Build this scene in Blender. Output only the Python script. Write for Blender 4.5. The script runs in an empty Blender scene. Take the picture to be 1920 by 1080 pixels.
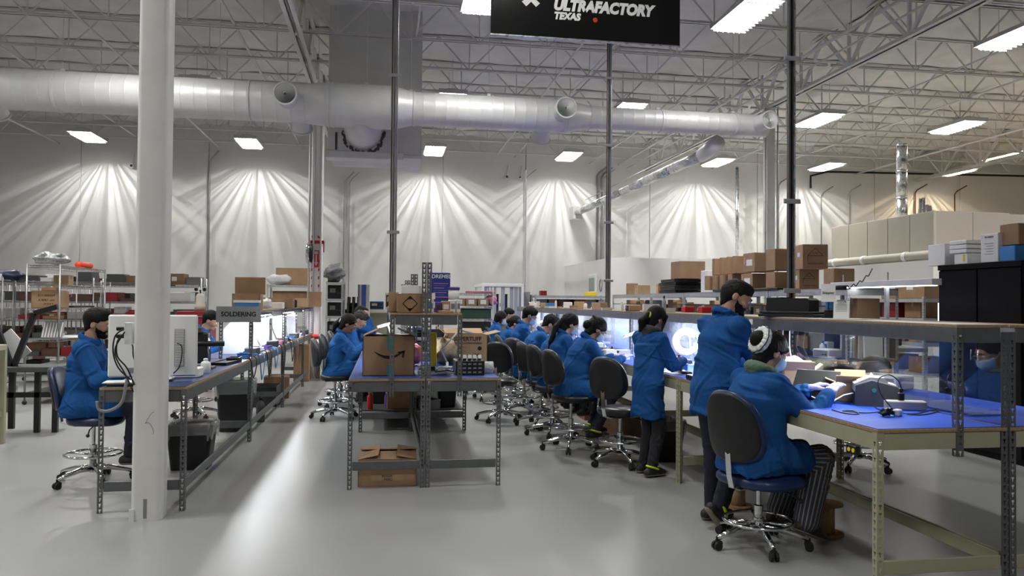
import bpy, bmesh, math, random
import numpy as np
from mathutils import Vector, Matrix, Euler
random.seed(7); np.random.seed(7)
R = math.radians
SC = bpy.context.scene
COL = SC.collection
# ------------------------------------------------------------------ camera
cam = bpy.data.cameras.new('camera'); camo = bpy.data.objects.new('camera', cam); COL.objects.link(camo)
cam.sensor_width = 36.0; cam.lens = 36.0 * 1442 / 1920; cam.clip_start = 0.05; cam.clip_end = 200
yaw, pit, rol = R(9.362), R(1.076), R(0.5)
_f = Vector((math.sin(yaw)*math.cos(pit), math.cos(yaw)*math.cos(pit), math.sin(pit)))
_r = Vector((math.cos(yaw), -math.sin(yaw), 0)); _u = _r.cross(_f)
_m = Matrix((_r, _u, -_f)).transposed()
camo.matrix_world = Matrix.Translation((0, 0, 1.6)) @ _m.to_4x4() @ Matrix.Rotation(rol, 4, 'Z')
SC.camera = camo
# ------------------------------------------------------------------ colour management, world
SC.view_settings.view_transform = 'Standard'; SC.view_settings.look = 'None'
SC.view_settings.gamma = 1.0; SC.view_settings.use_curve_mapping = False
SC.view_settings.exposure = 0.33
SC.cycles.max_bounces = 5; SC.cycles.diffuse_bounces = 4; SC.cycles.glossy_bounces = 3; SC.cycles.transparent_max_bounces = 8
SC.cycles.use_adaptive_sampling = True; SC.cycles.adaptive_threshold = 0.05
SC.cycles.sample_clamp_indirect = 6.0
SC.cycles.caustics_reflective = False; SC.cycles.caustics_refractive = False
w = bpy.data.worlds.new('world'); SC.world = w; w.use_nodes = True
w.node_tree.nodes['Background'].inputs[0].default_value = (0.9, 0.93, 1.0, 1)
w.node_tree.nodes['Background'].inputs[1].default_value = 0.05
LAMP_W = 108.0        # watts of each ceiling fixture
STREAK_W = 130.0      # extra louvred spill of the fixtures beside the back wall
LIGHT_X = [-8.2, -3.9, 1.4, 5.5, 10.35, 14.1, 18.8]
LIGHT_Y = [22.9, 17.15, 11.15, 5.3, -0.6]
LIGHT_Z = 6.1
# area lights of the ceiling fixtures (the fixtures themselves are built further down)
for iy, ly in enumerate(LIGHT_Y):
    for ix, lx in enumerate(LIGHT_X):
        if iy >= 3 and lx > 3: continue          # no fixtures over the near right area, left out to darken the floor
        a = bpy.data.lights.new('fixture_light', 'AREA'); a.shape = 'RECTANGLE'; a.size = 0.52; a.size_y = 1.2
        a.energy = LAMP_W * (0.25, 1.2, 1.2, 1.0 if lx < 0 else 0.5, 0.8)[iy]; a.color = (1.0, 0.99, 0.965)
        a.spread = R(150)
        if lx > 15: a.color = (1.0, 0.76, 0.46)
        ao = bpy.data.objects.new('fixture_light', a); COL.objects.link(ao)
        ao.location = (lx, ly, LIGHT_Z - 0.03)
        if iy == 0:                     # spill through the louvres: streaks fanning out on the wall
            p = bpy.data.lights.new('louvre_light', 'POINT'); p.energy = STREAK_W; p.shadow_soft_size = 0.02
            p.color = (1.0, 0.985, 0.95) if lx < 15 else (1.0, 0.76, 0.46)
            p.use_nodes = True; nt = p.node_tree; nd = nt.nodes; lk = nt.links
            em = nd['Emission']; tc = nd.new('ShaderNodeTexCoord'); sp = nd.new('ShaderNodeSeparateXYZ')
            lk.new(tc.outputs['Normal'], sp.inputs[0])
            ng = nd.new('ShaderNodeMath'); ng.operation = 'MULTIPLY'; ng.inputs[1].default_value = -1; lk.new(sp.outputs[2], ng.inputs[0])
            at = nd.new('ShaderNodeMath'); at.operation = 'ARCTAN2'; lk.new(sp.outputs[0], at.inputs[0]); lk.new(ng.outputs[0], at.inputs[1])
            nz = nd.new('ShaderNodeTexNoise'); nz.noise_dimensions = '1D'; nz.inputs['Scale'].default_value = 8.5; nz.inputs['Detail'].default_value = 1.5
            lk.new(at.outputs[0], nz.inputs['W'])
            mr = nd.new('ShaderNodeMapRange'); mr.inputs[1].default_value = 0.44; mr.inputs[2].default_value = 0.58; mr.inputs[3].default_value = 0.22; mr.inputs[4].default_value = 1.0
            lk.new(nz.outputs[0], mr.inputs[0])
            m2 = nd.new('ShaderNodeMapRange'); m2.interpolation_type = 'SMOOTHSTEP'; m2.inputs[1].default_value = 0.20; m2.inputs[2].default_value = 0.66
            lk.new(ng.outputs[0], m2.inputs[0])
            mu = nd.new('ShaderNodeMath'); mu.operation = 'MULTIPLY'; lk.new(mr.outputs[0], mu.inputs[0]); lk.new(m2.outputs[0], mu.inputs[1])
            pw = nd.new('ShaderNodeMath'); pw.operation = 'POWER'; pw.inputs[1].default_value = -1.0; mx = nd.new('ShaderNodeMath'); mx.operation = 'MAXIMUM'; mx.inputs[1].default_value = .15; lk.new(ng.outputs[0], mx.inputs[0]); lk.new(mx.outputs[0], pw.inputs[0])
            m3 = nd.new('ShaderNodeMath'); m3.operation = 'MULTIPLY'; lk.new(mu.outputs[0], m3.inputs[0]); lk.new(pw.outputs[0], m3.inputs[1])      # batwing distribution
            lk.new(m3.outputs[0], em.inputs['Strength'])
            po = bpy.data.objects.new('louvre_light', p); COL.objects.link(po); po.location = (lx, ly + 0.25, LIGHT_Z - 0.06)
# ------------------------------------------------------------------ materials
MATS = {}
def mat(name, col, rough=0.6, metal=0.0, var=0.0, scale=8.0, bump=0.0, bscale=60.0, emit=0.0, ecol=None, alpha=1.0, trans=0.0,
        stretch=(1, 1, 1), rvar=0.0, coat=0.0, coords='Object', spec=0.5, ior=1.45, det=4.0):
    m = bpy.data.materials.new(name); m.use_nodes = True; nt = m.node_tree; nd = nt.nodes; lk = nt.links
    b = nd['Principled BSDF']; c = tuple(col) + (1,)
    b.inputs['Base Color'].default_value = c; b.inputs['Roughness'].default_value = rough; b.inputs['Metallic'].default_value = metal
    b.inputs['Specular IOR Level'].default_value = spec; b.inputs['IOR'].default_value = ior
    if emit: b.inputs['Emission Color'].default_value = tuple(ecol or col) + (1,); b.inputs['Emission Strength'].default_value = emit
    if alpha < 1: b.inputs['Alpha'].default_value = alpha
    if trans: b.inputs['Transmission Weight'].default_value = trans
    if coat: b.inputs['Coat Weight'].default_value = coat; b.inputs['Coat Roughness'].default_value = 0.1
    if var or bump or rvar:
        tc = nd.new('ShaderNodeTexCoord'); mp = nd.new('ShaderNodeMapping'); mp.inputs['Scale'].default_value = stretch
        lk.new(tc.outputs[coords], mp.inputs[0])
    if var or rvar:
        n = nd.new('ShaderNodeTexNoise'); n.inputs['Scale'].default_value = scale; n.inputs['Detail'].default_value = det
        lk.new(mp.outputs[0], n.inputs['Vector'])
    if var:
        cr = nd.new('ShaderNodeValToRGB'); e = cr.color_ramp.elements; e[0].position = .3; e[1].position = .72
        e[0].color = tuple(max(0, x*(1-var)) for x in col) + (1,); e[1].color = tuple(min(1, x*(1+var)) for x in col) + (1,)
        lk.new(n.outputs[0], cr.inputs[0]); lk.new(cr.outputs[0], b.inputs['Base Color'])
    if rvar:
        mr = nd.new('ShaderNodeMapRange'); mr.inputs[1].default_value = .3; mr.inputs[2].default_value = .7
        mr.inputs[3].default_value = max(0, rough-rvar); mr.inputs[4].default_value = min(1, rough+rvar)
        lk.new(n.outputs[0], mr.inputs[0]); lk.new(mr.outputs[0], b.inputs['Roughness'])
    if bump:
        n2 = nd.new('ShaderNodeTexNoise'); n2.inputs['Scale'].default_value = bscale; n2.inputs['Detail'].default_value = 3
        lk.new(mp.outputs[0], n2.inputs['Vector'])
        bp = nd.new('ShaderNodeBump'); bp.inputs['Strength'].default_value = bump; bp.inputs['Distance'].default_value = 0.02
        lk.new(n2.outputs[0], bp.inputs['Height']); lk.new(bp.outputs[0], b.inputs['Normal'])
    MATS[name] = m; return m
M = MATS
mat('floor', (.315, .32, .31), .29, var=.035, scale=.6, det=3)
mat('wall', (.74, .735, .715), .85, var=.05, scale=.8, bump=.04, bscale=25)
mat('wall_warm', (.74, .68, .58), .85, var=.05, scale=.8)
mat('deck', (.62, .62, .61), .9)
mat('insul', (.68, .675, .66), .8, var=.10, scale=1.6, bump=.25, bscale=3.5)
mat('steelwhite', (.70, .695, .68), .55, var=.06, scale=5)
mat('colwhite', (.74, .735, .71), .45, var=.05, scale=4, bump=.03, bscale=50)
mat('colfar', (.78, .78, .77), .45)
mat('duct', (.70, .70, .69), .42, var=.06, scale=3, metal=.15)
mat('ductgap', (.10, .10, .10), .8)
mat('galv', (.58, .59, .60), .3, metal=.9, var=.15, scale=14, rvar=.1)
mat('steelgrey', (.125, .13, .135), .42, metal=.25, var=.10, scale=12)
mat('steelmid', (.22, .225, .235), .42, metal=.35, var=.10, scale=12)
mat('zinc', (.44, .45, .46), .45, metal=.35, var=.12, scale=15)
mat('olive', (.40, .39, .265), .45, metal=.1, var=.06, scale=9)
mat('chip', (.33, .215, .12), .75, var=.25, scale=90)
mat('bluemat', (.026, .095, .58), .55, var=.12, scale=5, bump=.03, bscale=200, spec=.12)
mat('navymat', (.016, .034, .13), .4, var=.12, scale=5)
mat('midmat', (.05, .10, .33), .45, var=.12, scale=5, spec=.2)
mat('tan', (.42, .33, .22), .6, var=.2, scale=30)
mat('card', (.33, .205, .115), .85, var=.10, scale=6, bump=.04, bscale=40)
mat('cardlight', (.46, .31, .18), .85, var=.10, scale=6, bump=.04, bscale=40)
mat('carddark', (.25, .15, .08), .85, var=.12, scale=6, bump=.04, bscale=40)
mat('tape', (.38, .25, .14), .2, var=.1, scale=20, spec=.8)
mat('teal', (.03, .32, .30), .4)
mat('ink', (.012, .012, .013), .6)
mat('white', (.80, .80, .79), .5)
mat('whiteglow', (.82, .84, .86), .45)
mat('paper', (.80, .80, .78), .8)
mat('letterwhite', (.95, .95, .95), .5)
mat('red', (.50, .02, .02), .4)
mat('redtape', (.62, .03, .04), .45)
mat('orange', (.85, .10, .04), .5)
mat('chrome', (.72, .73, .75), .12, metal=1.0)
mat('wire', (.30, .30, .30), .38, metal=.8)
mat('black', (.012, .012, .013), .42)
mat('vinyl', (.018, .019, .022), .33, bump=.03, bscale=180)
mat('navyvinyl', (.02, .03, .075), .35, bump=.03, bscale=180)
mat('bluevinyl', (.012, .030, .105), .35, bump=.03, bscale=180)
mat('rubber', (.015, .015, .015), .6)
mat('darkgrey', (.07, .072, .075), .5)
mat('midgrey', (.25, .25, .255), .5)
mat('liner', (.62, .64, .66), .25, alpha=.38, bump=.6, bscale=25)
mat('bubble', (.85, .87, .88), .2, alpha=.7, bump=.8, bscale=60)
mat('silverbag', (.55, .57, .58), .22, metal=.85, bump=1.0, bscale=30)
mat('greybag', (.17, .17, .18), .25, alpha=.9, bump=1.0, bscale=14)
mat('smock', (.014, .080, .255), .8, var=.10, scale=7, bump=.25, bscale=22, spec=.12)
mat('smockdark', (.010, .045, .19), .7)
mat('jeans', (.016, .017, .022), .8, var=.3, scale=20, bump=.3, bscale=40)
mat('navy', (.010, .013, .026), .75, bump=.2, bscale=40)
mat('skin', (.43, .25, .165), .5, var=.08, scale=14, spec=.4)
mat('skindark', (.28, .15, .09), .5, var=.08, scale=14, spec=.4)
mat('skinlight', (.52, .33, .24), .5, var=.06, scale=14, spec=.4)
mat('hair', (.006, .005, .005), .55, bump=.35, bscale=90, stretch=(1, 1, .15), spec=.22)
mat('hairbrown', (.018, .011, .008), .4, bump=.5, bscale=90, stretch=(1, 1, .15), spec=.5)
mat('glove', (.42, .40, .72), .5, bump=.1, bscale=60)
mat('mask', (.42, .62, .78), .7)
mat('hoodie', (.07, .072, .075), .9, bump=.4, bscale=60)
mat('greenhood', (.12, .19, .13), .9, bump=.4, bscale=60)
mat('shoe', (.02, .019, .02), .6, bump=.3, bscale=60)
mat('brownshoe', (.05, .032, .025), .6, bump=.2, bscale=60)
mat('sole', (.22, .19, .15), .7)
mat('neon', (.55, .75, .02), .5)
mat('yellow', (.85, .62, .02), .5)
mat('pink', (.70, .25, .36), .6)
mat('rosy', (.42, .16, .22), .5)
mat('purple', (.12, .06, .32), .5)
mat('blueprint', (.025, .04, .26), .45)
mat('bluebox', (.05, .22, .55), .5)
mat('deepblue', (.02, .06, .24), .45, var=.15, scale=4)
mat('cabblack', (.004, .004, .005), .65, spec=.12)
mat('cabnavy', (.012, .022, .09), .45)
mat('beige', (.46, .43, .36), .6, var=.03, scale=3)
mat('beigedark', (.40, .36, .31), .6)
mat('redcab', (.22, .012, .02), .4)
mat('green', (.02, .06, .035), .5)
mat('signblack', (.006, .006, .006), .16, bump=.06, bscale=120)
mat('signgrey', (.36, .365, .37), .32, metal=.5, var=.15, scale=6)
mat('lamp', (1, 1, 1), .5, emit=9.0, ecol=(1, .985, .95))
mat('tasklamp', (1, 1, 1), .5, emit=60.0, ecol=(.93, .97, 1.0))
mat('ringlamp', (1, 1, 1), .5, emit=14.0, ecol=(.97, 1, .97))
mat('ledstrip', (1, 1, 1), .5, emit=6.0, ecol=(.93, .97, 1.0))
mat('boardglow', (.8, .85, .9), .5, emit=1.2, ecol=(.85, .92, 1))
mat('fixture', (.55, .55, .54), .5)
mat('brown', (.09, .04, .025), .6)
mat('concretewood', (.26, .19, .13), .7, var=.1, scale=12)
mat('camo', (.16, .16, .13), .9, var=.5, scale=18)
def clearplastic(name, fac, rough):
    m = bpy.data.materials.new(name); m.use_nodes = True; nd = m.node_tree.nodes; lk = m.node_tree.links; nd.remove(nd['Principled BSDF'])
    tr = nd.new('ShaderNodeBsdfTransparent'); tr.inputs[0].default_value = (.93, .95, .98, 1); gl = nd.new('ShaderNodeBsdfGlossy'); gl.inputs['Roughness'].default_value = rough
    fr = nd.new('ShaderNodeFresnel'); fr.inputs[0].default_value = 1.5; ad = nd.new('ShaderNodeMath'); ad.operation = 'MULTIPLY_ADD'; ad.inputs[1].default_value = .32; ad.inputs[2].default_value = fac
    lk.new(fr.outputs[0], ad.inputs[0]); mx = nd.new('ShaderNodeMixShader'); lk.new(ad.outputs[0], mx.inputs[0]); lk.new(tr.outputs[0], mx.inputs[1]); lk.new(gl.outputs[0], mx.inputs[2]); lk.new(mx.outputs[0], nd['Material Output'].inputs[0]); MATS[name] = m
clearplastic('plastic_clear', .0, .02)
mat('plastic_film', (.70, .80, .95), .25, alpha=.16, spec=.6, bump=.3, bscale=6)
def striped():
    m = bpy.data.materials.new('stripes'); m.use_nodes = True; nd = m.node_tree.nodes; lk = m.node_tree.links; b = nd['Principled BSDF']; b.inputs['Roughness'].default_value = .85
    at = nd.new('ShaderNodeAttribute'); at.attribute_name = 'ang'
    s = nd.new('ShaderNodeMath'); s.operation = 'SINE'; mu = nd.new('ShaderNodeMath'); mu.operation = 'MULTIPLY'; mu.inputs[1].default_value = 1.0
    lk.new(at.outputs['Fac'], mu.inputs[0]); lk.new(mu.outputs[0], s.inputs[0])
    r = nd.new('ShaderNodeValToRGB'); r.color_ramp.elements[0].position = .45; r.color_ramp.elements[1].position = .75
    r.color_ramp.elements[0].color = (.045, .048, .06, 1); r.color_ramp.elements[1].color = (.27, .27, .29, 1)
    lk.new(s.outputs[0], r.inputs[0]); lk.new(r.outputs[0], b.inputs['Base Color']); MATS['stripes'] = m
striped()
# ------------------------------------------------------------------ mesh builder
class MB:
    def __init__(s): s.v = []; s.f = []
    def add(s, vs, fs):
        n = len(s.v); s.v.extend([tuple(p) for p in vs]); s.f.extend([tuple(i+n for i in f) for f in fs]); return s
    def box(s, c, d, rot=None, ch=0.0):
        x, y, z = d[0]/2, d[1]/2, d[2]/2
        if ch > 0 and min(x, y, z) > ch*1.01:
            k = ch; P = []
            for sx in (-1, 1):
                for sy in (-1, 1):
                    for sz in (-1, 1):
                        P += [(sx*x, sy*(y-k), sz*(z-k)), (sx*(x-k), sy*y, sz*(z-k)), (sx*(x-k), sy*(y-k), sz*z)]
            def I(a, b, c_, k_): return ((a*2+b)*2+c_)*3+k_
            F = []
            F += [(I(0,0,0,0), I(0,0,1,0), I(0,1,1,0), I(0,1,0,0)), (I(1,0,0,0), I(1,1,0,0), I(1,1,1,0), I(1,0,1,0))]
            F += [(I(0,0,0,1), I(1,0,0,1), I(1,0,1,1), I(0,0,1,1)), (I(0,1,0,1), I(0,1,1,1), I(1,1,1,1), I(1,1,0,1))]
            F += [(I(0,0,0,2), I(0,1,0,2), I(1,1,0,2), I(1,0,0,2)), (I(0,0,1,2), I(1,0,1,2), I(1,1,1,2), I(0,1,1,2))]
            for a in (0, 1):
                for b in (0, 1):
                    e = [(I(a,b,0,0), I(a,b,0,1), I(a,b,1,1), I(a,b,1,0)), (I(a,0,b,0), I(a,1,b,0), I(a,1,b,2), I(a,0,b,2)), (I(0,a,b,1), I(0,a,b,2), I(1,a,b,2), I(1,a,b,1))]
                    fl = (a+b) % 2
                    F += [tuple(reversed(q)) if (fl ^ (i != 1)) == 0 else q for i, q in enumerate(e)]
                    for c2 in (0, 1):
                        t = (I(a,b,c2,0), I(a,b,c2,1), I(a,b,c2,2)); F.append(t if (a+b+c2) % 2 else tuple(reversed(t)))
        else:
            P = [(sx*x, sy*y, sz*z) for sx in (-1, 1) for sy in (-1, 1) for sz in (-1, 1)]
            F = [(0,1,3,2), (4,6,7,5), (0,4,5,1), (2,3,7,6), (0,2,6,4), (1,5,7,3)]
        if rot is not None:
            m = rot if isinstance(rot, Matrix) else Euler(rot).to_matrix()
            P = [m @ Vector(p) for p in P]
        return s.add([(p[0]+c[0], p[1]+c[1], p[2]+c[2]) for p in P], F)
    def b2(s, x0, x1, y0, y1, z0, z1, ch=0.0): return s.box(((x0+x1)/2, (y0+y1)/2, (z0+z1)/2), (abs(x1-x0), abs(y1-y0), abs(z1-z0)), None, ch)
    def tube(s, pts, r, n=10, cap=True, closed=False):
        pts = [Vector(p) for p in pts]; m = len(pts); rs = r if isinstance(r, (list, tuple)) else [r]*m
        T = []
        for i in range(m):
            a = pts[(i-1) % m] if (closed or i > 0) else pts[i]; b = pts[(i+1) % m] if (closed or i < m-1) else pts[i]
            t = (b-a); T.append(t.normalized() if t.length > 1e-9 else Vector((0, 0, 1)))
        ref = Vector((0, 0, 1)) if abs(T[0].z) < .9 else Vector((1, 0, 0))
        nrm = (ref - T[0]*ref.dot(T[0])).normalized(); base = len(s.v)
        for i in range(m):
            nrm = (nrm - T[i]*nrm.dot(T[i])).normalized(); bn = T[i].cross(nrm)
            for k in range(n):
                a = 2*math.pi*k/n; p = pts[i] + (nrm*math.cos(a) + bn*math.sin(a))*rs[i]; s.v.append(tuple(p))
        for i in range(m if closed else m-1):
            j = (i+1) % m
            for k in range(n):
                s.f.append((base+i*n+k, base+i*n+(k+1) % n, base+j*n+(k+1) % n, base+j*n+k))
        if cap and not closed:
            s.f.append(tuple(base+k for k in reversed(range(n)))); s.f.append(tuple(base+(m-1)*n+k for k in range(n)))
        return s
    def cyl(s, a, b, r, n=12, r2=None): return s.tube([a, b], [r, r if r2 is None else r2], n)
    def lathe(s, prof, c=(0, 0, 0), n=20, rot=None):
        base = len(s.v); m = rot
        for (r, z) in prof:
            for k in range(n):
                a = 2*math.pi*k/n; p = Vector((r*math.cos(a), r*math.sin(a), z))
                if m is not None: p = m @ p
                s.v.append((p[0]+c[0], p[1]+c[1], p[2]+c[2]))
        for i in range(len(prof)-1):
            for k in range(n): s.f.append((base+i*n+k, base+i*n+(k+1) % n, base+(i+1)*n+(k+1) % n, base+(i+1)*n+k))
        if prof[0][0] > 1e-6: s.f.append(tuple(base+k for k in reversed(range(n))))
        if prof[-1][0] > 1e-6: s.f.append(tuple(base+(len(prof)-1)*n+k for k in range(n)))
        return s
    def prism(s, poly, d0, d1, axis='y'):
        n = len(poly)
        def P(u, v, d): return (u, d, v) if axis == 'y' else ((d, u, v) if axis == 'x' else (u, v, d))
        vs = [P(u, v, d0) for u, v in poly] + [P(u, v, d1) for u, v in poly]
        ar = sum(poly[i][0]*poly[(i+1) % n][1]-poly[(i+1) % n][0]*poly[i][1] for i in range(n))
        fs = [tuple(range(n)), tuple(reversed(range(n, 2*n)))] + [(i, i+n, (i+1) % n+n, (i+1) % n) for i in range(n)]
        flip = (ar > 0) ^ (axis == 'y') 
        if (d1 < d0): flip = not flip
        if flip: fs = [tuple(reversed(f)) for f in fs]
        return s.add(vs, fs)
    def quad(s, a, b, c, d): return s.add([a, b, c, d], [(0, 1, 2, 3)])
    def sph(s, c, r, n=12, m=8, sc=(1, 1, 1)):
        pr = [(max(1e-7, math.sin(math.pi*i/m)), -math.cos(math.pi*i/m)) for i in range(m+1)]
        base = len(s.v)
        for rr, z in pr:
            for k in range(n):
                a = 2*math.pi*k/n; s.v.append((c[0]+r*sc[0]*rr*math.cos(a), c[1]+r*sc[1]*rr*math.sin(a), c[2]+r*sc[2]*z))
        for i in range(m):
            for k in range(n): s.f.append((base+i*n+k, base+i*n+(k+1) % n, base+(i+1)*n+(k+1) % n, base+(i+1)*n+k))
        return s
    def mesh(s, name, m, smooth=False):
        me = bpy.data.meshes.new(name); me.from_pydata(s.v, [], s.f)
        me.materials.append(MATS[m] if isinstance(m, str) else m)
        if smooth: me.polygons.foreach_set('use_smooth', [True]*len(me.polygons)); 
        me.update()
        return me
    def build(s, name, m, parent=None, smooth=False, loc=None, rot=None):
        return link(name, s.mesh(name, m, smooth), parent, loc, rot)
def link(name, me, parent=None, loc=None, rot=None):
    o = bpy.data.objects.new(name, me); COL.objects.link(o)
    if parent is not None: o.parent = parent
    if loc is not None: o.location = loc
    if rot is not None: o.rotation_euler = rot
    return o
def smooth_by_angle(o, deg=40):
    me = o.data; bm = bmesh.new(); bm.from_mesh(me); lim = R(deg)
    for e in bm.edges:
        if len(e.link_faces) == 2: e.smooth = e.calc_face_angle(3.2) < lim
    for f in bm.faces: f.smooth = True
    bm.to_mesh(me); bm.free(); return o
def tag(o, label, cat, group=None, kind=None):
    o['label'] = label; o['category'] = cat
    if group: o['group'] = group
    if kind: o['kind'] = kind
    return o
def thing(name, label, cat, loc=(0, 0, 0), rz=0.0, group=None):
    o = bpy.data.objects.new(name, None); COL.objects.link(o); o.empty_display_size = .1
    o.location = loc; o.rotation_euler = (0, 0, rz); return tag(o, label, cat, group)
def struct(name, mb, m, parent=None, smooth=False):
    o = mb.build(name, m, parent, smooth); o['kind'] = 'structure'; return o
KIDS = {}
def copy_tree(root, loc=None, rz=None, label=None, group=None):
    if not KIDS.get('n') == len(bpy.data.objects):
        KIDS.clear()
        for o in bpy.data.objects:
            if o.parent: KIDS.setdefault(o.parent.name, []).append(o)
    def cp(o, par):
        c = o.copy(); COL.objects.link(c); c.parent = par
        for ch in KIDS.get(o.name, []): cp(ch, c)
        return c
    r = cp(root, None)
    if loc is not None: r.location = loc
    if rz is not None: r.rotation_euler = (0, 0, rz)
    if label: r['label'] = label
    if group: r['group'] = group
    return r
_txt = {}
def text(body, size, m, parent, loc, rot, name='lettering', ext=.0008, shear=0.0, bold=0.0, align='CENTER', sx=1.0, lab=None):
    key = (body, size, m, ext, shear, bold, align)
    if key not in _txt:
        cu = bpy.data.curves.new('t', 'FONT'); cu.body = body; cu.size = size; cu.extrude = ext; cu.shear = shear; cu.offset = bold
        cu.align_x = align; cu.align_y = 'CENTER'; cu.resolution_u = 3
        to = bpy.data.objects.new('t', cu); COL.objects.link(to); dg = bpy.context.evaluated_depsgraph_get()
        me = bpy.data.meshes.new_from_object(to.evaluated_get(dg)); bpy.data.objects.remove(to); me.materials.clear(); me.materials.append(MATS[m]); _txt[key] = me
    o = link(name, _txt[key], parent, loc, rot); o.scale = (sx, 1, 1)
    if lab: o['label'] = lab
    return o
RX = (R(90), 0, 0)               # text standing up, read from -Y
def ordn(i): return ['first', 'second', 'third', 'fourth', 'fifth', 'sixth', 'seventh', 'eighth', 'ninth', 'tenth', 'eleventh', 'twelfth', 'thirteenth', 'fourteenth', 'fifteenth', 'sixteenth'][i]
# image ray helper: a point of the photograph at a known depth plane / height / side plane
def ray(px, py):
    u = (px-960)/1442; v = -(py-540)/1442; c, s = math.cos(rol), math.sin(rol)
    return _f + _r*(u*c - v*s) + _u*(u*s + v*c)
def atY(px, py, y): d = ray(px, py); t = y/d.y; return Vector((d.x*t, y, 1.6+d.z*t))
def atX(px, py, x): d = ray(px, py); t = x/d.x; return Vector((x, d.y*t, 1.6+d.z*t))
def atZ(px, py, z): d = ray(px, py); t = (z-1.6)/d.z; return Vector((d.x*t, d.y*t, z))
# ================================================================== STRUCTURE
WY = 24.6; XL, XR, YF = -14.0, 26.0, -9.0; DECK = 7.0
struct('floor', MB().b2(XL, XR, YF, WY+.3, -.2, 0), 'floor')
wb = struct('wall_back', MB().b2(XL, XR, WY+.04, WY+.3, 0, DECK+.2), 'wall')
jx = [XL] + [atY(px, 400, WY).x for px in (150, 390, 606, 830, 985, 1218, 1420, 1640, 1800)] + [XR]
for a, b in zip(jx[:-1], jx[1:]):
    MB().b2(a+.012, b-.012, WY, WY+.05, 0, DECK-.02, .008).build('panel', 'wall', wb)
for nm, bx in (('wall_left', (XL-.2, XL, YF, WY+.3)), ('wall_right', (XR, XR+.2, YF, WY+.3)), ('wall_front', (XL, XR, YF-.2, YF))):
    struct(nm, MB().b2(*bx, 0, DECK+.2), 'wall')
ceil = struct('ceiling', MB().b2(XL, XR, YF, WY+.3, DECK+.12, DECK+.3), 'deck')
JY = [23.75-1.67*i for i in range(10)]
GX = [-11.5, -1.5, 8.5, 18.5, 25.5]
def insulation(x0, x1, y0, y1, seed):
    nx, ny = max(6, int((x1-x0)/.22)), 8; rnd = np.random.RandomState(seed); ph = rnd.rand(6)*6.28
    V = []; F = []
    for j in range(ny+1):
        for i in range(nx+1):
            u, v = i/nx, j/ny; x = x0+(x1-x0)*u
            s = math.sin(math.pi*v)**.8*(.10+.035*math.sin(x*2.1+ph[0])+.03*math.sin(x*4.3+ph[1]+v*3)+.02*math.sin(x*9.+ph[2])) + .012*math.sin(x*6+ph[3]+v*9)
            V.append((x, y0+(y1-y0)*v, DECK-.03-s))
    for j in range(ny):
        for i in range(nx): a = j*(nx+1)+i; F.append((a, a+nx+1, a+nx+2, a+1))
    mb = MB(); mb.v = V; mb.f = F; return mb
ys = [WY] + JY + [5.4, 2.0, -2, -6, YF]
for gi in range(len(GX)):
    x0 = XL if gi == 0 else GX[gi-1]; x1 = GX[gi]
    for k in range(len(ys)-1):
        insulation(x0, x1, ys[k+1], ys[k], gi*31+k).build('insulation_panel', 'insul', ceil, True)
insulation(GX[-1], XR, YF, WY, 99).build('insulation_panel', 'insul', ceil, True)
# ---- roof joists (span X) and girders (span Y)
BC, TC = 6.27, 6.93
def member(a, b, w, h, m, name):
    a, b = Vector(a), Vector(b); d = b-a; L = d.length
    mb = MB().box((0, 0, 0), (L, w, h)); me = mb.mesh(name, m); return me, (a+b)/2, d.to_track_quat('X', 'Z').to_euler()
PAN = 1.25
me_up, c_up, e_up = member((0, 0, BC), (PAN/2, 0, TC), .022, .028, 'steelwhite', 'web_diagonal')
me_dn, c_dn, e_dn = member((0, 0, TC), (PAN/2, 0, BC), .022, .028, 'steelwhite', 'web_diagonal')
me_vt, c_vt, e_vt = member((0, 0, BC), (0, 0, TC), .018, .022, 'steelwhite', 'web_vertical')
chord = {}
bays = [('left', -11.5, -1.5), ('centre', -1.5, 8.5), ('right', 8.5, 18.5), ('far right', 18.5, 25.5)]
for bn, x0, x1 in bays:
    for i, y in enumerate(JY):
        if bn == 'far right' and i > 4: continue
        L = x1-x0
        t = thing('roof_joist', f'white open-web roof joist in the {bn} bay, {ordn(i)} from the back wall', 'joist', (x0, y, 0), 0, 'roof joists')
        for nm, z in (('bottom_chord', BC), ('top_chord', TC)):
            k = (nm, L)
            if k not in chord: 
                mb = MB()
                for s in (-1, 1): mb.b2(.04, L-.04, s*.012, s*.05, z-.004, z+.004); mb.b2(.04, L-.04, s*.012, s*.018, z-.004, z+.045)
                chord[k] = mb.mesh(nm, 'steelwhite')
            link(nm, chord[k], t)
        n = int(round(L/PAN))
        for p in range(n):
            xo = p*PAN
            link('web_diagonal', me_dn, t, (c_dn.x+xo, 0, c_dn.z), e_dn); link('web_diagonal', me_up, t, (c_up.x+xo+PAN/2, 0, c_up.z), e_up)
            link('web_vertical', me_vt, t, (xo+PAN/2, 0, c_vt.z), e_vt)
GBC, GTC = 6.02, 6.90
gu, gc, ge = member((0, 0, GBC), (0, .84, GTC), .05, .06, 'steelwhite', 'web_diagonal')
gd, gc2, ge2 = member((0, 0, GTC), (0, .84, GBC), .05, .06, 'steelwhite', 'web_diagonal')
gv, gc3, ge3 = member((0, 0, GBC), (0, 0, GTC), .05, .05, 'steelwhite', 'web_vertical')
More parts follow.
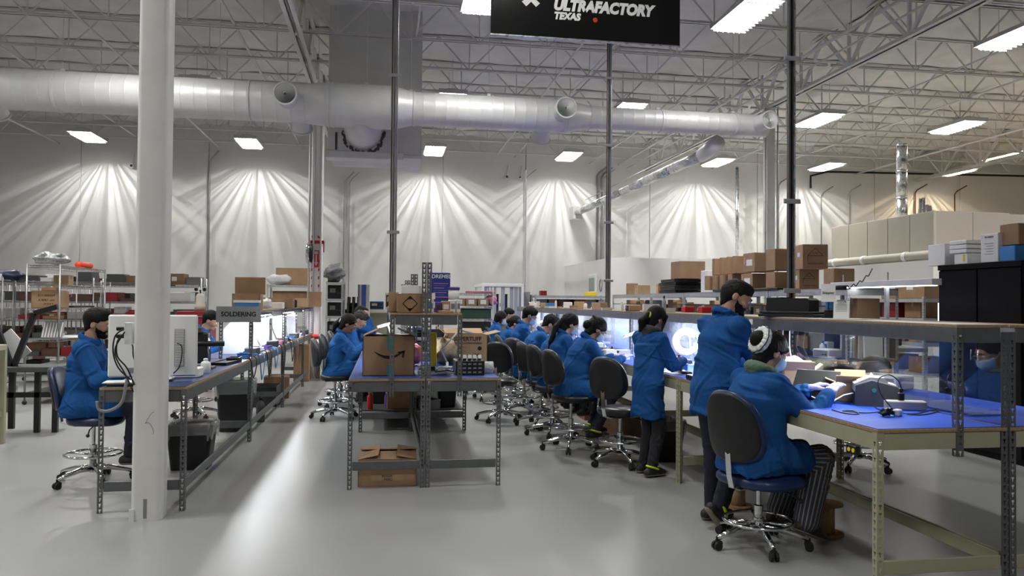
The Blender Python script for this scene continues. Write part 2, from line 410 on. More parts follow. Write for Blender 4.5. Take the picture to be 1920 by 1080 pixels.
for nm, x in (('along the left wall bay', -11.5), ('over the left aisle', -1.5), ('over the right work area', 8.5), ('at the far right', 18.5)):
    t = thing('roof_girder', f'deep white steel roof girder running to the back wall {nm}', 'girder', (x, 7.2, 0), 0, 'roof girders')
    L = WY-7.25
    for n2, z in (('bottom_chord', GBC), ('top_chord', GTC)):
        mb = MB()
        for s in (-1, 1): mb.b2(s*.02, s*.10, 0, L, z-.006, z+.006); mb.b2(s*.02, s*.03, 0, L, z-.006, z+.09)
        mb.build(n2, 'steelwhite', t)
    n = int(L/1.68)
    for p in range(n):
        yo = p*1.68
        link('web_diagonal', gd, t, (0, gc2.y+yo, gc2.z), ge2); link('web_diagonal', gu, t, (0, gc.y+yo+.84, gc.z), ge)
        link('web_vertical', gv, t, (0, yo+.84, gc3.z), ge3)
# ---- steel columns
def rrect(w, d, r, n=4):
    P = []
    for cx, cy, a0 in ((w/2-r, d/2-r, 0), (-w/2+r, d/2-r, 90), (-w/2+r, -d/2+r, 180), (w/2-r, -d/2+r, 270)):
        for k in range(n+1): a = R(a0+90*k/n); P.append((cx+r*math.cos(a), cy+r*math.sin(a)))
    return P
def column(label, x, y, w, m, h):
    t = thing('steel_column', label, 'column', (x, y, 0))
    o = MB().prism(rrect(w, w, .035), 0, h, 'z').build('shaft', m, t); smooth_by_angle(o, 30)
    mb = MB().b2(-w/2-.002, -w/2+.03, -w/2-.012, -w/2, .0, .09); mb.build('foot_plate', m, t)
    MB().b2(-w*.75, w*.75, -w*.75, w*.75, h, h+.03).build('cap_plate', m, t)
    return t
c1 = column('thick white square steel column in front of the left workbench', -1.69, 6.03, .205, 'colwhite', 6.0)
mb = MB()
for k in range(14):
    a = k*.5; mb.cyl((.02+.03*math.cos(a), -.1035, .78-.03*k/3+.02*math.sin(a*1.7)), (.02+.03*math.cos(a+.5), -.1035, .78-.03*(k+1)/3+.02*math.sin((a+.5)*1.7)), .0012, 4)
mb.build('scuff_mark', 'darkgrey', c1)
mb = MB().b2(-.012, .012, -.106, -.1025, .02, .16); mb.build('access_slot', 'midgrey', c1)
c2 = column('white steel column with red striped tape and fire arrow sign at soldering bench end', -1.44, 16.75, .24, 'colfar', 6.0)
rb = MB().b2(-.125, .125, -.128, -.121, 2.80, 2.87); rb.b2(.118, .16, -.128, -.03, 2.80, 2.87); rb.b2(.14, .165, -.128, -.12, 2.62, 2.84); rb.build('red_band', 'redtape', c2)
for k in range(5):
    for sx in (-1, 1):
        z = 1.7+k*.17
        MB().prism([(sx*.07-.03, z), (sx*.07+.03, z+.06), (sx*.07+.03, z+.12), (sx*.07-.03, z+.06)], -.124, -.1205).build('red_stripe', 'redtape', c2)
for k in range(2): MB().prism([(-.07+k*.12-.03, 2.93), (-.07+k*.12+.03, 2.89), (-.07+k*.12+.03, 2.94), (-.07+k*.12-.03, 2.98)], -.124, -.1205).build('red_stripe', 'redtape', c2)
fs = MB().b2(-.055, .055, -.132, -.1215, 2.30, 2.66).build('fire_sign', 'redtape', c2)
mb = MB().b2(-.012, .012, -.134, -.132, 2.38, 2.57); mb.prism([(-.04, 2.41), (0, 2.335), (.04, 2.41)], -.134, -.132); mb.b2(-.035, .035, -.134, -.132, 2.585, 2.635); mb.build('white_arrow', 'paper', fs)
for sx, r in ((-.15, .022), (-.06, .02), (.09, .02)): MB().cyl((sx, -.14, 0), (sx, -.14, 6.0), r, 10).build('conduit', 'steelwhite', c2, True)
fl = thing('wall_fan', 'round black and chrome wall fan on the side of the taped column', 'fan', (-1.44-.16, 16.7, 2.6), 0)
MB().lathe([(.001, -.06), (.12, -.06), (.21, -.02), (.22, .03), (.19, .05), (.001, .05)], n=24, rot=Euler((0, R(-90), 0)).to_matrix()).build('guard', 'chrome', fl, True)
MB().lathe([(.001, -.08), (.20, -.08), (.21, -.04), (.001, -.04)], n=24, rot=Euler((0, R(-90), 0)).to_matrix()).build('back_plate', 'black', fl, True)
c3 = column('slim white steel column behind the stacked boxes on the right', 8.5, 16.1, .21, 'colwhite', 6.0)
for sx in (-.15, .14): MB().cyl((sx, -.12, 0), (sx, -.12, 6.0), .018, 8).build('conduit', 'zinc', c3, True)
# ---- ceiling light fixtures
def fixture():
    t = thing('ceiling_light', 'x', 'ceiling light', (0, 0, LIGHT_Z), 0, 'louvred ceiling fixtures')
    mb = MB(); w, l, h = .31, .66, .09
    prof = [(-w, 0), (-w+.05, h), (w-.05, h), (w, 0), (w-.012, 0), (w-.055, h-.012), (-w+.055, h-.012), (-w+.012, 0)]
    mb.prism(prof, -l, l); mb.b2(-w, w, -l-.01, -l, -.005, h); mb.b2(-w, w, l, l+.01, -.005, h); mb.build('housing', 'fixture', t)
    MB().b2(-.12, .12, -.5, .5, h, h+.06).build('ballast_box', 'fixture', t)
    for k in range(6):
        x = -.235+k*.094
        MB().tube([(x, -l+.02, .035), (x, l-.02, .035)], .020, 8).build('fluorescent_tube', 'lamp', t, True)
    for k in range(5): MB().prism([(-.188+k*.094-.004, .004), (-.188+k*.094, .06), (-.188+k*.094+.004, .004)], -l, l).build('reflector_fin', 'white', t)
    lv = MB()
    for k in range(5): lv.b2(-.188+k*.094-.002, -.188+k*.094+.002, -l+.01, l-.01, -.055, -.035)
    for k in range(12): lv.b2(-w+.03, w-.03, -l+.06+k*.108-.002, -l+.06+k*.108+.002, -.055, -.035)
    lv.build('louvre_grid', 'white', t)
    for s in (-1, 1): MB().cyl((0, s*.45, h), (0, s*.45, TC-LIGHT_Z-.02), .006, 6).build('hanger_rod', 'steelwhite', t)
    return t
fx0 = fixture(); first = True
rown = ['the back wall', 'the duct', 'the hanging sign', 'the camera', 'the entrance']
for iy, ly in enumerate(LIGHT_Y):
    for ix, lx in enumerate(LIGHT_X):
        if iy >= 3 and lx > 3: continue
        lab = f'lit louvred fluorescent ceiling fixture in the row by {rown[iy]}, {ordn(ix)} from the left'
        if first: fx0.location = (lx, ly, LIGHT_Z); fx0['label'] = lab; first = False
        else: copy_tree(fx0, (lx, ly, LIGHT_Z), 0, lab)
wl = thing('strip_light', 'bare warm fluorescent strip hung among the joists at far right', 'ceiling light', (19.3, 21.3, 6.35))
MB().b2(-.06, .06, -1.2, 1.2, .04, .1).build('housing', 'fixture', wl)
for s in (-1, 1): MB().cyl((s*.035, -1.15, .02), (s*.035, 1.15, .02), .016, 8).build('fluorescent_tube', mat('warmlamp', (1, .9, .7), emit=7, ecol=(1, .78, .45)), wl, True)
# ---- main round duct
DY, DZ = 13.3, 4.92
duct = thing('air_duct', 'large white spiral round air duct hung across the hall', 'duct', (0, DY, DZ))
ROTX = Euler((0, R(90), 0)).to_matrix()
def dsec(x0, x1, r0, r1=None, ridge=.19, name='duct_section'):
    r1 = r0 if r1 is None else r1; pr = []; x = x0; n = max(1, int((x1-x0)/ridge)) if r1 == r0 else 1
    for k in range(n):
        a = x0+(x1-x0)*k/n; b = x0+(x1-x0)*(k+1)/n
        if r1 == r0: pr += [(r0, a), (r0, b-.016), (r0+.0028, b-.008), (r0, b-.0005)]
        else: pr += [(r0, a), (r1, b)]
    o = MB().lathe(pr, n=36, rot=ROTX).build(name, 'duct', duct); smooth_by_angle(o, 35)
    return o
def band(x, r, w=.03): o = MB().lathe([(r, x-w), (r+.014, x-w), (r+.014, x+w), (r, x+w)], n=36, rot=ROTX).build('joint_band', 'duct', duct); smooth_by_angle(o, 35)
dsec(-13.9, -5.2, .325); dsec(-5.2, -3.9, .325); dsec(-3.9, -2.25, .325); dsec(-2.25, -1.35, .325)
dsec(-1.35, -.95, .33, .37); dsec(-.95, .10, .37, ridge=.6, name='duct_plenum'); dsec(.10, .42, .37, .285, name='reducer')
dsec(.42, 3.15, .285); dsec(3.15, 3.55, .285, .20, name='reducer'); dsec(3.55, 6.35, .20); dsec(6.35, 6.95, .205, .20)
for x, r in ((-5.2, .325), (-3.9, .325), (-2.25, .325), (-.9, .37), (.08, .37), (-.98, .37), (.45, .285), (1.8, .285), (3.1, .285), (3.58, .20), (4.9, .20), (6.32, .20)): band(x, r, .018)
def diffuser(x, dirv, L, r, base_r):
    d = Vector(dirv).normalized(); q = d.to_track_quat('Z', 'Y').to_matrix(); c = (x, 0, 0)
    o = MB().lathe([(r*1.05, 0), (r*.95, L*.7), (r, L-.03), (r*1.12, L-.02), (r*1.12, L), (r*.98, L), (r*.9, L-.05)], c, 28, q).build('takeoff', 'duct', duct); smooth_by_angle(o, 35)
    MB().lathe([(.001, L-.07), (r*.95, L-.07), (r*.95, L-.075), (.001, L-.075)], c, 24, q).build('diffuser_throat', 'ductgap', duct)
    for k in range(6):
        rr = r*(.14+k*.145)
        o = MB().lathe([(rr, L-.045), (rr+.010, L-.008), (rr+.014, L-.008), (rr+.004, L-.045)], c, 24, q).build('diffuser_ring', 'white', duct, True)
for x in (-7.1, -1.62, 3.0): diffuser(x, (0, -1, .0), .62, .17 if x < 0 else .165, .33)
diffuser(6.72, (.12, -1, 0), .5, .15, .2)
for x in (-6.25, -1.45, 2.75): diffuser(x, (0, .8, -.75), .52, .17, .33)
for x in (-5.15, -3.85, -2.75, -1.15, -.35, .40, 1.75, 2.95, 4.85, 6.3):
    r = .325 if x < -1 else (.37 if x < .2 else (.285 if x < 3.2 else .20))
    MB().b2(x-.03, x+.03, -.02, .02, r+.005, r+.045).build('hanger_clip', 'white', duct)
    MB().cyl((x, 0, r+.04), (x, 0, BC-DZ+.3), .005, 6).build('hanger_wire', 'steelwhite', duct)
p0, p1 = atY(617, 62, 14.05), atY(790, 292, 14.05)
ch = thing('duct_chase', 'boxy off-white duct chase dropping from the roof behind the round duct', 'duct chase', (0, 14.05, 0))
MB().b2(p0.x, p1.x, 0, 1.5, p1.z, DECK, .01).build('casing', 'insul', ch)
MB().b2(p0.x-.04, p0.x+1.35, -.03, .3, p1.z-.10, p1.z+.03, .01).build('ledge', 'steelwhite', ch)
MB().b2(p0.x+1.2, p1.x+.01, -.01, 1.5, p1.z-.06, p1.z+.0, .005).build('base_rail', 'steelwhite', ch)
MB().b2(p0.x+.13, p0.x+.17, -.01, .02, p1.z+.05, p1.z+.36).build('dark_slot', 'darkgrey', ch)
el = [Vector((-.42, DY-14.05, DZ-.05)), Vector((-.42, -.45, DZ-.18)), Vector((-.42, -.2, DZ-.25)), Vector((-.42, .06, DZ-.28))]
MB().tube(el, .33, 28).build('elbow', 'duct', ch, True)
mb = MB()
for k in range(46):
    a = math.pi*(1.0+k/45); rr = .345+random.random()*.05; cx, cz = -.42+rr*math.cos(a), DZ-.28+rr*math.sin(a)
    mb.sph((cx, -.004, cz), .012+random.random()*.02, 6, 4, (1, .25, 1.3))
o = mb.build('mastic_stain', 'darkgrey', ch); o['kind'] = 'stuff'
# silver branch duct towards the back wall
sd = thing('silver_duct', 'thin shiny galvanised round duct running from the big duct to the wall', 'duct', (0, 0, 0))
sa = Vector((6.1, DY+.2, 4.62)); zz = 4.52
MB().tube([sa, (6.1, DY+.9, zz)], .14, 20).build('flex_collar', 'duct', sd, True)
yy = DY+.9
while yy < WY-.6:
    MB().tube([(6.1, yy, zz), (6.1, min(yy+1.75, WY-.5), zz)], .105, 20).build('pipe_section', 'galv', sd, True)
    MB().tube([(6.1, yy-.03, zz), (6.1, yy+.03, zz)], .112, 20).build('coupling', 'galv', sd, True); yy += 1.75
MB().b2(5.95, 6.25, WY-.5, WY, zz-.2, zz+.2).build('wall_box', 'steelwhite', sd)
for dx in (-.16, .16): MB().cyl((6.1+dx, DY+1, zz+.2), (6.1+dx, WY-2, zz+.2), .012, 6).build('guide_rail', 'zinc', sd)
# conduits under the roof along Y and pipes on the back wall
for i, (x, z, r) in enumerate(((-9.6, 6.2, .03), (-7.2, 6.33, .022), (-5.0, 6.2, .02), (-2.6, 6.32, .025), (.5, 6.34, .02), (3.4, 6.2, .022), (4.1, 6.33, .018), (6.6, 6.2, .02), (7.6, 6.2, .03), (7.9, 6.1, .02), (10.9, 6.2, .02), (13.0, 6.33, .025), (16.2, 6.2, .03))):
    tag(MB().cyl((x, 9.5, z), (x, WY-.02, z), r, 8).build('ceiling_conduit', 'steelwhite', None, True), f'thin white conduit under the roof joists running to the back wall, {ordn(i)} from the left', 'conduit', 'ceiling conduits')
for i, (px, top, r, m) in enumerate(((392, 5.8, .028, 'zinc'), (645, 5.3, .025, 'zinc'), (655, 5.3, .015, 'zinc'), (985, 5.6, .012, 'midgrey'), (1119, 5.8, .03, 'steelmid'), (1127, 5.75, .03, 'midgrey'), (1132, 5.7, .02, 'zinc'), (1176, 4.6, .03, 'steelwhite'), (1460, 5.7, .02, 'midgrey'), (1540, 5.4, .02, 'midgrey'), (1592, 5.5, .025, 'zinc'), (1716, 5.6, .02, 'brown'), (1790, 5.6, .02, 'brown'))):
    x = atY(px, 400, WY-.06).x
    tag(MB().tube([(x, WY-.06, .3), (x, WY-.06, top), (x+.08, WY-.07, top+.12), (x+.3, WY-.3, top+.3)], r, 8).build('wall_conduit', m, None, True), f'vertical conduit pipe strapped to the back wall, {ordn(i)} from the left', 'conduit', 'wall conduits')
x = atY(1382, 400, WY-.5).x
tag(MB().cyl((x, WY-.5, 2.8), (x, WY-.5, 6.2), .055, 14).build('vertical_pipe', 'galv', None, True), 'thick bright galvanised standpipe by the back wall behind the cartons', 'pipe')
tag(MB().tube([atY(1520, 353, WY-.1), atY(1520, 330, WY-.1), atY(1550, 322, WY-.1), atY(1920, 330, WY-.6)], .035, 8).build('black_pipe', 'black', None, True), 'black gas pipe crossing the top of the back wall at right', 'pipe')
for i, px in enumerate((247, 950, 975)):
    c = atY(px, (311, 332, 333)[i], WY-.08); t = thing('security_camera', f'small white dome camera with black eye on the back wall, {ordn(i)} from the left', 'camera', c)
    MB().sph((0, 0, 0), .075 if i != 2 else .05, 14, 8).build('dome', 'white', t, True); MB().sph((0, -.045, 0), .045 if i != 2 else .03, 12, 6).build('lens', 'black', t, True)
    MB().tube([(0, .02, .05), (.02, .04, .2), (.06, .06, .38)], .012, 6).build('mount_arm', 'steelwhite', t, True)
# ---- strut poles that bring power down to the benches
def pole(label, x, y, z0, m, brk, red):
    t = thing('power_pole', label, 'pole', (x, y, z0)); H = TC-z0
    mb = MB()
    w, d, th = .042, .042, .003
    mb.b2(-w/2, -w/2+th, 0, d, 0, H); mb.b2(w/2-th, w/2, 0, d, 0, H); mb.b2(-w/2, w/2, d-th, d, 0, H); mb.b2(-w/2, -w/2+.011, 0, th, 0, H); mb.b2(w/2-.011, w/2, 0, th, 0, H)
    k = .05
    while k < H-.1: mb.b2(-.011, .011, d-th-.002, d-th, k, k+.02); k += .052
    mb.build('strut_channel', m, t)
    MB().cyl((w/2+.014, .02, 0), (w/2+.014, .02, H), .0105, 10).build('conduit', 'galv' if not red else 'zinc', t, True)
    if red: MB().cyl((-w/2-.008, .02, 0), (-w/2-.008, .02, H), .007, 8).build('red_cable', 'brown', t, True)
    for z in brk:
        b = MB().b2(-.075, .08, -.012, 0, z-.02, z+.02, .003); b.cyl((-.055, -.015, z), (-.055, -.006, z), .01, 6); b.cyl((.06, -.015, z), (.06, -.006, z), .01, 6); b.build('bracket', 'zinc', t)
pole('tall slotted power pole rising from the middle bench with a red cable', .085, 9.6, 1.505, 'zinc', (.95, 2.9), True)
pole('tall slotted power pole rising from the right bench row, below the hanging sign', 3.4, 11.49, 1.5, 'zinc', (.45, 1.35, 2.55, 3.6), True)
pole('dark tall power pole nearest the camera beside the standing man', 3.4, 6.05, 1.5, 'steelgrey', (.22, .98, 2.2), False)
# ---- hanging sign
s0, s1 = atY(920, 65, 7.4), atY(1275, 83, 7.4); sw, shh = s1.x-s0.x, .60
sg = thing('hanging_sign', 'glossy black hanging company sign with white lettering and arrow logo', 'sign', (s0.x, 7.4, (s0.z+s1.z)/2), 0)
MB().b2(0, sw, 0, .03, 0, shh, .004).build('sign_board', 'signblack', sg)
MB().b2(-.003, sw+.003, -.002, .033, -.012, .0).build('edge_strip', 'galv', sg)
for x in (.1, sw-.1): MB().cyl((x, .015, shh), (x, .015, BC-s0.z), .004, 6).build('hanger_wire', 'zinc', sg)
kx = sw/355
text('ULTRAFACTORY', .150, 'letterwhite', sg, ((1127-920)*kx, -.002, .345-.02), RX, shear=.22, bold=.0095, sx=.90)
text('TEXAS', .095, 'letterwhite', sg, ((1059-920)*kx, -.002, .215), RX, shear=.2, bold=.006, sx=.95)
lg = MB(); cx, cz, q = (993-920)*kx, .355, kx
P = [(-13, 16), (14, 16), (14, 5), (4, 5), (16, -5), (9, -12), (0, -3), (-9, -12), (-17, -4), (-6, 5), (-13, 5)]
lg.prism([(cx+x*q, cz+z*q) for x, z in P], -.003, -.0005).build('arrow_logo', 'letterwhite', sg)
MB().lathe([(.001, 0), (.024, 0), (.024, .002), (.001, .002)], ((1112-920)*kx, -.0025, .215-.015), 20, Euler((R(90), 0, 0)).to_matrix()).build('red_dot', 'redtape', sg)
# ---- white rooms and modular office at the right back
wr = MB().b2(5.8, 13.5, 19.4, WY, 0, 2.8)
struct('wall_office', wr, 'wall')
def window(n, x0, x1, y0, y1, z0, z1):
    f = MB(); 
    struct(f'window_{n}', MB().b2(x0-.05, x1, y0, y1, z0, z1, .004), 'white')
    o = bpy.data.objects[f'window_{n}']; MB().b2(x0-.056, x0-.048, y0+.09, y1-.09, z0+.09, z1-.09).build('pane', mat('pane', (.25, .33, .3), .1), o)
a, b = atX(1106, 516, 5.8), atX(1119, 552, 5.8)
window(1, 5.8, 5.81, b.y, a.y, b.z, a.z)
rs = MB().b2(10.5, 24, 13.4, 17.6, 0, 2.5); struct('wall_storeroom', rs, 'wall')
mo = thing('modular_office', 'beige panelled modular enclosure sitting on top of the white storeroom', 'enclosure', (10.9, 13.9, 2.505))
MB().b2(.02, 2.2, .02, 3.55, 0, 1.0).build('core', 'beigedark', mo)
for k in range(5): MB().b2(0, .03, .72*k+.008, .72*(k+1)-.008, .0, 1.02, .006).build('panel', 'beige', mo)
for k in range(2): MB().b2(.04+k*.85, .03+(k+1)*.85, -.012, .02, 0, 1.02, .006).build('panel', 'beigedark', mo)
MB().b2(-.02, .05, -.03, .04, 0, 1.03, .01).build('corner_post', 'beige', mo)
MB().b2(1.78, 5.5, .7, 3.0, 0, .72, .01).build('rear_panel', 'beigedark', mo)
fdn = thing('flexible_duct', 'ribbed pale flexible duct lying along the top of the white storeroom', 'duct', (10.62, 13.4, 2.612))
pr = []
for k in range(80): pr += [(.085, k*.052), (.095, k*.052+.026)]
MB().lathe(pr, n=14, rot=Euler((R(-90), 0, 0)).to_matrix()).build('ribbed_hose', 'beige', fdn, True)
for k in (.9, 2.3, 3.4): MB().lathe([(.098, k), (.105, k+.01), (.105, k+.09), (.098, k+.1)], n=14, rot=Euler((R(-90), 0, 0)).to_matrix()).build('hose_band', 'white', fdn, True)
c = atY(1691, 397, 16.2); t = thing('exhaust_pipe', 'shiny galvanised exhaust pipe rising from the beige enclosure', 'pipe', (c.x, 16.2, 3.5))
for k in range(3): MB().cyl((0, 0, k*.62), (0, 0, (k+1)*.62-.01), .12, 20).build('pipe_section', 'galv', t, True); MB().cyl((0, 0, (k+1)*.62-.03), (0, 0, (k+1)*.62+.02), .127, 20).build('coupling', 'galv', t, True)
for i, (dx, h, an) in enumerate(((.24, .55, .06), (.34, .58, -.05), (.44, .42, -.12), (.52, .40, -.16))):
    tag(MB().box((0, 0, h/2), (.07, .03, h), (0, an, 0)).build('metal_offcut', 'galv', None, loc=(c.x+dx, 15.9, 3.52)), f'upright metal stud offcut leaning by the exhaust pipe, {ordn(i)} from the pipe', 'metal stud', 'stud offcuts')
# ================================================================== FURNITURE BUILDERS
_post = {}
def post_mesh(h, sx, sy, m, w=.04, pitch=.042):
    key = (round(h, 3), sx, sy, m)
    if key in _post: return _post[key]
    mb = MB(); th = .0026
    hole = [(-.004, -.015), (.004, -.015), (.004, -.002), (.0092, .004), (.0092, .011), (-.0092, .011), (-.0092, .004), (-.004, -.002)]
    n = int(h/pitch); 
    for ax in (0, 1):
        s = sx if ax == 0 else sy; o = sy if ax == 0 else sx
        def P(u, v, d):
            return (s*u, o*d, v) if ax == 0 else (o*d, s*u, v)
        flip = ((s > 0) != (o > 0)) ^ (ax == 1)
        def F(pts):
            mb.add(pts if not flip else list(reversed(pts)), [tuple(range(len(pts)))])
        for k in range(n+1):
            v0, v1 = k*pitch, min((k+1)*pitch, h)
            if v1-v0 < 1e-4: continue
            full = v1-v0 > pitch*.99
            for d, rev in ((0, False), (th, True)):
                BL, BR, TR, TL = (0, v0), (w, v0), (w, v1), (0, v1)
                fs = [[BL, BR, TR, TL]]
                if full:
                    p = [(w/2+a, v0+pitch/2+b) for a, b in hole]
                    fs = [[BL, BR, p[1], p[0]], [BR, TR, p[4], p[3]], [BR, p[3], p[2]], [BR, p[2], p[1]], [TR, TL, p[5], p[4]], [TL, BL, p[6], p[5]], [BL, p[7], p[6]], [BL, p[0], p[7]]]
                for f in fs: F([P(u, v, d) for u, v in (reversed(f) if rev else f)])
            if full:
                for a in range(8): q, r2 = p[a], p[(a+1) % 8]; F([P(*q, 0), P(*r2, 0), P(*r2, th), P(*q, th)])
        F([P(w, 0, 0), P(w, 0, th), P(w, h, th), P(w, h, 0)]); F([P(0, h, 0), P(w, h, 0), P(w, h, th), P(0, h, th)])
    _post[key] = mb.mesh('post', m); return _post[key]
def bench(label, x0, x1, y0, y1, side, fm='steelgrey', rm='steelgrey', top=.94, rear_h=1.46, shelf=None, front_low=False, matcol='bluemat', group='workbenches', bm=None, near=True, shelf_posts=True):
    """side=-1: worker at x0 side, rear at x1.  shelf=(depth, z)"""
    t = thing('workbench', label, 'workbench', ((x0+x1)/2, y0, 0), 0, group); cx = (x0+x1)/2; W = x1-x0; L = y1-y0
    hx = W/2; g = .004; bm = bm or fm
    fr, rr = (-hx, hx) if side < 0 else (hx, -hx)
    for (x, h, m) in ((fr, top-.022, fm), (rr, rear_h, rm)):
        for (y, sy) in ((g, 1), (L-g, -1)):
            link('post', post_mesh(h, 1 if x < 0 else -1, sy, m), t, (x, y, 0))
    bz0, bz1 = top-.115, top-.026
    for nm, x in (('front_beam', fr), ('rear_beam', rr)):
        s = 1 if x < 0 else -1; MB().b2(x+s*.004, x+s*.022, .046, L-.046, bz0, bz1, .003).build(nm, bm if nm == 'front_beam' else rm, t)
    for y, s in ((0, 1), (L, -1)):
        MB().b2(-hx+.042, hx-.042, y+s*(g+.003), y+s*(g+.02), bz0, bz1, .003).build('end_beam', bm, t)
        MB().b2(-hx+.042, hx-.042, y+s*(g+.003), y+s*(g+.02), .16, .235, .003).build('lower_end_beam', bm, t)
    s = 1 if rr < 0 else -1
    MB().b2(rr+s*.004, rr+s*.022, .046, L-.046, .16, .235, .003).build('lower_rear_beam', bm, t)
    o = MB().b2(-hx+.003, hx-.003, .003, L-.003, top-.024, top-.004, .002).build('tabletop', 'chip', t)
    MB().b2(-hx+.01, hx-.01, .012, L-.012, top-.004, top, .001).build('mat', matcol, t)
    if shelf:
        d, z = shelf; xs0, xs1 = (rr-d, rr) if rr > 0 else (rr, rr+d); xf = xs0 if rr > 0 else xs1; s = 1 if rr > 0 else -1
        MB().b2(xs0, xs1, .0, L, z-.016, z, .002).build('shelf_board', 'chip' if near else 'concretewood', t)
        MB().b2(xs0+.01, xs1-.01, .01, L-.01, z, z+.002).build('shelf_liner', 'midgrey' if not near else 'paper', t) if shelf_posts == 'liner' else None
        MB().b2(xf, xf+s*.016, .0, L, z-.10, z-.017, .003).build('shelf_front_beam', rm, t)
        for y in (0, L):
            MB().b2(xs0+.042, xs1-.042, y+(.003 if y == 0 else -.018), y+(.018 if y == 0 else -.003), z-.10, z-.017, .003).build('shelf_end_beam', rm, t)
        for (y, sy) in ((-.001, 1), (L+.001, -1)):
            link('post', post_mesh(z-.80, s, sy, rm), t, (xf-s*.003, y-sy*.003, .80-.018))
    return t
def pad(outline, th, fn, mb=None):
    """cushion from a 2-D outline; fn maps (u, v, h) -> xyz"""
    mb = mb or MB(); n = len(outline); base = len(mb.v)
    lay = [(.0, -.5), (.55, -.5), (.93, -.46), (1, -.15), (1, .15), (.94, .42), (.7, .62), (.35, .72), (.0, .75)]
    for sc, h in lay:
        for u, v in outline: mb.v.append(tuple(fn(u*sc, v*sc, h*th)))
    for i in range(len(lay)-1):
        for k in range(n): mb.f.append((base+i*n+k, base+i*n+(k+1) % n, base+(i+1)*n+(k+1) % n, base+(i+1)*n+k))
    return mb
def superell(a, b, e=2.8, n=28, taper=0.0):
    P = []
    for k in range(n):
        t = 2*math.pi*k/n; c, s = math.cos(t), math.sin(t); x = a*math.copysign(abs(c)**(2/e), c); y = b*math.copysign(abs(s)**(2/e), s)
        P.append((x*(1-taper*y/b), y))
    return P
def make_chair(label, seat_z, arms=False, sm='vinyl', bm='vinyl', back_h=.40, back_w=.42, group='drafting stools', ringz=.24, back_tilt=.10, ped='chrome', bb=.10, ss=1.0):
    """drafting stool; the sitter faces +x"""
    t = thing('drafting_stool', label, 'chair', (0, 0, 0), 0, group)
    for k in range(5):
        a = R(72*k+20); d = Vector((math.cos(a), math.sin(a), 0))
        o = MB().tube([d*.02+Vector((0, 0, .125)), d*.12+Vector((0, 0, .125)), d*.24+Vector((0, 0, .098)), d*.31+Vector((0, 0, .075))], [.026, .024, .019, .016], 10).build('base_leg', ped, t, True)
        c = MB(); p = d*.315; q = Vector((-d.y, d.x, 0))
        for s in (-1, 1): c.tube([p+q*(s*.008)+Vector((0, 0, .0275)), p+q*(s*.026)+Vector((0, 0, .0275))], .0275, 14)
        c.cyl(p+Vector((0, 0, .03)), p+Vector((0, 0, .085)), .008, 8); c.tube([p+q*-.02+Vector((0, 0, .045))+d*-.012, p+q*.02+Vector((0, 0, .045))+d*-.012], .02, 8); c.build('caster', 'rubber', t)
    o = MB().lathe([(.03, .09), (.036, .10), (.036, .15), (.028, .16), (.028, seat_z*.5), (.031, seat_z*.5), (.031, seat_z*.56), (.016, seat_z*.57), (.016, seat_z-.07)], n=16).build('gas_column', ped, t, True); smooth_by_angle(o, 40)
    rg = MB().tube([(.225*math.cos(2*math.pi*k/32), .225*math.sin(2*math.pi*k/32), ringz) for k in range(32)], .011, 8, closed=True)
    for k in range(3): a = R(120*k+50); rg.tube([(.03*math.cos(a), .03*math.sin(a), ringz-.01), (.225*math.cos(a), .225*math.sin(a), ringz)], .009, 6)
    rg.lathe([(.034, ringz-.04), (.038, ringz-.035), (.038, ringz+.015), (.034, ringz+.02)], n=14); rg.build('foot_ring', ped, t, True)
    MB().box((-.02, 0, seat_z-.075), (.24, .16, .03), None, .006).build('seat_plate', 'black', t)
    lv = MB().tube([(.03, -.07, seat_z-.085), (.05, -.20, seat_z-.10), (.07, -.27, seat_z-.13)], .006, 6); lv.sph((.07, -.275, seat_z-.135), .016, 8, 6); lv.build('lever', 'black', t, True)
    pad(superell(.215*ss, .225*ss, 2.7), .075, lambda u, v, h: (u+.02, v, seat_z-.035+h-.012*(u/.2)**2*(1 if u > 0 else -.5))).build('seat', sm, t, True)
    bz = seat_z+bb+back_h/2
    def bf(u, v, h):
        x = -.235 - back_tilt*(v+back_h/2) + h*1.0 + .06*(u/.2)**2 - .02; return (x, -u, bz+v)
    pad(superell(back_w/2, back_h/2, 2.5, 32, .10), .055, bf).build('backrest', bm, t, True)
    pad(superell(back_w/2*.94, back_h/2*.94, 2.5, 32, .10), .02, lambda u, v, h: bf(u, v, -h-.028)).build('back_shell', 'black', t, True)
    br = MB(); pts = [(-.05, seat_z-.08), (-.20, seat_z-.085), (-.265, seat_z-.06), (-.288, seat_z+.02), (-.292-back_tilt*.15, bz-.02)]
    for i in range(len(pts)-1):
        (xa, za), (xb, zb) = pts[i], pts[i+1]; d = Vector((xb-xa, 0, zb-za)); br.box(((xa+xb)/2, 0, (za+zb)/2), (d.length+.01, .042, .007), d.to_track_quat('X', 'Z').to_matrix())
    br.build('back_bracket', ped, t)
    if arms:
        for s in (-1, 1):
            y = s*.265
            ar = MB().tube([(-.05, s*.15, seat_z-.07), (-.02, y, seat_z-.05), (.0, y, seat_z+.08), (-.06, y, seat_z+.19)], .011, 8); ar.tube([(.12, s*.16, seat_z-.07), (.13, y, seat_z-.04), (.10, y, seat_z+.19)], .011, 8); ar.build('arm_support', ped, t, True)
            MB().tube([(-.13, y, seat_z+.195), (-.08, y, seat_z+.205), (.10, y, seat_z+.205), (.17, y*.97, seat_z+.185)], [.014, .021, .022, .014], 10).build('armrest', 'black', t, True)
    return t
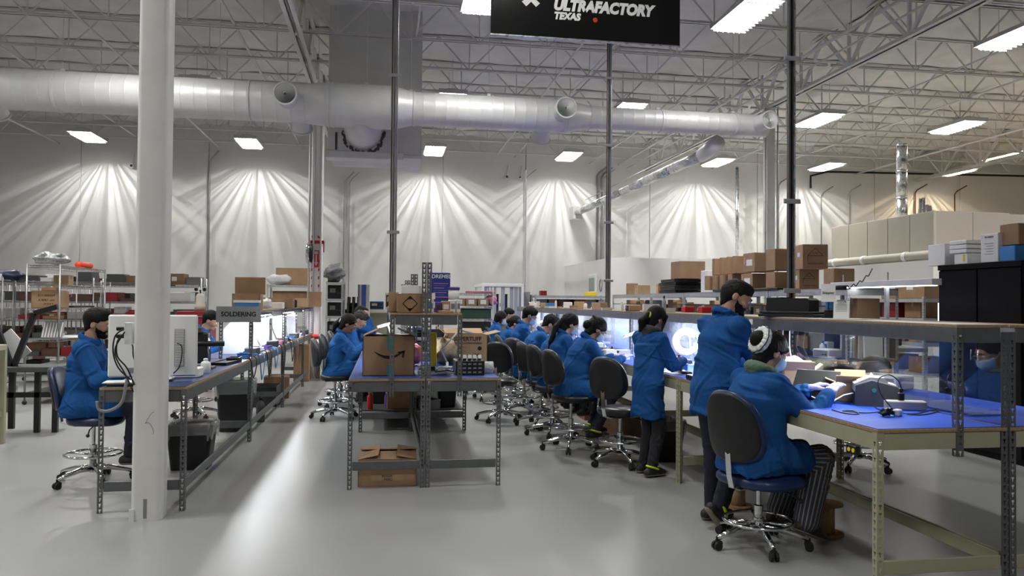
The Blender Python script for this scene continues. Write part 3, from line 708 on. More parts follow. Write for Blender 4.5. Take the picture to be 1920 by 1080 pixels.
def carton(label, c, size, rz=0.0, m='card', tape='tape', open_=False, sticker=None, group=None, name='cardboard_box', flaps=True, cat='box'):
    """c = centre of the base; size = (x, y, z)"""
    t = thing(name, label, cat, c, rz, group); x, y, z = size; 
    if open_:
        b = MB(); w = .006
        b.b2(-x/2, x/2, -y/2, -y/2+w, 0, z); b.b2(-x/2, x/2, y/2-w, y/2, 0, z); b.b2(-x/2, -x/2+w, -y/2, y/2, 0, z); b.b2(x/2-w, x/2, -y/2, y/2, 0, z); b.b2(-x/2, x/2, -y/2, y/2, 0, w); b.build('body', m, t)
        for i, (px, py, lx, ly) in enumerate(((0, -y/2, x, y*.45), (0, y/2, x, y*.45), (-x/2, 0, x*.35, y), (x/2, 0, x*.35, y))):
            an = open_[i] if isinstance(open_, (list, tuple)) else R(35)
            if an is None: continue
            if i < 2: s = -1 if i == 0 else 1; MB().box((px, py+s*ly/2*math.cos(an), z+ly/2*math.sin(an)), (lx, ly, .005), (s*an, 0, 0)).build('flap', m, t)
            else: s = -1 if i == 2 else 1; MB().box((px+s*lx/2*math.cos(an), py, z+lx/2*math.sin(an)), (lx, ly, .005), (0, -s*an, 0)).build('flap', m, t)
    else:
        MB().box((0, 0, z/2), (x, y, z-.003), None, min(.006, z*.1)).build('body', m, t)
        if flaps:
            for s in (-1, 1): MB().box((0, s*y/4, z-.0005), (x-.006, y/2-.006, .003)).build('flap', m, t)
            if tape:
                b = MB().b2(-x/2+.002, x/2-.002, -.024, .024, z+.001, z+.0022); b.b2(-x/2-.0012, -x/2, -.024, .024, z-min(.07, z*.4), z); b.b2(x/2, x/2+.0012, -.024, .024, z-min(.07, z*.4), z); b.build('tape', tape, t)
    if sticker:
        for (face, u, v, wu, hv, sm) in sticker:
            b = MB()
            if face == '-y': b.b2(u-wu/2, u+wu/2, -y/2-.0015, -y/2, v-hv/2, v+hv/2)
            elif face == '-x': b.b2(-x/2-.0015, -x/2, u-wu/2, u+wu/2, v-hv/2, v+hv/2)
            elif face == '+z': b.b2(u-wu/2, u+wu/2, v-hv/2, v+hv/2, z, z+.0015)
            b.build('sticker', sm, t)
    return t
def tray(label, c, size, m, rz=0, group=None, cat='tray', name='parts_tray', fill=None):
    t = thing(name, label, cat, c, rz, group); x, y, z = size; w = .005
    b = MB(); b.b2(-x/2, x/2, -y/2, -y/2+w, 0, z); b.b2(-x/2, x/2, y/2-w, y/2, 0, z); b.b2(-x/2, -x/2+w, -y/2, y/2, 0, z); b.b2(x/2-w, x/2, -y/2, y/2, 0, z); b.b2(-x/2, x/2, -y/2, y/2, 0, w); b.build('body', m, t)
    b = MB(); b.b2(-x/2-.006, x/2+.006, -y/2-.006, -y/2, z-.008, z); b.b2(-x/2-.006, x/2+.006, y/2, y/2+.006, z-.008, z); b.b2(-x/2-.006, -x/2, -y/2, y/2, z-.008, z); b.b2(x/2, x/2+.006, -y/2, y/2, z-.008, z); b.build('rim', m, t)
    if fill: MB().box((0, 0, z*.4), (x*.9, y*.9, z*.7), None, .004).build('contents', fill, t)
    return t
def bottle(label, c, h, r, m, cap='white', group=None):
    t = thing('bottle', label, 'bottle', c, 0, group)
    o = MB().lathe([(r*.92, 0), (r, .01), (r, h*.62), (r*.85, h*.72), (r*.38, h*.82), (r*.38, h*.86)], n=14).build('body', m, t); smooth_by_angle(o, 40)
    MB().lathe([(r*.45, h*.84), (r*.45, h*.96), (r*.25, h), (.001, h)], n=12).build('cap', cap, t, True); return t
def device(label, c, size, m, rz=0, front='black', name='bench_instrument', cat='instrument', group=None):
    t = thing(name, label, cat, c, rz, group); x, y, z = size
    MB().box((0, 0, z/2), (x, y, z-.002), None, min(.012, z*.12)).build('case', m, t)
    f = MB().b2(-x*.42, x*.42, -y/2-.003, -y/2, z*.15, z*.85).build('front_panel', front, t)
    MB().b2(-x*.32, x*.05, -y/2-.005, -y/2-.003, z*.45, z*.75).build('display', 'midgrey', f)
    for k in range(2): MB().cyl((x*(.18+.16*k), -y/2-.02, z*.4), (x*(.18+.16*k), -y/2-.002, z*.4), min(.014, z*.1), 10).build('knob', 'darkgrey', f, True)
    return t
def bagblob(label, c, r, sc, m, name='plastic_bag', cat='bag', seed=1, amp=.25):
    rnd = np.random.RandomState(seed); mb = MB().sph((0, 0, 0), 1, 22, 14); V = np.array(mb.v); n = V.copy()
    for k in range(7): d = rnd.randn(3); f = 2+rnd.rand()*5; V += n*(amp*.28*np.sin(V@d*f+rnd.rand()*6))[:, None]
    V *= np.array(sc)*r; V[:, 2] -= V[:, 2].min(); mb.v = [tuple(p) for p in V]
    return tag(mb.build(name, m, None, True, c), label, cat)
def cable(label, pts, r=.005, m='black', name='cable', cat='cable', sub=4):
    pts = [Vector(p) for p in pts]; out = []
    for i in range(len(pts)-1):
        p0 = pts[max(i-1, 0)]; p1 = pts[i]; p2 = pts[i+1]; p3 = pts[min(i+2, len(pts)-1)]
        for k in range(sub):
            t = k/sub; out.append(.5*((2*p1)+(p2-p0)*t+(2*p0-5*p1+4*p2-p3)*t*t+(3*p1-p0-3*p2+p3)*t**3))
    out.append(pts[-1]); o = MB().tube(out, r, 6).build(name, m, None, True)
    if label: tag(o, label, cat)
    return o
def wire_rack(label, x0, x1, y0, y1, h, levels, group='wire racks', casters=True):
    t = thing('wire_rack', label, 'shelf', ((x0+x1)/2, (y0+y1)/2, 0), 0, group); a, b = (x1-x0)/2, (y1-y0)/2
    for sx in (-1, 1):
        for sy in (-1, 1):
            MB().cyl((sx*a, sy*b, .07 if casters else 0), (sx*a, sy*b, h), .0135, 10).build('post', 'wire', t, True)
            if casters: MB().lathe([(.001, -.012), (.032, -.012), (.035, 0), (.032, .012), (.001, .012)], (sx*a, sy*b, .035), 14, Euler((R(90), 0, 0)).to_matrix()).build('caster', 'rubber', t, True)
    for z in levels:
        mb = MB()
        for zz in (z, z-.032):
            mb.tube([(-a, -b, zz), (a, -b, zz)], .0045, 6); mb.tube([(-a, b, zz), (a, b, zz)], .0045, 6); mb.tube([(-a, -b, zz), (-a, b, zz)], .0045, 6); mb.tube([(a, -b, zz), (a, b, zz)], .0045, 6)
        def zig(p, q):
            p, q = Vector(p), Vector(q); n = max(3, int((q-p).length/.05)); 
            mb.tube([p.lerp(q, k/n)-Vector((0, 0, .032*(k % 2))) for k in range(n+1)], .0028, 4)
        zig((-a, -b, z), (a, -b, z)); zig((a, -b, z), (a, b, z)); zig((-a, -b, z), (-a, b, z)); zig((-a, b, z), (a, b, z))
        n = max(4, int(2*a/.045)); 
        for k in range(1, n): x = -a+2*a*k/n; mb.tube([(x, -b, z+.003), (x, b, z+.003)], .0022, 4)
        mb.build('wire_shelf', 'wire', t)
    return t
def trash_can(label, c, w, d, h, rz=0, body='black', liner=True):
    t = thing('trash_can', label, 'trash can', c, rz); mb = MB(); P0 = rrect(w*.8, d*.8, .04); P1 = rrect(w, d, .05); n = len(P0)
    lay = [(P0, 0, 1), (P1, h*.97, 1), ([(x*1.04, y*1.04) for x, y in P1], h*.97, 1), ([(x*1.04, y*1.04) for x, y in P1], h, 1), ([(x*.95, y*.95) for x, y in P1], h, 1), ([(x*.95, y*.95) for x, y in P0], .02, 1)]
    for P, z, _ in lay:
        for x, y in P: mb.v.append((x, y, z))
    for i in range(len(lay)-1):
        for k in range(n): mb.f.append((i*n+k, i*n+(k+1) % n, (i+1)*n+(k+1) % n, (i+1)*n+k))
    mb.f.append(tuple(reversed(range(n)))); mb.f.append(tuple((len(lay)-1)*n+k for k in range(n))); mb.build('bin', body, t)
    if liner:
        mb = MB(); N = 48; ring = []
        PL = [P1[int(k*n/N) % n] for k in range(N)]; zs = [(1.02, h*.72), (1.07, h*.86), (1.08, h*1.0), (1.03, h*1.05), (.94, h*1.02), (.9, h*.8)]
        for j, (s, z) in enumerate(zs):
            for k, (x, y) in enumerate(PL): q = s+.018*math.sin(k*1.9+j)+(.02*math.sin(k*.7) if j == 0 else 0); mb.v.append((x*q, y*q, z+(.03*math.sin(k*1.1+j) if j in (0,) else .008*math.sin(k*2.3))))
        for j in range(len(zs)-1):
            for k in range(N): mb.f.append((j*N+k, j*N+(k+1) % N, (j+1)*N+(k+1) % N, (j+1)*N+k))
        mb.build('liner', 'liner', t, True)
    return t
# ================================================================== WORKBENCH ROWS
LY = [6.17, 9.10, 11.95, 14.80, 16.45]
ll = ['near', 'second', 'third', 'far']
def bench_left(i):
    y0, y1 = LY[i]+.004, LY[i+1]-.004
    return bench(f'grey steel soldering bench with dark blue mat, {ll[i]} unit of the left row', -2.10, -1.48, y0, y1, -1, rear_h=(.918 if i == 0 else 1.46), shelf=(None if i == 0 else (.36, 1.48)), near=False, matcol='navymat')
for i in range(4): bench_left(i)
MY = [6.67, 9.61, 12.5, 15.4]
for i in range(3):
    nm = ['near', 'second', 'far'][i]
    bench(f'grey workbench with blue mat in the middle island, {nm} unit on the left side', -.30, .352, MY[i]+.004, MY[i+1]-.004, -1, rear_h=1.94, shelf=(.305, 1.50), matcol='midmat')
    bench(f'grey workbench with blue mat in the middle island, {nm} unit on the right side', .358, 1.012, MY[i]+.004, MY[i+1]-.004, 1, rear_h=1.94, shelf=(.305, 1.50), matcol='midmat')
RY = [3.74, 6.57, 9.40, 12.23, 15.06, 17.9]
rn = ['nearest', 'second', 'third', 'fourth', 'farthest']
for i in range(5):
    bench(f'long workbench in the right row, {rn[i]} unit on the aisle side', 2.60, 3.392, RY[i]+.004, RY[i+1]-.004, -1, fm='olive', rm='steelgrey' if i == 0 else 'steelmid', rear_h=1.46, shelf=(.315, 1.50), shelf_posts='liner' if i == 0 else True, near=(i == 0))
    bench(f'long workbench in the right row, {rn[i]} unit on the far side', 3.404, 4.19, RY[i]+.004, RY[i+1]-.004, 1, fm='olive', rm='steelgrey' if i == 0 else 'steelmid', rear_h=1.46, shelf=(.315, 1.50), near=(i == 0))
    tag(MB().b2(3.394, 3.402, RY[i]+.06, RY[i+1]-.06, .945, 1.40).build('clear_screen', 'plastic_clear' if i == 0 else 'plastic_film', None), f'clear plastic divider screen between the right benches, {rn[i]} panel', 'screen', 'divider screens')
tl = 0
def task_light(label, x, y, z, L):
    t = thing('task_light', label, 'lamp', (x, y, z), 0, 'under-shelf task lights')
    MB().b2(-.035, .035, -L/2, L/2, .0, .03, .004).build('housing', 'white', t); MB().b2(-.022, .022, -L/2+.02, L/2-.02, -.008, .0).build('diffuser', 'tasklamp', t)
for i in range(1, 5): task_light(f'lit white strip lamp under the right shelf, {rn[i]} bench', 3.2, (RY[i]+RY[i+1])/2, 1.412, 1.5)
task_light('lit white strip lamp under the right shelf above the label printer', 3.2, 5.1, 1.412, 1.5)
for i in range(1, 5): task_light(f'lit strip lamp on the far side of the right shelf, {rn[i]} bench', 3.6, (RY[i]+RY[i+1])/2, 1.412, 1.1)
for i in range(1, 4): task_light(f'lit strip lamp under the soldering shelf, {ll[i]} unit', -1.68, (LY[i]+LY[i+1])/2, 1.395, (LY[i+1]-LY[i])*.88)
for i in range(0, 3): task_light(f'lit strip lamp under the middle island shelf, {["near", "second", "far"][i]} unit', .2, (MY[i]+MY[i+1])/2+.3, 1.412, .8)
# ================================================================== PEOPLE (implicit surfaces meshed with surface nets)
def nv(*a): return np.array(a[0] if len(a) == 1 else a, dtype=np.float32)
def unit(v): return v/max(1e-9, float(np.linalg.norm(v)))
class Field:
    def __init__(s, lo, hi, h):
        s.lo = nv(lo); s.h = h; s.n = np.ceil((nv(hi)-s.lo)/h).astype(int)+1
        s.D = np.full(tuple(s.n), .08, dtype=np.float32)
        s.ax = [s.lo[i]+h*np.arange(s.n[i], dtype=np.float32) for i in range(3)]
    def sub(s, lo, hi):
        a = np.clip(np.floor((nv(lo)-s.lo)/s.h).astype(int), 0, s.n); b = np.clip(np.ceil((nv(hi)-s.lo)/s.h).astype(int)+1, 0, s.n)
        if np.any(b <= a): return None
        return tuple(slice(a[i], b[i]) for i in range(3))
    def put(s, sl, d, k, op):
        A = s.D[sl]
        if op == 'u':
            if k > 0: hh = np.maximum(k-np.abs(A-d), 0)/k; s.D[sl] = np.minimum(A, d)-hh*hh*k*.25
            else: s.D[sl] = np.minimum(A, d)
        else:
            d = -d
            if k > 0: hh = np.maximum(k-np.abs(A-d), 0)/k; s.D[sl] = np.maximum(A, d)+hh*hh*k*.25
            else: s.D[sl] = np.maximum(A, d)
    def cone(s, a, b, ra, rb, k=.03, lat=None, kl=1.0, op='u'):
        a, b = nv(a), nv(b); m = max(ra, rb)*max(kl, 1)+k+.03; sl = s.sub(np.minimum(a, b)-m, np.maximum(a, b)+m)
        if sl is None: return s
        X = s.ax[0][sl[0]][:, None, None]-a[0]; Y = s.ax[1][sl[1]][None, :, None]-a[1]; Z = s.ax[2][sl[2]][None, None, :]-a[2]
        ba = b-a; L2 = max(1e-9, float(ba@ba)); t = np.clip((X*ba[0]+Y*ba[1]+Z*ba[2])/L2, 0, 1)
        rx, ry, rz = X-t*ba[0], Y-t*ba[1], Z-t*ba[2]; q = rx*rx+ry*ry+rz*rz
        if lat is not None:
            rl = rx*lat[0]+ry*lat[1]+rz*lat[2]; q = q-rl*rl*(1-1/kl**2)
        s.put(sl, np.sqrt(np.maximum(q, 0))-(ra+(rb-ra)*t), k, op); return s
    def ell(s, c, r, fr=None, k=.02, op='u'):
        c = nv(c); m = max(r)+k+.03; sl = s.sub(c-m, c+m)
        if sl is None: return s
        X = s.ax[0][sl[0]][:, None, None]-c[0]; Y = s.ax[1][sl[1]][None, :, None]-c[1]; Z = s.ax[2][sl[2]][None, None, :]-c[2]
        fr = fr if fr is not None else np.eye(3, dtype=np.float32)
        P = [(X*f[0]+Y*f[1]+Z*f[2]) for f in fr]; k0 = np.sqrt(sum((P[i]/r[i])**2 for i in range(3)))+1e-6; k1 = np.sqrt(sum((P[i]/r[i]**2)**2 for i in range(3)))+1e-6
        s.put(sl, k0*(k0-1)/k1, k, op); return s
    def plane(s, c, n, k=.0):          # keep the side the normal points to
        X = s.ax[0][:, None, None]-c[0]; Y = s.ax[1][None, :, None]-c[1]; Z = s.ax[2][None, None, :]-c[2]
        n = unit(nv(n)); s.put((slice(None),)*3, (X*n[0]+Y*n[1]+Z*n[2]), k, 's'); return s
    def mesh(s, name, m, wr=0.0, seed=0, sm=1):
        D = s.D; S = D < 0; c = [S[i:S.shape[0]-1+i, j:S.shape[1]-1+j, k:S.shape[2]-1+k] for i in (0, 1) for j in (0, 1) for k in (0, 1)]
        cnt = sum(x.astype(np.int8) for x in c); act = (cnt > 0) & (cnt < 8); I = np.argwhere(act); idx = np.full(act.shape, -1, np.int32); idx[act] = np.arange(len(I))
        P = np.zeros((len(I), 3), np.float32); W = np.zeros(len(I), np.float32)
        off = [(i, j, k) for i in (0, 1) for j in (0, 1) for k in (0, 1)]
        for a in off:
            for ax in range(3):
                if a[ax]: continue
                b = list(a); b[ax] = 1
                da = D[I[:, 0]+a[0], I[:, 1]+a[1], I[:, 2]+a[2]]; db = D[I[:, 0]+b[0], I[:, 1]+b[1], I[:, 2]+b[2]]; x = (da < 0) != (db < 0)
                t = np.where(x, da/np.where(x, da-db, 1), 0); q = np.tile(np.array(a, np.float32), (len(I), 1)); q[:, ax] += t
                P[x] += q[x]; W[x] += 1
        V = (I+P/W[:, None])*s.h+s.lo; F = []
        for ax in range(3):
            o1, o2 = [(1, 2), (2, 0), (0, 1)][ax]; sl0 = [slice(None)]*3; sl1 = [slice(None)]*3; sl0[ax] = slice(0, -1); sl1[ax] = slice(1, None)
            A, B = S[tuple(sl0)], S[tuple(sl1)]; E = np.argwhere(A != B); sg = A[tuple(E.T)]
            E1 = E.copy(); E1[:, o1] -= 1; E2 = E.copy(); E2[:, o2] -= 1; E12 = E1.copy(); E12[:, o2] -= 1
            ok = np.all(E12 >= 0, 1) & np.all(E < np.array(act.shape), 1); E, E1, E2, E12, sg = E[ok], E1[ok], E2[ok], E12[ok], sg[ok]
            q = np.stack([idx[tuple(E12.T)], idx[tuple(E2.T)], idx[tuple(E.T)], idx[tuple(E1.T)]], 1); q[sg] = q[sg][:, ::-1]; F.append(q)
        F = np.concatenate(F); F = F[np.all(F >= 0, 1)][:, ::-1]
        for _ in range(sm):               # one light smoothing pass
            acc = np.zeros_like(V); w2 = np.zeros(len(V), np.float32)
            for a, b in ((0, 1), (1, 2), (2, 3), (3, 0)):
                np.add.at(acc, F[:, a], V[F[:, b]]); np.add.at(acc, F[:, b], V[F[:, a]]); np.add.at(w2, F[:, a], 1); np.add.at(w2, F[:, b], 1)
            V = V*.5+.5*acc/np.maximum(w2, 1)[:, None]
        if wr:
            n = np.cross(V[F[:, 2]]-V[F[:, 0]], V[F[:, 3]]-V[F[:, 1]]); N = np.zeros_like(V)
            for a in range(4): np.add.at(N, F[:, a], n)
            N /= np.maximum(1e-9, np.linalg.norm(N, axis=1))[:, None]; rnd = np.random.RandomState(seed); d = np.zeros(len(V), np.float32); cs = min(1, float(np.ptp(V, axis=0).max())/.7)
            for k in range(60 if len(V) > 3000 else 24):      # individual creases
                c = V[rnd.randint(len(V))]
                t = unit(rnd.randn(3)*np.array([1, 1, .9])); u = unit(np.cross(t, rnd.randn(3))); sg = (.007+.009*rnd.rand())*cs; L = (.05+.10*rnd.rand())*cs; q = V-c
                a = q@u+.25*sg*np.sin(q@t*30+rnd.rand()*6); b = q@t; r2 = np.einsum('ij,ij->i', q, q); g = np.exp(-(b/L)**2)*np.exp(-r2/((.16*cs)**2))
                d += g*(np.exp(-(a/sg)**2)-.8*np.exp(-((a-1.7*sg)/sg)**2))*(.5+rnd.rand())
            V = V+N*(wr*d)[:, None]
        me = bpy.data.meshes.new(name); me.vertices.add(len(V)); me.vertices.foreach_set('co', V.astype(np.float32).ravel())
        me.loops.add(len(F)*4); me.loops.foreach_set('vertex_index', F.astype(np.int32).ravel()); me.polygons.add(len(F))
        me.polygons.foreach_set('loop_start', np.arange(0, len(F)*4, 4, dtype=np.int32)); me.polygons.foreach_set('loop_total', np.full(len(F), 4, np.int32)); me.polygons.foreach_set('use_smooth', np.ones(len(F), bool))
        me.materials.append(MATS[m]); me.update(); me.validate(); return me, V
def ik(a, t, l1, l2, pole):
    a, t = nv(a), nv(t); d = t-a; L = float(np.linalg.norm(d)); L2 = min(L, (l1+l2)*.999); d = d/max(L, 1e-6); t = a+d*L2
    x = (l1*l1-l2*l2+L2*L2)/(2*L2); y = math.sqrt(max(0, l1*l1-x*x)); p = nv(pole); p = unit(p-d*(p@d)); return a+d*x+p*y, t
def rotax(ax, an):
    ax = unit(nv(ax)); return np.array(Matrix.Rotation(an, 3, Vector([float(q) for q in ax])), dtype=np.float32)
def hand(F, wr, dr, lat, up, infl=0.0, curl=.5, side=1, k=.006, s=1.0):
    """dr: finger direction, lat: thumb side, up: back of the hand"""
    kn = wr+dr*.09*s; F.cone(wr-dr*.03, wr+dr*.02, .024*s+infl, .021*s+infl, .01, lat, 1.25); F.cone(wr+dr*.02, kn, .015*s+infl, .0145*s+infl, .012, lat, 2.3)
    for i, (o, l) in enumerate(((.030, .066), (.010, .076), (-.010, .071), (-.029, .056))):
        b = kn+lat*o*s-dr*.006*abs(o)/.03; c1 = curl*.5; c2 = curl*1.3
        m = b+(dr*math.cos(c1)-up*math.sin(c1))*l*.5*s; e = m+(dr*math.cos(c2)-up*math.sin(c2))*l*.5*s
        F.cone(b-dr*.01, m, .0094*s+infl, .0088*s+infl, k); F.cone(m, e, .0088*s+infl, .0074*s+infl, .003)
    b = wr+dr*.025*s+lat*.022*s; m = b+(lat*.62+dr*.72-up*.25)*.045*s; e = m+(dr*.9+lat*.15-up*.35)*.034*s
    F.cone(b, m, .014*s+infl, .0105*s+infl, .012); F.cone(m, e, .0105*s+infl, .0085*s+infl, .004)
def person(label, loc, rz, hip=(0, 0, .92), lean=4, side=0, hpitch=20, hyaw=0, hands=((.3, .18, .95), (.3, -.18, .95)), epole=(-.6, .5, -.8), feet=((.02, .1, .06), (.02, -.1, .06)), fdir=(0, 0), fpitch=(0, 0),
           kpole=(1, 0, .3), s=1.0, bulk=1.0, hem=.80, seated=False, hair='short', beard=False, glasses=False, mask=False, glove=False, skin='skin', hairm='hair', trousers='jeans', shoe='shoe', neon=False, hood=None, fine=False, gid=0, wr=.004, curl=.5, sway=0.0, hroll=0, band=False, stripes=False, shoulder_drop=0.0, baggy=1.0, cut=None):
    hip = nv(hip); UP = nv(0, 0, 1); LAT = nv(0, 1, 0)
    sp = unit(nv(math.sin(R(lean)), math.sin(R(side)), math.cos(R(lean)))); fw = unit(np.cross(LAT, sp)); lat = unit(np.cross(sp, fw))
    if sway: rm = rotax(sp, sway); fw = rm@fw; lat = rm@lat
    waist = hip+sp*.17*s; chest = hip+sp*.36*s; nb = hip+sp*.515*s+fw*.0
    sh = [hip+sp*(.455-shoulder_drop)*s+lat*(.168*s*bulk**.4)*q for q in (1, -1)]
    ua, fa = .295*s, .255*s; th, sk = .43*s, .42*s
    EL = []; HD = []
    for i, q in enumerate((1, -1)):
        p = nv(epole[0], epole[1]*q, epole[2]) if not isinstance(epole[0], (tuple, list)) else nv(epole[i]); e, h_ = ik(sh[i], nv(hands[i]), ua, fa, p); EL.append(e); HD.append(h_)
    hj = [hip+lat*(.088*s)*q-UP*.02 for q in (1, -1)]; KN = []; AN = []
    for i in range(2):
        p = nv(kpole) if not isinstance(kpole[0], (tuple, list)) else nv(kpole[i]); k_, a_ = ik(hj[i], nv(feet[i]), th, sk, p); KN.append(k_); AN.append(a_)
    # head frame
    hf = rotax(lat, R(hpitch*.35+lean*.25))@nv(fw); neck = unit(sp*.86+fw*.24*(1+hpitch/90)+UP*.15)
    hu = unit(rotax(lat, R(hpitch))@UP); hu = unit(hu); hf = unit(np.cross(lat, hu)); hl = unit(np.cross(hu, hf))
    if hyaw: rm = rotax(hu, R(hyaw)); hf = rm@hf; hl = rm@hl
    if hroll: rm = rotax(hf, R(hroll)); hu = rm@hu; hl = rm@hl
    nk = nb+neck*.062*s; hc = nk+hu*.105*s+hf*.022*s; fr = np.stack([hf, hl, hu])
    def H(x, y, z): return hc+(hf*x+hl*y+hu*z)*s
    pts = np.array([hip, nb, hc+UP*.2, hc-UP*.1]+EL+HD+KN+AN+[a+UP*-.1 for a in AN]); lo = pts.min(0)-.24; hi = pts.max(0)+.24; lo[2] = max(lo[2], -.05)
    hb = .006 if fine else .0085
    # ---- skin: one continuous body
    F = Field(lo, hi, hb)
    F.cone(hip, chest, .095*s, .10*s, .03, lat, 1.35); F.cone(chest, nb-sp*.05, .10*s, .06*s, .03, lat, 1.5)
    F.cone(nb-sp*.06, nk+hu*.05*s, .058*s, .052*s, .03)
    for i in range(2):
        F.cone(sh[i], EL[i], .047*s, .038*s, .03); F.cone(EL[i], HD[i], .038*s, .024*s, .015); F.cone(hj[i], KN[i], .075*s, .05*s, .03); F.cone(KN[i], AN[i], .048*s, .035*s, .02)
        toe = AN[i]+(nv(math.cos(fdir[i])*math.cos(fpitch[i]), math.sin(fdir[i])*math.cos(fpitch[i]), math.sin(fpitch[i])))*.12*s-UP*.03*s; F.cone(AN[i]-UP*.02, toe, .032*s, .022*s, .02)
    def headsdf(G, q=0.0):
        G.ell(H(-.012, 0, .03), nv(.098+q, .076+q, .094+q)*s, fr, .02); G.cone(H(.02, 0, -.02), H(.045, 0, -.082), (.066+q)*s, (.040+q)*s, .03, hl, 1.0); G.ell(H(.045, 0, -.005), nv(.055+q, .062+q, .07+q)*s, fr, .03)
    headsdf(F)
    F.ell(H(.078, 0, -.100), nv(.020, .022, .016)*s, fr, .02)
    F.cone(H(.094, 0, .012), H(.117, 0, -.034), .0075*s, .0105*s, .012)
    for q in (1, -1):
        F.ell(H(.113, q*.012, -.038), nv(.009, .009, .007)*s, fr, .006); F.ell(H(.088, q*.032, .024), nv(.012, .022, .008)*s, fr, .014)
        F.ell(H(.103, q*.033, -.002), nv(.014, .017, .011)*s, fr, .012, 's'); F.ell(H(.070, q*.045, -.035), nv(.02, .018, .02)*s, fr, .02)
        F.ell(H(-.012, q*.079, -.018), nv(.021, .009, .033)*s, fr, .006); F.ell(H(-.006, q*.088, -.014), nv(.009, .006, .016)*s, fr, .004, 's')
    F.ell(H(.094, 0, -.064), nv(.011, .026, .0065)*s, fr, .006); F.ell(H(.091, 0, -.077), nv(.011, .023, .0075)*s, fr, .006)
    hdir = []
    for i in range(2):
        d = unit(HD[i]-EL[i]); d = unit(d+nv(0, 0, -.15)); l = unit(np.cross(d, UP))*(1 if i == 0 else -1)*1.0; l = unit(l); u = unit(np.cross(l, d))*(1 if i == 1 else -1); u = u if u[2] > -.2 else -u; hdir.append((d, l, u))
        hand(F, HD[i], d, l, u, 0, curl, s=s)
    me, V = F.mesh('person', skin); root = link('person', me, None, loc, (0, 0, rz)); tag(root, label, 'person', 'people at work')
    # ---- eyes and brows
    for q in (1, -1):
        MB().sph(tuple(H(.0865, q*.032, -.002)), .0125*s, 10, 8).build('eye', 'paper', root, True)
        MB().sph(tuple(H(.0965, q*.032, -.004)), .0055*s, 8, 6).build('iris', 'ink', root, True)
        b = MB().tube([tuple(H(.100, q*.014, .020)), tuple(H(.102, q*.03, .027)), tuple(H(.088, q*.052, .021))], [.004*s, .0048*s, .003*s], 6); b.build('eyebrow', hairm, root, True)
    # ---- smock
    h2 = .007 if fine else .0105
    G = Field(lo, hi, h2); B = bulk
    G.cone(nb-sp*.10*s, chest, .085*s*B, .128*s*B, .04, lat, 1.42); G.cone(chest, waist, .128*s*B, .130*s*B, .05, lat, 1.30); G.cone(waist, hip, .130*s*B, .145*s*B, .05, lat, 1.26)
    G.cone(sh[0]+fw*.0, sh[1], .066*s, .066*s, .05); G.cone(nb-sp*.02, nb-sp*.1, .062*s, .08*s, .04, lat, 1.3)
    if seated:
        for i in range(2): m = hj[i]+(KN[i]-hj[i])*.62; G.cone(hj[i], m, .115*s*B**.5, .100*s*B**.5, .05)
        G.cone((hj[0]+hj[1])/2, (KN[0]+KN[1])/2*.6+(hj[0]+hj[1])/2*.4, .115*s, .085*s, .06, lat, 1.5); G.cone(hip-UP*.03, hip-fw*.05-UP*.08, .14*s*B, .135*s*B, .05, lat, 1.3)
    else:
        G.cone(hip, hip*nv(1, 1, 0)+nv(0, 0, hem-.05)+fw*.0, .145*s*B, .165*s*B, .05, lat, 1.22)
    for i in range(2):
        d = unit(HD[i]-EL[i]); G.cone(sh[i], EL[i], .069*s*B**.5, .063*s, .035); G.cone(EL[i], HD[i]-d*.035, .063*s, .047*s, .025); G.cone(HD[i]-d*.05, HD[i]-d*.02, .045*s, .043*s, .01)
    if seated: G.D = np.maximum(G.D, (hip[2]-.118*s if cut is None else cut)+.004*np.sin(G.ax[1][None, :, None]*40)-G.ax[2][None, None, :])
    if not seated:
        wv = .012*np.sin(G.ax[0][:, None, None]*26)+.012*np.sin(G.ax[1][None, :, None]*21+1); G.D = np.maximum(G.D, (hem+wv)-G.ax[2][None, None, :])
    G.ell(nb+neck*.07+hf*.01, nv(.063, .063, .085)*s, None, .01, 's')
    for k in range(22):                      # collar
        a = 2*math.pi*k/22; a2 = 2*math.pi*(k+1)/22
        if abs(math.atan2(math.sin(a), math.cos(a))) < .35: continue
        def C(a): return nb+sp*(.012-.03*math.cos(a))*s+(fw*math.cos(a)*.080+lat*math.sin(a)*.078)*s+fw*.01
        G.cone(C(a), C(a2), .014*s, .014*s, .012); G.cone(C(a)+sp*.022, C(a2)+sp*.022, .009*s, .009*s, .012)
    me, V = G.mesh('smock', 'smock', wr, gid*7+3); link('smock', me, root)
    # ---- trousers
    T = Field(lo, hi, h2); T.cone(hj[0], hj[1], .085*s*B, .085*s*B, .04)
    for i in range(2): ta = AN[i]+(KN[i]-AN[i])*.06; T.cone(hj[i], KN[i], .086*s*B**.5, .073*s*B**.5, .03); T.cone(KN[i], ta, .072*s*B**.5*baggy**.5, .055*s*B**.5*baggy, .02)
    me, V = T.mesh('trousers', 'stripes' if stripes else trousers, .004, gid*5+1)
    if stripes:
        ang = np.zeros(len(V), np.float32); best = np.full(len(V), 9., np.float32)
        for i in range(2):
            for a, b in ((hj[i], KN[i]), (KN[i], AN[i])):
                ba = b-a; t = np.clip(((V-a)@ba)/(ba@ba), 0, 1); r = V-(a+t[:, None]*ba); d = np.linalg.norm(r, axis=1); ax = unit(ba); u = unit(LAT-ax*(ax@LAT)); w_ = np.cross(ax, u); g = np.arctan2(r@w_, r@u)*20; m_ = d < best; ang[m_] = g[m_]; best[m_] = d[m_]
        at = me.attributes.new('ang', 'FLOAT', 'POINT'); at.data.foreach_set('value', ang)
    link('trousers', me, root)
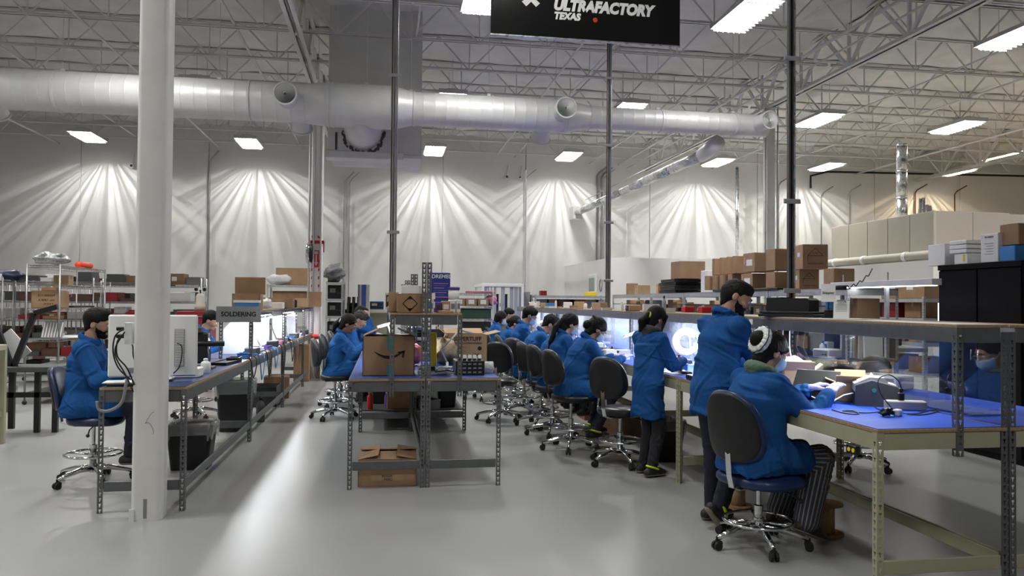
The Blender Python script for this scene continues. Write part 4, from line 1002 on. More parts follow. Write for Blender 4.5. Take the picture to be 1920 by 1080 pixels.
    # ---- shoes
    for i in range(2):
        cf, sf = math.cos(fdir[i]), math.sin(fdir[i]); fwd = nv(cf*math.cos(fpitch[i]), sf*math.cos(fpitch[i]), math.sin(fpitch[i])); fl = nv(-sf, cf, 0); fu = unit(np.cross(fwd, fl)); a = AN[i]
        heelp = a-fwd*.05*s-fu*.035*s; ball = a+fwd*.10*s-fu*.042*s; toe = a+fwd*.155*s-fu*.046*s; q = np.array([heelp, toe, a]); K = Field(q.min(0)-.1, q.max(0)+.1, .006)
        K.cone(heelp, ball, .042*s, .044*s, .02, fl, 1.0); K.cone(ball, toe, .043*s, .030*s, .02, fl, 1.1); K.cone(a+fu*.03*s, a-fu*.02*s+fwd*.03, .046*s, .045*s, .03)
        c = a-fu*.072*s; X = (K.ax[0][:, None, None]-c[0])*fu[0]+(K.ax[1][None, :, None]-c[1])*fu[1]+(K.ax[2][None, None, :]-c[2])*fu[2]; D0 = K.D.copy(); K.D = np.maximum(D0, .016-X); me, _ = K.mesh('shoe', shoe); so = link('shoe', me, root)
        K.D = np.maximum(np.maximum(D0-.003, X-.018), -X); me, _ = K.mesh('sole', 'sole'); link('sole', me, so)
        if neon and i == neon-1 or neon == 3:
            st = MB(); P = [tuple(a+fu*(.012)*s+fwd*(.012*s)+(fwd*math.cos(t)*.062+fl*math.sin(t)*.056)*s-fu*(.018*math.cos(t))) for t in np.linspace(0, 2*math.pi, 17)[:-1]]; st.tube(P, .011*s, 6, closed=True); st.build('heel_strap', 'neon', root, True)
    # ---- hair
    hh = .006 if fine else .008; q = np.array([H(0, 0, 0), H(-.3, 0, -.45)]) if hair in ('pony', 'longpony') else np.array([H(0, 0, 0), H(-.12, 0, 0)]); K = Field(q.min(0)-.2, q.max(0)+.2, hh)
    if hair in ('short', 'curly', 'crop'):
        K.ell(H(-.014, 0, .036), nv(.111, .088, .103)*s, fr, .01); K.cone(H(-.045, 0, .02), H(-.052, 0, -.06), .062*s, .040*s, .03, hl, 1.15)
        if hair != 'crop': K.ell(H(.038, 0, .098), nv(.052, .06, .030)*s, fr, .025)
        K.ell(H(.105, 0, -.03), nv(.068, .12, .085)*s, fr, .01, 's')
        for q in (1, -1): K.ell(H(.0, q*.095, -.035), nv(.034, .035, .045)*s, fr, .006, 's'); K.ell(H(.055, q*.085, -.01), nv(.034, .03, .05)*s, fr, .008, 's')
    else:
        K.ell(H(-.014, 0, .032), nv(.112, .088, .105)*s, fr, .01); K.cone(H(-.05, 0, .01), H(-.055, 0, -.085), .066*s, .050*s, .03, hl, 1.2)
        for q in (1, -1): K.cone(H(.06, q*.062, .04), H(-.01, q*.082, -.01), .018*s, .014*s, .01)
        K.ell(H(.110, 0, -.035), nv(.066, .1, .098)*s, fr, .008, 's')
        for q in (1, -1): K.ell(H(.005, q*.098, -.035), nv(.03, .03, .04)*s, fr, .006, 's')
        if hair == 'pony': K.ell(H(-.115, 0, -.01), nv(.035, .035, .035)*s, fr, .01); K.cone(H(-.12, 0, -.015), H(-.15, 0, -.09), .034*s, .036*s, .01); K.cone(H(-.15, 0, -.09), H(-.14, .0, -.19), .036*s, .018*s, .02)
        if hair == 'longpony': K.cone(H(-.11, 0, .0), H(-.15, 0, -.12), .032*s, .034*s, .01); K.cone(H(-.15, 0, -.12), H(-.13, 0, -.30), .034*s, .030*s, .02); K.cone(H(-.13, 0, -.30), H(-.11, 0, -.42), .030*s, .012*s, .02)
        if hair == 'bun': K.ell(H(-.125, 0, .03), nv(.055, .058, .058)*s, fr, .012)
        if hair == 'lowbun': K.ell(H(-.125, 0, -.03), nv(.04, .05, .05)*s, fr, .012)
        if hair == 'front':
            for q in (1, -1): K.cone(H(.055, q*.072, .05), H(.05, q*.078, -.14), .020*s, .012*s, .012)
            K.ell(H(-.115, 0, -.01), nv(.035, .035, .035)*s, fr, .01); K.cone(H(-.12, 0, -.015), H(-.16, 0, -.10), .036*s, .04*s, .01); K.cone(H(-.16, 0, -.10), H(-.15, .0, -.20), .04*s, .018*s, .02)
        if hair == 'bob':
            for q in (1, -1): K.cone(H(-.01, q*.075, .02), H(.01, q*.078, -.09), .026*s, .022*s, .02)
            K.cone(H(-.06, 0, 0), H(-.06, 0, -.09), .07*s, .055*s, .02, hl, 1.2)
    me, V = K.mesh('hair', hairm, .0015 if hair != 'curly' else .006, gid+40); ho = link('hair', me, root)
    if hair in ('pony', 'front'): MB().tube([tuple(H(-.118+.01*math.cos(a)*.3, .036*math.cos(a), -.012+.036*math.sin(a))) for a in np.linspace(0, 6.28, 13)[:-1]], .010, 6, closed=True).build('hair_tie', 'neon' if hair == 'front' else 'paper', ho, True)
    if hair == 'bun' and band:
        sb = MB(); P = []
        for k in range(66):
            a = 2*math.pi*k/66; rr = .070+.003*math.sin(a*17); P.append(tuple(H(-.112-.004*math.cos(a*17), rr*math.cos(a), .03+rr*math.sin(a))))
        sb.tube(P, .027, 10, closed=True).build('scrunchie', 'paper', ho, True)
        MB().tube([(lambda p: tuple(H(-.125, p[0], p[1])))((.096*math.cos(a), .03+.096*math.sin(a)+.006*math.sin(9*a))) for a in np.linspace(0, 6.28, 41)[:-1]], .004, 5, closed=True).build('scrunchie_trim', 'ink', ho, True)
    if hair == 'lowbun' and band: MB().box(tuple(H(-.112, -.03, .075)), (.012, .03, .065), Euler((R(20), R(-25), R(10)))).build('hair_clip', 'brown', ho)
    if beard:
        K = Field(hc-.2, hc+.2, .005); headsdf(K, .006); K.ell(H(.078, 0, -.100), nv(.026, .028, .022)*s, fr, .02);
        X = (K.ax[0][:, None, None]-hc[0]); Y = (K.ax[1][None, :, None]-hc[1]); Z = (K.ax[2][None, None, :]-hc[2]); x = X*hf[0]+Y*hf[1]+Z*hf[2]; z = X*hu[0]+Y*hu[1]+Z*hu[2]; K.D = np.maximum(K.D, z+.048*s-np.maximum(0, .035-x)*.9); K.D = np.maximum(np.maximum(K.D, .012-x), -.122*s-z); K.ell(H(.098, 0, -.068), nv(.020, .021, .011)*s, fr, .003, 's')
        me, V = K.mesh('beard', hairm, .002, 5); link('beard', me, root)
    if glasses:
        g = MB()
        for q in (1, -1):
            g.tube([tuple(H(.110, q*.034+.022*math.cos(a), -.004+.017*math.sin(a))) for a in np.linspace(0, 6.28, 15)[:-1]], .0016, 5, closed=True); g.tube([tuple(H(.108, q*.056, .002)), tuple(H(.05, q*.076, .004)), tuple(H(-.01, q*.082, .002))], .0016, 5)
        g.tube([tuple(H(.112, .012, 0)), tuple(H(.116, 0, .003)), tuple(H(.112, -.012, 0))], .0016, 5); g.build('glasses', 'zinc', root, True)
    if mask:
        K = Field(hc-.2, hc+.2, .006); headsdf(K, .012); K.ell(H(.09, 0, -.05), nv(.045, .045, .05)*s, fr, .03); X = (K.ax[0][:, None, None]-hc[0]); Y = (K.ax[1][None, :, None]-hc[1]); Z = (K.ax[2][None, None, :]-hc[2]); x = X*hf[0]+Y*hf[1]+Z*hf[2]; z = X*hu[0]+Y*hu[1]+Z*hu[2]
        K.D = np.maximum(np.maximum(K.D, z+.022*s), np.maximum(-.105*s-z, .045-x)); me, V = K.mesh('face_mask', 'mask'); mo_ = link('face_mask', me, root)
        e = MB()
        for q in (1, -1): e.tube([tuple(H(.05, q*.068, -.035)), tuple(H(.02, q*.08, -.02)), tuple(H(-.015, q*.086, .012))], .0018, 5)
        e.build('ear_loop', 'paper', mo_, True)
    if glove:
        for i in range(2):
            q = np.array([HD[i]-.16, HD[i]+.16]); K = Field(q[0], q[1], .005); hand(K, HD[i], *hdir[i], .0022, curl, s=s); d = hdir[i][0]; K.cone(HD[i]-d*.05, HD[i]-d*.01, .030, .027, .01); me, V = K.mesh('glove', 'glove'); link('glove', me, root)
    if hood:
        K = Field(nb-.3, nb+.3, .009 if fine else .011)
        for k in range(24):
            a = 2*math.pi*k/24; a2 = 2*math.pi*(k+1)/24
            def C(a): b = max(0, -math.cos(a)); return nb+sp*(.035-.03*math.cos(a)*.5)*s+(fw*(math.cos(a)*.080+.016)+lat*math.sin(a)*.086)*s
            b = max(0, -math.cos(a)); K.cone(C(a), C(a2), (.016+.010*b)*s, (.016+.010*b)*s, .015)
        K.cone(C(math.pi)-sp*.01+fw*.01, C(math.pi)-sp*.10-fw*.004, .030*s, .012*s, .03, lat, 2.6); K.ell(nb+neck*.09+sp*.02, nv(.058, .058, .11)*s, None, .01, 's')
        me, V = K.mesh('hood', hood, .004, 9); link('hood', me, root)
    return root
# ================================================================== PEOPLE IN THE HALL AND THEIR STOOLS
seat0 = make_chair('x', .60); seat0['label'] = 'black vinyl drafting stool under the masked woman with a long ponytail'
armch = make_chair('empty black armed stool with its back to the camera beside the standing woman', .56, arms=True, back_h=.42, back_w=.44)
armch.location = (2.33, 7.42, 0); armch.rotation_euler = (0, 0, R(38))
SEAT = dict(seated=True, hem=.16, kpole=(1, 0, .6), feet=((.38, .12, .30), (.36, -.12, .30)), epole=(-.5, .35, -1))
def sit(label, x, y, top, chair, hx=.42, rz=0.0, lean=16, crz=0.0, cdx=-.0, hz=1.0, **kw):
    hz_ = top-.777*kw.get('s', 1.0)+.012*(lean-16)/10; k = dict(SEAT); k.update(kw)
    if 'hands' not in k: k['hands'] = ((hx, .13, hz), (hx, -.13, hz))
    p = person(label, (x, y, 0), rz, hip=(0, 0, hz_), lean=lean, **k)
    if chair: 
        c = copy_tree(seat0, (x+cdx, y, 0), crz, chair) if chair is not True else None
    return p
seat0.location = (2.02, 9.15, 0); seat0.rotation_euler = (0, 0, R(14))
# right row, all facing the long bench
sit('seated worker in blue smock with black hair up in a clip and purple gloves', 2.02, 8.22, 1.485, 'black drafting stool under the worker with the hair clip', lean=20, hpitch=38, hair='lowbun', band=True, glasses=True, mask=True, glove=True, skin='skindark', fine=True, gid=1, hx=.56, rz=R(8), crz=R(16), trousers='navy', neon=3, feet=((.30, .12, .22), (.22, -.12, .20)), s=1.02, bulk=1.05)
sit('seated worker in blue smock with a long black ponytail and blue face mask', 2.02, 9.15, 1.485, True, lean=14, hpitch=26, hair='longpony', mask=True, gid=2, hx=.5, rz=R(10))
sit('seated worker with short black hair bent over the bench behind the ponytail', 2.02, 9.85, 1.46, 'black drafting stool under the bent worker next to the ponytail', lean=24, hpitch=42, hair='short', gid=3, hx=.5, crz=R(10), s=1.02)
sit('broad seated worker with bushy black hair hunched toward a bright bench lamp', 2.0, 10.97, 1.49, 'wide black stool back behind the hunched broad worker', lean=26, hpitch=40, hair='curly', glasses=True, gid=4, hx=.5, s=1.08, bulk=1.1, crz=R(40))
sit('tallest seated worker in the right row with short black hair and mask', 2.02, 11.9, 1.55, 'black drafting stool under the tallest seated worker', lean=12, hpitch=30, hair='short', mask=True, gid=5, hx=.5, s=1.08)
sit('seated worker with a low black bun near the far end of the right row', 2.04, 13.5, 1.385, 'black drafting stool under the worker with the low bun', lean=16, hpitch=32, hair='lowbun', gid=6)
sit('farthest seated worker in the right row with a black bob and mask', 2.0, 14.6, 1.44, 'black drafting stool at the far end of the right row', lean=12, hpitch=24, hair='bob', mask=True, gid=7)
for k, (x, y, rz, l) in enumerate(((1.55, 10.35, 70, 'empty black armed stool out in the aisle, turned side-on'), (1.62, 12.6, 20, 'empty black armed stool far down the aisle behind the workers'), (1.30, 13.75, 200, 'second empty black armed stool far down the aisle facing the middle island'))):
    copy_tree(armch, (x, y, 0), R(rz), l)
# standing woman
person('standing woman in a long blue smock with black ponytail, neon hair tie and grey hood', (2.44, 6.92, 0), R(22), hip=(0, 0, .855), lean=3, hpitch=24, hands=((.34, .10, 1.07), (.36, -.10, 1.06)), epole=(-.7, .5, -.9), feet=((.03, .09, .075), (-.03, -.09, .075)), s=.915, hem=.55, hair='front', glove=True, hood='hoodie', neon=2, trousers='jeans', fine=True, gid=11, bulk=.95, wr=.006)
# standing man
person('tall bearded man standing in a blue smock, leaning over the bench beside the seated woman', (2.40, 5.32, 0), R(14), hip=(-.02, 0, .975), lean=9, hpitch=32, hyaw=-34, hands=((.50, .12, 1.0), (.42, -.16, .92)), epole=(-.6, .45, -.5), feet=((.05, .11, .078), (-.05, -.09, .13)), fpitch=(0, R(-48)), fdir=(0, 0), s=1.04, hem=.80, hair='short', beard=True, trousers='navy', fine=True, gid=12, bulk=.98, neon=2, wr=.0065)
# seated woman in front
person('seated woman with white scrunchie, green hood and striped trousers at the label printer', (2.42, 4.80, 0), R(8), hip=(0, 0, .62), lean=6, hpitch=26, hands=((.50, .08, 1.02), (.45, -.20, 1.025)), epole=(-.3, .3, -.7), feet=((.30, .13, .17), (.33, -.12, .16)), kpole=(1, -.05, .6), fpitch=(0, R(-22)), s=1.02, seated=True, hem=.14, hair='bun', band=True, glasses=True, mask=True, glove=True, hood='greenhood', stripes=True, shoe='brownshoe', neon=2, fine=True, gid=13, bulk=1.28, wr=.008, baggy=1.35, cut=.505)
fc = make_chair('large black-backed stool with navy seat carrying the seated woman in front', .48, sm='bluevinyl', bm='bluevinyl', back_h=.48, back_w=.45, ringz=.17, back_tilt=.16, bb=.09, ss=1.2); fc.location = (2.465, 4.80, 0); fc.rotation_euler = (0, 0, R(24))
# left man
person('bearded man with glasses in a blue smock seated behind the white monitor at left', (-2.57, 7.22, 0), R(4), hip=(0, 0, .705), lean=3, hpitch=14, hands=((.42, .14, .98), (.40, -.16, .98)), epole=(-.5, .35, -1), feet=((.42, .12, .24), (.40, -.1, .24)), kpole=(1, 0, .6), s=1.02, seated=True, hem=.16, hair='short', beard=True, glasses=True, trousers='navy', shoe='shoe', fine=True, gid=14, bulk=1.06, wr=.006)
lc = make_chair('dark blue drafting stool with chrome base under the man at left', .585, sm='navyvinyl', bm='navyvinyl', ringz=.25, back_tilt=.2, bb=.03); lc.location = (-2.50, 7.25, 0); lc.rotation_euler = (0, 0, R(-4))
# soldering worker and the middle island
sit('worker in blue smock partly hidden behind the soldering sign', -2.52, 11.0, 1.46, 'drafting stool of the hidden soldering worker', lean=10, hpitch=26, hair='short', gid=15)
sit('woman with a black ponytail seated nearest on the left of the middle island', -.66, 10.75, 1.43, 'black drafting stool with armrests under the woman at the middle island', lean=9, hpitch=26, hair='pony', skin='skindark', gid=16, hx=.45, fine=True, crz=R(8))
sit('man with thick dark wavy hair looking down in the middle island row', -.66, 12.0, 1.49, 'drafting stool under the wavy-haired man', lean=18, hpitch=40, hair='curly', hairm='hairbrown', glasses=True, gid=17, s=1.02, hx=.45)
sit('farthest worker of the middle island row resting the head on a raised hand', -.62, 13.3, 1.52, 'drafting stool under the worker resting the head on a hand', lean=14, hpitch=22, hair='short', glasses=True, gid=18, hands=((.42, .13, 1.0), (.34, -.10, 1.33)), s=1.02)
# ================================================================== PROPS
def hdepth(p): return (Vector(p)-Vector((0, 0, 1.6))).dot(_f)
def pxbox(label, l, r, t, b, zb, x=None, y=None, asp=1.0, m='card', hz=None, rz=0.0, **kw):
    """carton whose outline fills l..r, t..b of the photograph when standing at height zb in plane x or y (its centre)"""
    c = atX((l+r)/2, b, x) if x is not None else atY((l+r)/2, b, y); d = hdepth(c); W = (r-l)/1442*d; H = hz or (b-t)/1442*d
    th = math.atan2(abs(c.x), c.y); a = W/(math.cos(th)+asp*math.sin(th)); return carton(label, (c.x, c.y, zb), (a, a*asp, H), rz, m, **kw)
# ---------------------------------------------------------------- left soldering row
T = .94
mon = thing('white_monitor', 'large white flat computer seen from behind on the near left bench', 'monitor', (atY(287, 700, 6.62).x, 6.62, T), R(6))
MB().box((0, 0, .285), (.665, .035, .50), None, .012).build('back_panel', 'white', mon)
MB().b2(.16, .235, -.022, -.017, .12, .42).build('vent_strip', 'midgrey', mon)
for k in range(22): MB().b2(.165, .23, -.026, -.021, .125+k*.0135, .132+k*.0135).build('vent_slat', 'white', mon)
MB().box((0, .03, .02), (.30, .20, .02), None, .006).build('stand_foot', 'white', mon); MB().box((0, .03, .10), (.10, .02, .18), None, .004).build('stand_neck', 'white', mon)
MB().b2(-.18, -.02, -.021, -.017, .07, .11).build('rating_label', 'midgrey', mon)
ob = thing('outlet_box', 'white outlet box with black plugs fixed to the side of the near column', 'outlet', (-1.81, 6.0, 1.30))
MB().box((-.03, 0, .05), (.055, .06, .16), None, .004).build('box', 'white', ob)
for z in (.085, .03): MB().box((-.085, -.005, z), (.06, .035, .03), None, .006).build('plug', 'black', ob)
def CP(*pp, y): return [atY(a, b, y) for a, b in pp]
for i, pp in enumerate((((232, 617), (216, 630), (212, 660), (222, 690), (245, 712)), ((232, 628), (220, 640), (220, 668), (238, 690), (252, 722)), ((234, 622), (217, 650), (218, 672), (235, 702), (250, 735)))):
    cable(f'black power cable hanging from the column outlet box, {ordn(i)} strand', CP(*pp, y=5.93-.01*i), .0055)
cable('black cable loop hanging at the left of the column on the monitor back', [atY(243, 632, 6.0)]+CP((249, 650), (250, 668), (258, 690), (262, 704), y=6.12), .005)
cable('black cable plugged into the right of the white monitor back', CP((332, 644), (340, 648), (341, 665), (336, 688), (325, 700), y=6.6), .0045)
cable('grey flexible conduit curling off the left bench end', CP((182, 752), (186, 768), (205, 770), (228, 755), (236, 722), (238, 712), y=6.14), .012, 'midgrey')
t = thing('laptop', 'closed black laptop with papers at the near left bench edge', 'laptop', (-1.90, 6.30, T), R(8)); MB().box((0, 0, .012), (.34, .16, .02), None, .004).build('base', 'black', t); MB().box((-.03, .03, .027), (.34, .2, .006)).build('papers', 'paper', t)
t = thing('label_dispenser', 'bright blue and white printer tray beside the monitor', 'tray', (-1.66, 6.95, T)); MB().box((0, 0, .04), (.22, .2, .08), None, .008).build('body', 'white', t); MB().box((-.02, -.08, .06), (.16, .06, .03), None, .004).build('blue_cover', 'bluebox', t)
t = thing('microscope', 'black inspection microscope on a boom stand on the left bench', 'microscope', (-1.72, 7.75, T))
MB().box((0, 0, .012), (.22, .2, .024), None, .006).build('base', 'darkgrey', t); MB().cyl((.05, .02, .02), (.05, .02, .34), .016, 12).build('post', 'chrome', t, True)
MB().cyl((-.22, .0, .24), (.2, .0, .24), .025, 12).build('boom', 'black', t, True); MB().box((-.2, -.0, .27), (.1, .12, .24), None, .015).build('head', 'black', t); MB().cyl((-.2, 0, .08), (-.2, 0, .16), .035, 12).build('objective', 'black', t, True); MB().box((-.02, .06, .2), (.15, .14, .30), None, .02).build('camera_body', 'black', t); MB().box((-.06, .02, .37), (.10, .10, .06), None, .01).build('camera_cap', 'darkgrey', t)
for s in (-.03, .03): MB().cyl((-.24, s, .36), (-.3, s, .42), .016, 10).build('eyepiece', 'black', t, True)
MB().b2(-.12, -.09, -.064, -.06, .26, .31).build('warning_label', 'yellow', t)
bottle('white plastic cup next to the microscope', (-1.60, 7.35, T), .13, .045, 'white')
for i, (px, h, w) in enumerate(((450, .42, .30), (490, .40, .30), (520, .39, .30), (543, .38, .28))):
    c = atX(px, 640, -1.78); t = thing('fume_extractor', f'white fume extractor box with sloped front under the soldering shelf, {ordn(i)} from the camera', 'fume extractor', (-1.80, c.y, T), 0, 'fume extractors')
    MB().prism([(-w/2, 0), (w/2, 0), (w/2, h), (-w*.12, h), (-w/2, h*.72)], -.16, .16).build('cabinet', 'whiteglow', t)
    MB().b2(w/2, w/2+.004, -.10, .10, .05, h*.6).build('filter_grille', 'midgrey', t); MB().tube([(0, .1, h), (.02, .1, h+.03), (.06, .06, h+.03), (.06, .04, h)], .008, 6).build('handle', 'white', t, True); MB().cyl((w/2, -.1, h*.8), (w/2+.02, -.1, h*.8), .014, 10).build('knob', 'black', t)
sgn = thing('soldering_sign', 'grey metal plate sign reading SOLDERING on the shelf front', 'sign', (0, 9.055, 0))
a, b = atY(405, 604, 9.055), atY(490, 575, 9.055)
MB().b2(a.x, b.x, -.006, 0, a.z, b.z, .003).build('plate', 'signgrey', sgn); MB().b2(a.x+.012, b.x-.012, -.008, -.005, a.z+.012, b.z-.012, .002).build('inner_panel', 'signgrey', sgn)
text('SOLDERING', .072, 'ink', sgn, ((a.x+b.x)/2, -.009, (a.z+b.z)/2), RX, bold=.0022, sx=.98)
def arm_lamp(label, x, y, z, dx, dz, m='white', lit=False):
    t = thing('arm_lamp', label, 'lamp', (x, y, z)); MB().lathe([(.05, 0), (.05, .015), (.012, .02), (.012, .06), (.001, .06)], n=16).build('base', m, t, True)
    MB().tube([(0, 0, .05), (-.06, 0, .18), (dx*.5, 0, dz)], .009, 8).build('arm', m, t, True); MB().box((dx*.5+.05*(1 if dx > 0 else -1), 0, dz-.01), (.16, .05, .025), (0, .3 if dx > 0 else -.3, 0), .008).build('head', m, t)
    if lit: MB().box((dx*.5+.05*(1 if dx > 0 else -1), 0, dz-.026), (.13, .035, .006), (0, .3 if dx > 0 else -.3, 0)).build('led_panel', 'ledstrip', t)
for i, y in enumerate((10.6, 12.2, 13.6, 15.2)): arm_lamp(f'white articulated bench lamp at the soldering row, {ordn(i)} from the camera', -1.62, y, T, -.2, .40, lit=True)
rnd = random.Random(3)
kinds = [('tool_case', 'black'), ('parts_bin', 'bluebox'), ('solder_station', 'darkgrey'), ('parts_bin', 'white'), ('tool_case', 'purple'), ('solder_station', 'black'), ('parts_bin', 'pink'), ('solder_station', 'midgrey')]
cname = {'black': 'black', 'bluebox': 'blue', 'darkgrey': 'dark grey', 'white': 'white', 'purple': 'purple', 'midgrey': 'grey', 'pink': 'pink', 'card': 'brown', 'red': 'red', 'cardlight': 'tan', 'zinc': 'steel', 'teal': 'teal', 'yellow': 'yellow', 'paper': 'white', 'green': 'green', 'orange': 'orange', 'brown': 'dark brown', 'carddark': 'dark cardboard', 'blueprint': 'navy', 'redcab': 'dark red', 'darkgrey': 'dark grey'}
for i in range(14):
    n, m = kinds[i % 8]; y = 8.6+i*.54; x = -1.57+rnd.uniform(-.02, .01)
    if n == 'solder_station': device(f'{cname[m]} soldering station at the aisle edge of the left row, {ordn(i)} item', (x, y, T), (.13, .15, .09), m, R(-90+rnd.uniform(-12, 12)), name=n, cat='soldering station')
    elif n == 'parts_bin': tray(f'small {cname[m]} parts bin at the aisle edge of the left row, {ordn(i)} item', (x, y, T), (.12, .16, .06), m, rnd.uniform(-.2, .2), name=n, fill='midgrey')
    else: tray(f'{cname[m]} tool case at the aisle edge of the left row, {ordn(i)} item', (x, y, T), (.12, .22, .05), m, rnd.uniform(-.2, .2), name=n, cat='case', fill='darkgrey')
tray('long black keyboard tray lying on the left bench before the extractors', (-1.62, 8.35, T), (.16, .5, .03), 'black', R(-6), fill='darkgrey')
for i, (y, dz, m) in enumerate(((8.9, .22, 'black'), (9.5, .30, 'bluebox'), (10.1, .34, 'black'), (10.7, .26, 'bluebox'), (11.5, .40, 'black'), (12.6, .32, 'black'), (13.2, .36, 'midgrey'))):
    cable(f'{cname[m]} cable drooping off the aisle edge of the soldering row, {ordn(i)} from the camera', [(-1.55, y, T+.01), (-1.475, y+.03, T+.005), (-1.455, y+.08, T-dz*.6), (-1.46, y+.2, T-dz), (-1.455, y+.34, T-dz*.5), (-1.47, y+.4, T-.01), (-1.54, y+.42, T+.01)], .007, m)
trash_can('tall black trash can with clear liner under the second soldering bench', (-1.80, 9.92, 0), .42, .36, .60)
trash_can('black trash can with crumpled clear liner under the near left bench', (-1.80, 7.75, 0), .42, .30, .42)
bottle('dark grey steel flask standing on the floor under the soldering row', (-1.60, 10.55, 0), .34, .055, 'darkgrey', 'black')
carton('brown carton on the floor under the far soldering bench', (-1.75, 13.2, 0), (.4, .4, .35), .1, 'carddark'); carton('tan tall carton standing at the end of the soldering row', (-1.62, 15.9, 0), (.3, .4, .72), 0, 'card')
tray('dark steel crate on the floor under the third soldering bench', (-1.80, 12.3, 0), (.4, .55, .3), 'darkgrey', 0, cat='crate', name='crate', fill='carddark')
# shelf of the soldering row (z = 1.48)
S = 1.48
b1 = pxbox('tall brown carton with upright lid and red folder on the soldering shelf', 437, 492, 545, 573, S, y=10.0, asp=.8, open_=(None, None, None, None), hz=.2); 
o = MB().box((0, .16, .30), (.37, .006, .22), (R(4), 0, 0)); o.build('flap', 'card', b1)
tag(MB().box((-1.70, 10.19, S+.375), (.32, .05, .03), (0, 0, 0), .006).build('red_folder', 'red', None), 'bright red folder lying on top of the brown carton lid', 'folder')
bx = pxbox('blue and white glove carton at the front of the soldering shelf', 441, 486, 557, 573, S, y=9.5, asp=.5, m='bluebox', flaps=False)
MB().box((0, 0, .105), (.29, .15, .03)).build('white_lid', 'white', bx)
pxbox('low open brown carton on the soldering shelf behind the clear bag', 494, 552, 551, 571, S, y=12.0, asp=.7, m='carddark')
bagblob('clear crumpled plastic bag on the soldering shelf', (-1.62, 11.0, S), .1, (1, 1, .7), 'bubble', seed=3); tag(MB().box((-1.60, 11.75, S+.045), (.25, .2, .09), None, .005).build('white_carton', 'white', None), 'small plain white carton on the soldering shelf', 'box')
bagblob('red and white bag of parts on the soldering shelf', (-1.60, 12.6, S), .09, (1.2, 1, .6), 'pink', seed=5); tag(MB().sph((-1.58, 13.0, S+.05), .06, 12, 8, (1.4, 1, .8)).build('orange_pouch', 'orange', None, True), 'small orange pouch on the soldering shelf', 'pouch')
device('small black radio box on the soldering shelf', (-1.62, 13.6, S), (.26, .16, .14), 'black'); pxbox('brown carton at the far end of the soldering shelf by the column', 578, 603, 543, 571, S, y=15.6, asp=1.0); pxbox('plain tan carton in the middle of the soldering shelf', 552, 578, 554, 571, S, y=14.4, asp=1.0, m='cardlight')
# shelving behind the soldering row
def steel_rack(label, x0, x1, y0, y1, h, levels, m='zinc', board='midgrey', group='steel shelving units'):
    t = thing('steel_shelving', label, 'shelf', (x0, y0, 0), 0, group); W, L = x1-x0, y1-y0
    for x, sx in ((0, 1), (W, -1)):
        for y, sy in ((0, 1), (L, -1)): link('post', post_mesh(h, sx, sy, m), t, (x, y, 0))
    for z in levels:
        MB().b2(.005, W-.005, .005, L-.005, z-.03, z, .002).build('shelf_board', board, t)
        MB().b2(.0, W, -.006, .0, z-.06, z-.001).build('shelf_lip', m, t); MB().b2(-.006, 0, 0, L, z-.06, z-.001).build('shelf_lip', m, t)
    return t
p = atY(500, 560, 19.5); q = atY(583, 560, 19.5)
steel_rack('grey steel shelving behind the soldering shelf with a long carton on top', p.x, q.x, 19.5, 20.1, 2.0, (.4, .95, 1.5, 1.98))
carton('long brown carton on top of the grey shelving behind the soldering row', ((p.x+q.x)/2+.1, 19.8, 1.98), (.85, .5, .42), 0, 'card'); bagblob('white bubble wrap bundle in front of the long brown carton', (p.x+.28, 19.58, 1.98), .17, (1.5, .6, .8), 'bubble', seed=8)
carton('dark carton on the middle shelf of the grey shelving behind soldering', ((p.x+q.x)/2, 19.8, 1.5), (.8, .45, .33), 0, 'carddark')
p = atY(611, 560, 18.2); q = atY(643, 560, 18.2)
steel_rack('grey steel shelving of black equipment right of the taped column', p.x, q.x, 18.2, 19.2, 2.05, (.3, .8, 1.25, 1.65, 2.03))
bagblob('grey plastic sheeting bundled on top of the equipment shelving', ((p.x+q.x)/2-.02, 18.6, 2.03), .25, (.9, 1, .8), 'greybag', seed=4)
for i, z in enumerate((.3, .8, 1.25, 1.65)): device(f'black equipment case on the shelving right of the column, {ordn(i)} shelf up', ((p.x+q.x)/2, 18.6, z), (.34, .6, .32), 'black', name='equipment_case', cat='case')
carton('black flat case on top of the equipment shelving beside the sheeting', (p.x+.12, 18.95, 2.03), (.25, .3, .36), 0, 'black', tape=None, flaps=False, name='flat_case', cat='case')
for i in range(3): tag(MB().box((q.x+.10+i*.11, 18.5, .85), (.05, .7, 1.7), (0, R(2), 0), .004).build('leaning_display', 'black', None), f'tall black display board leaning beside the equipment shelving, {ordn(i)} from the left', 'display board', 'leaning black boards')
t = thing('floor_machine', 'black wheeled machine standing at the foot of the equipment shelving', 'machine', (-1.02, 16.2, 0)); MB().box((0, 0, .42), (.42, .5, .78), None, .03).build('body', 'darkgrey', t); MB().box((.02, -.255, .5), (.16, .01, .14), None, .002).build('control_panel', 'midgrey', t)
for s in (-1, 1): MB().cyl((s*.16, -.15, .035), (s*.19, -.15, .035), .035, 12).build('wheel', 'rubber', t)
t = thing('floor_bin', 'white drum with bright red lid at the end of the soldering row', 'drum', (-1.44, 16.42, 0)); MB().cyl((0, 0, 0), (0, 0, .82), .13, 20).build('drum', 'white', t, True); MB().cyl((0, 0, .82), (0, 0, .9), .145, 20).build('lid', 'red', t, True)
t = thing('tall_panel', 'tall blue and beige striped machine panel behind the middle workers', 'panel', (atY(682, 560, 17.5).x, 17.5, 0)); MB().b2(-.13, .13, 0, .3, 0, 1.98, .01).build('body', 'beige', t); MB().b2(-.05, .05, -.012, 0, .3, 1.97).build('blue_stripe', 'deepblue', t); MB().b2(-.13, -.09, -.01, 0, .3, 1.97).build('edge_strip', 'steelgrey', t)
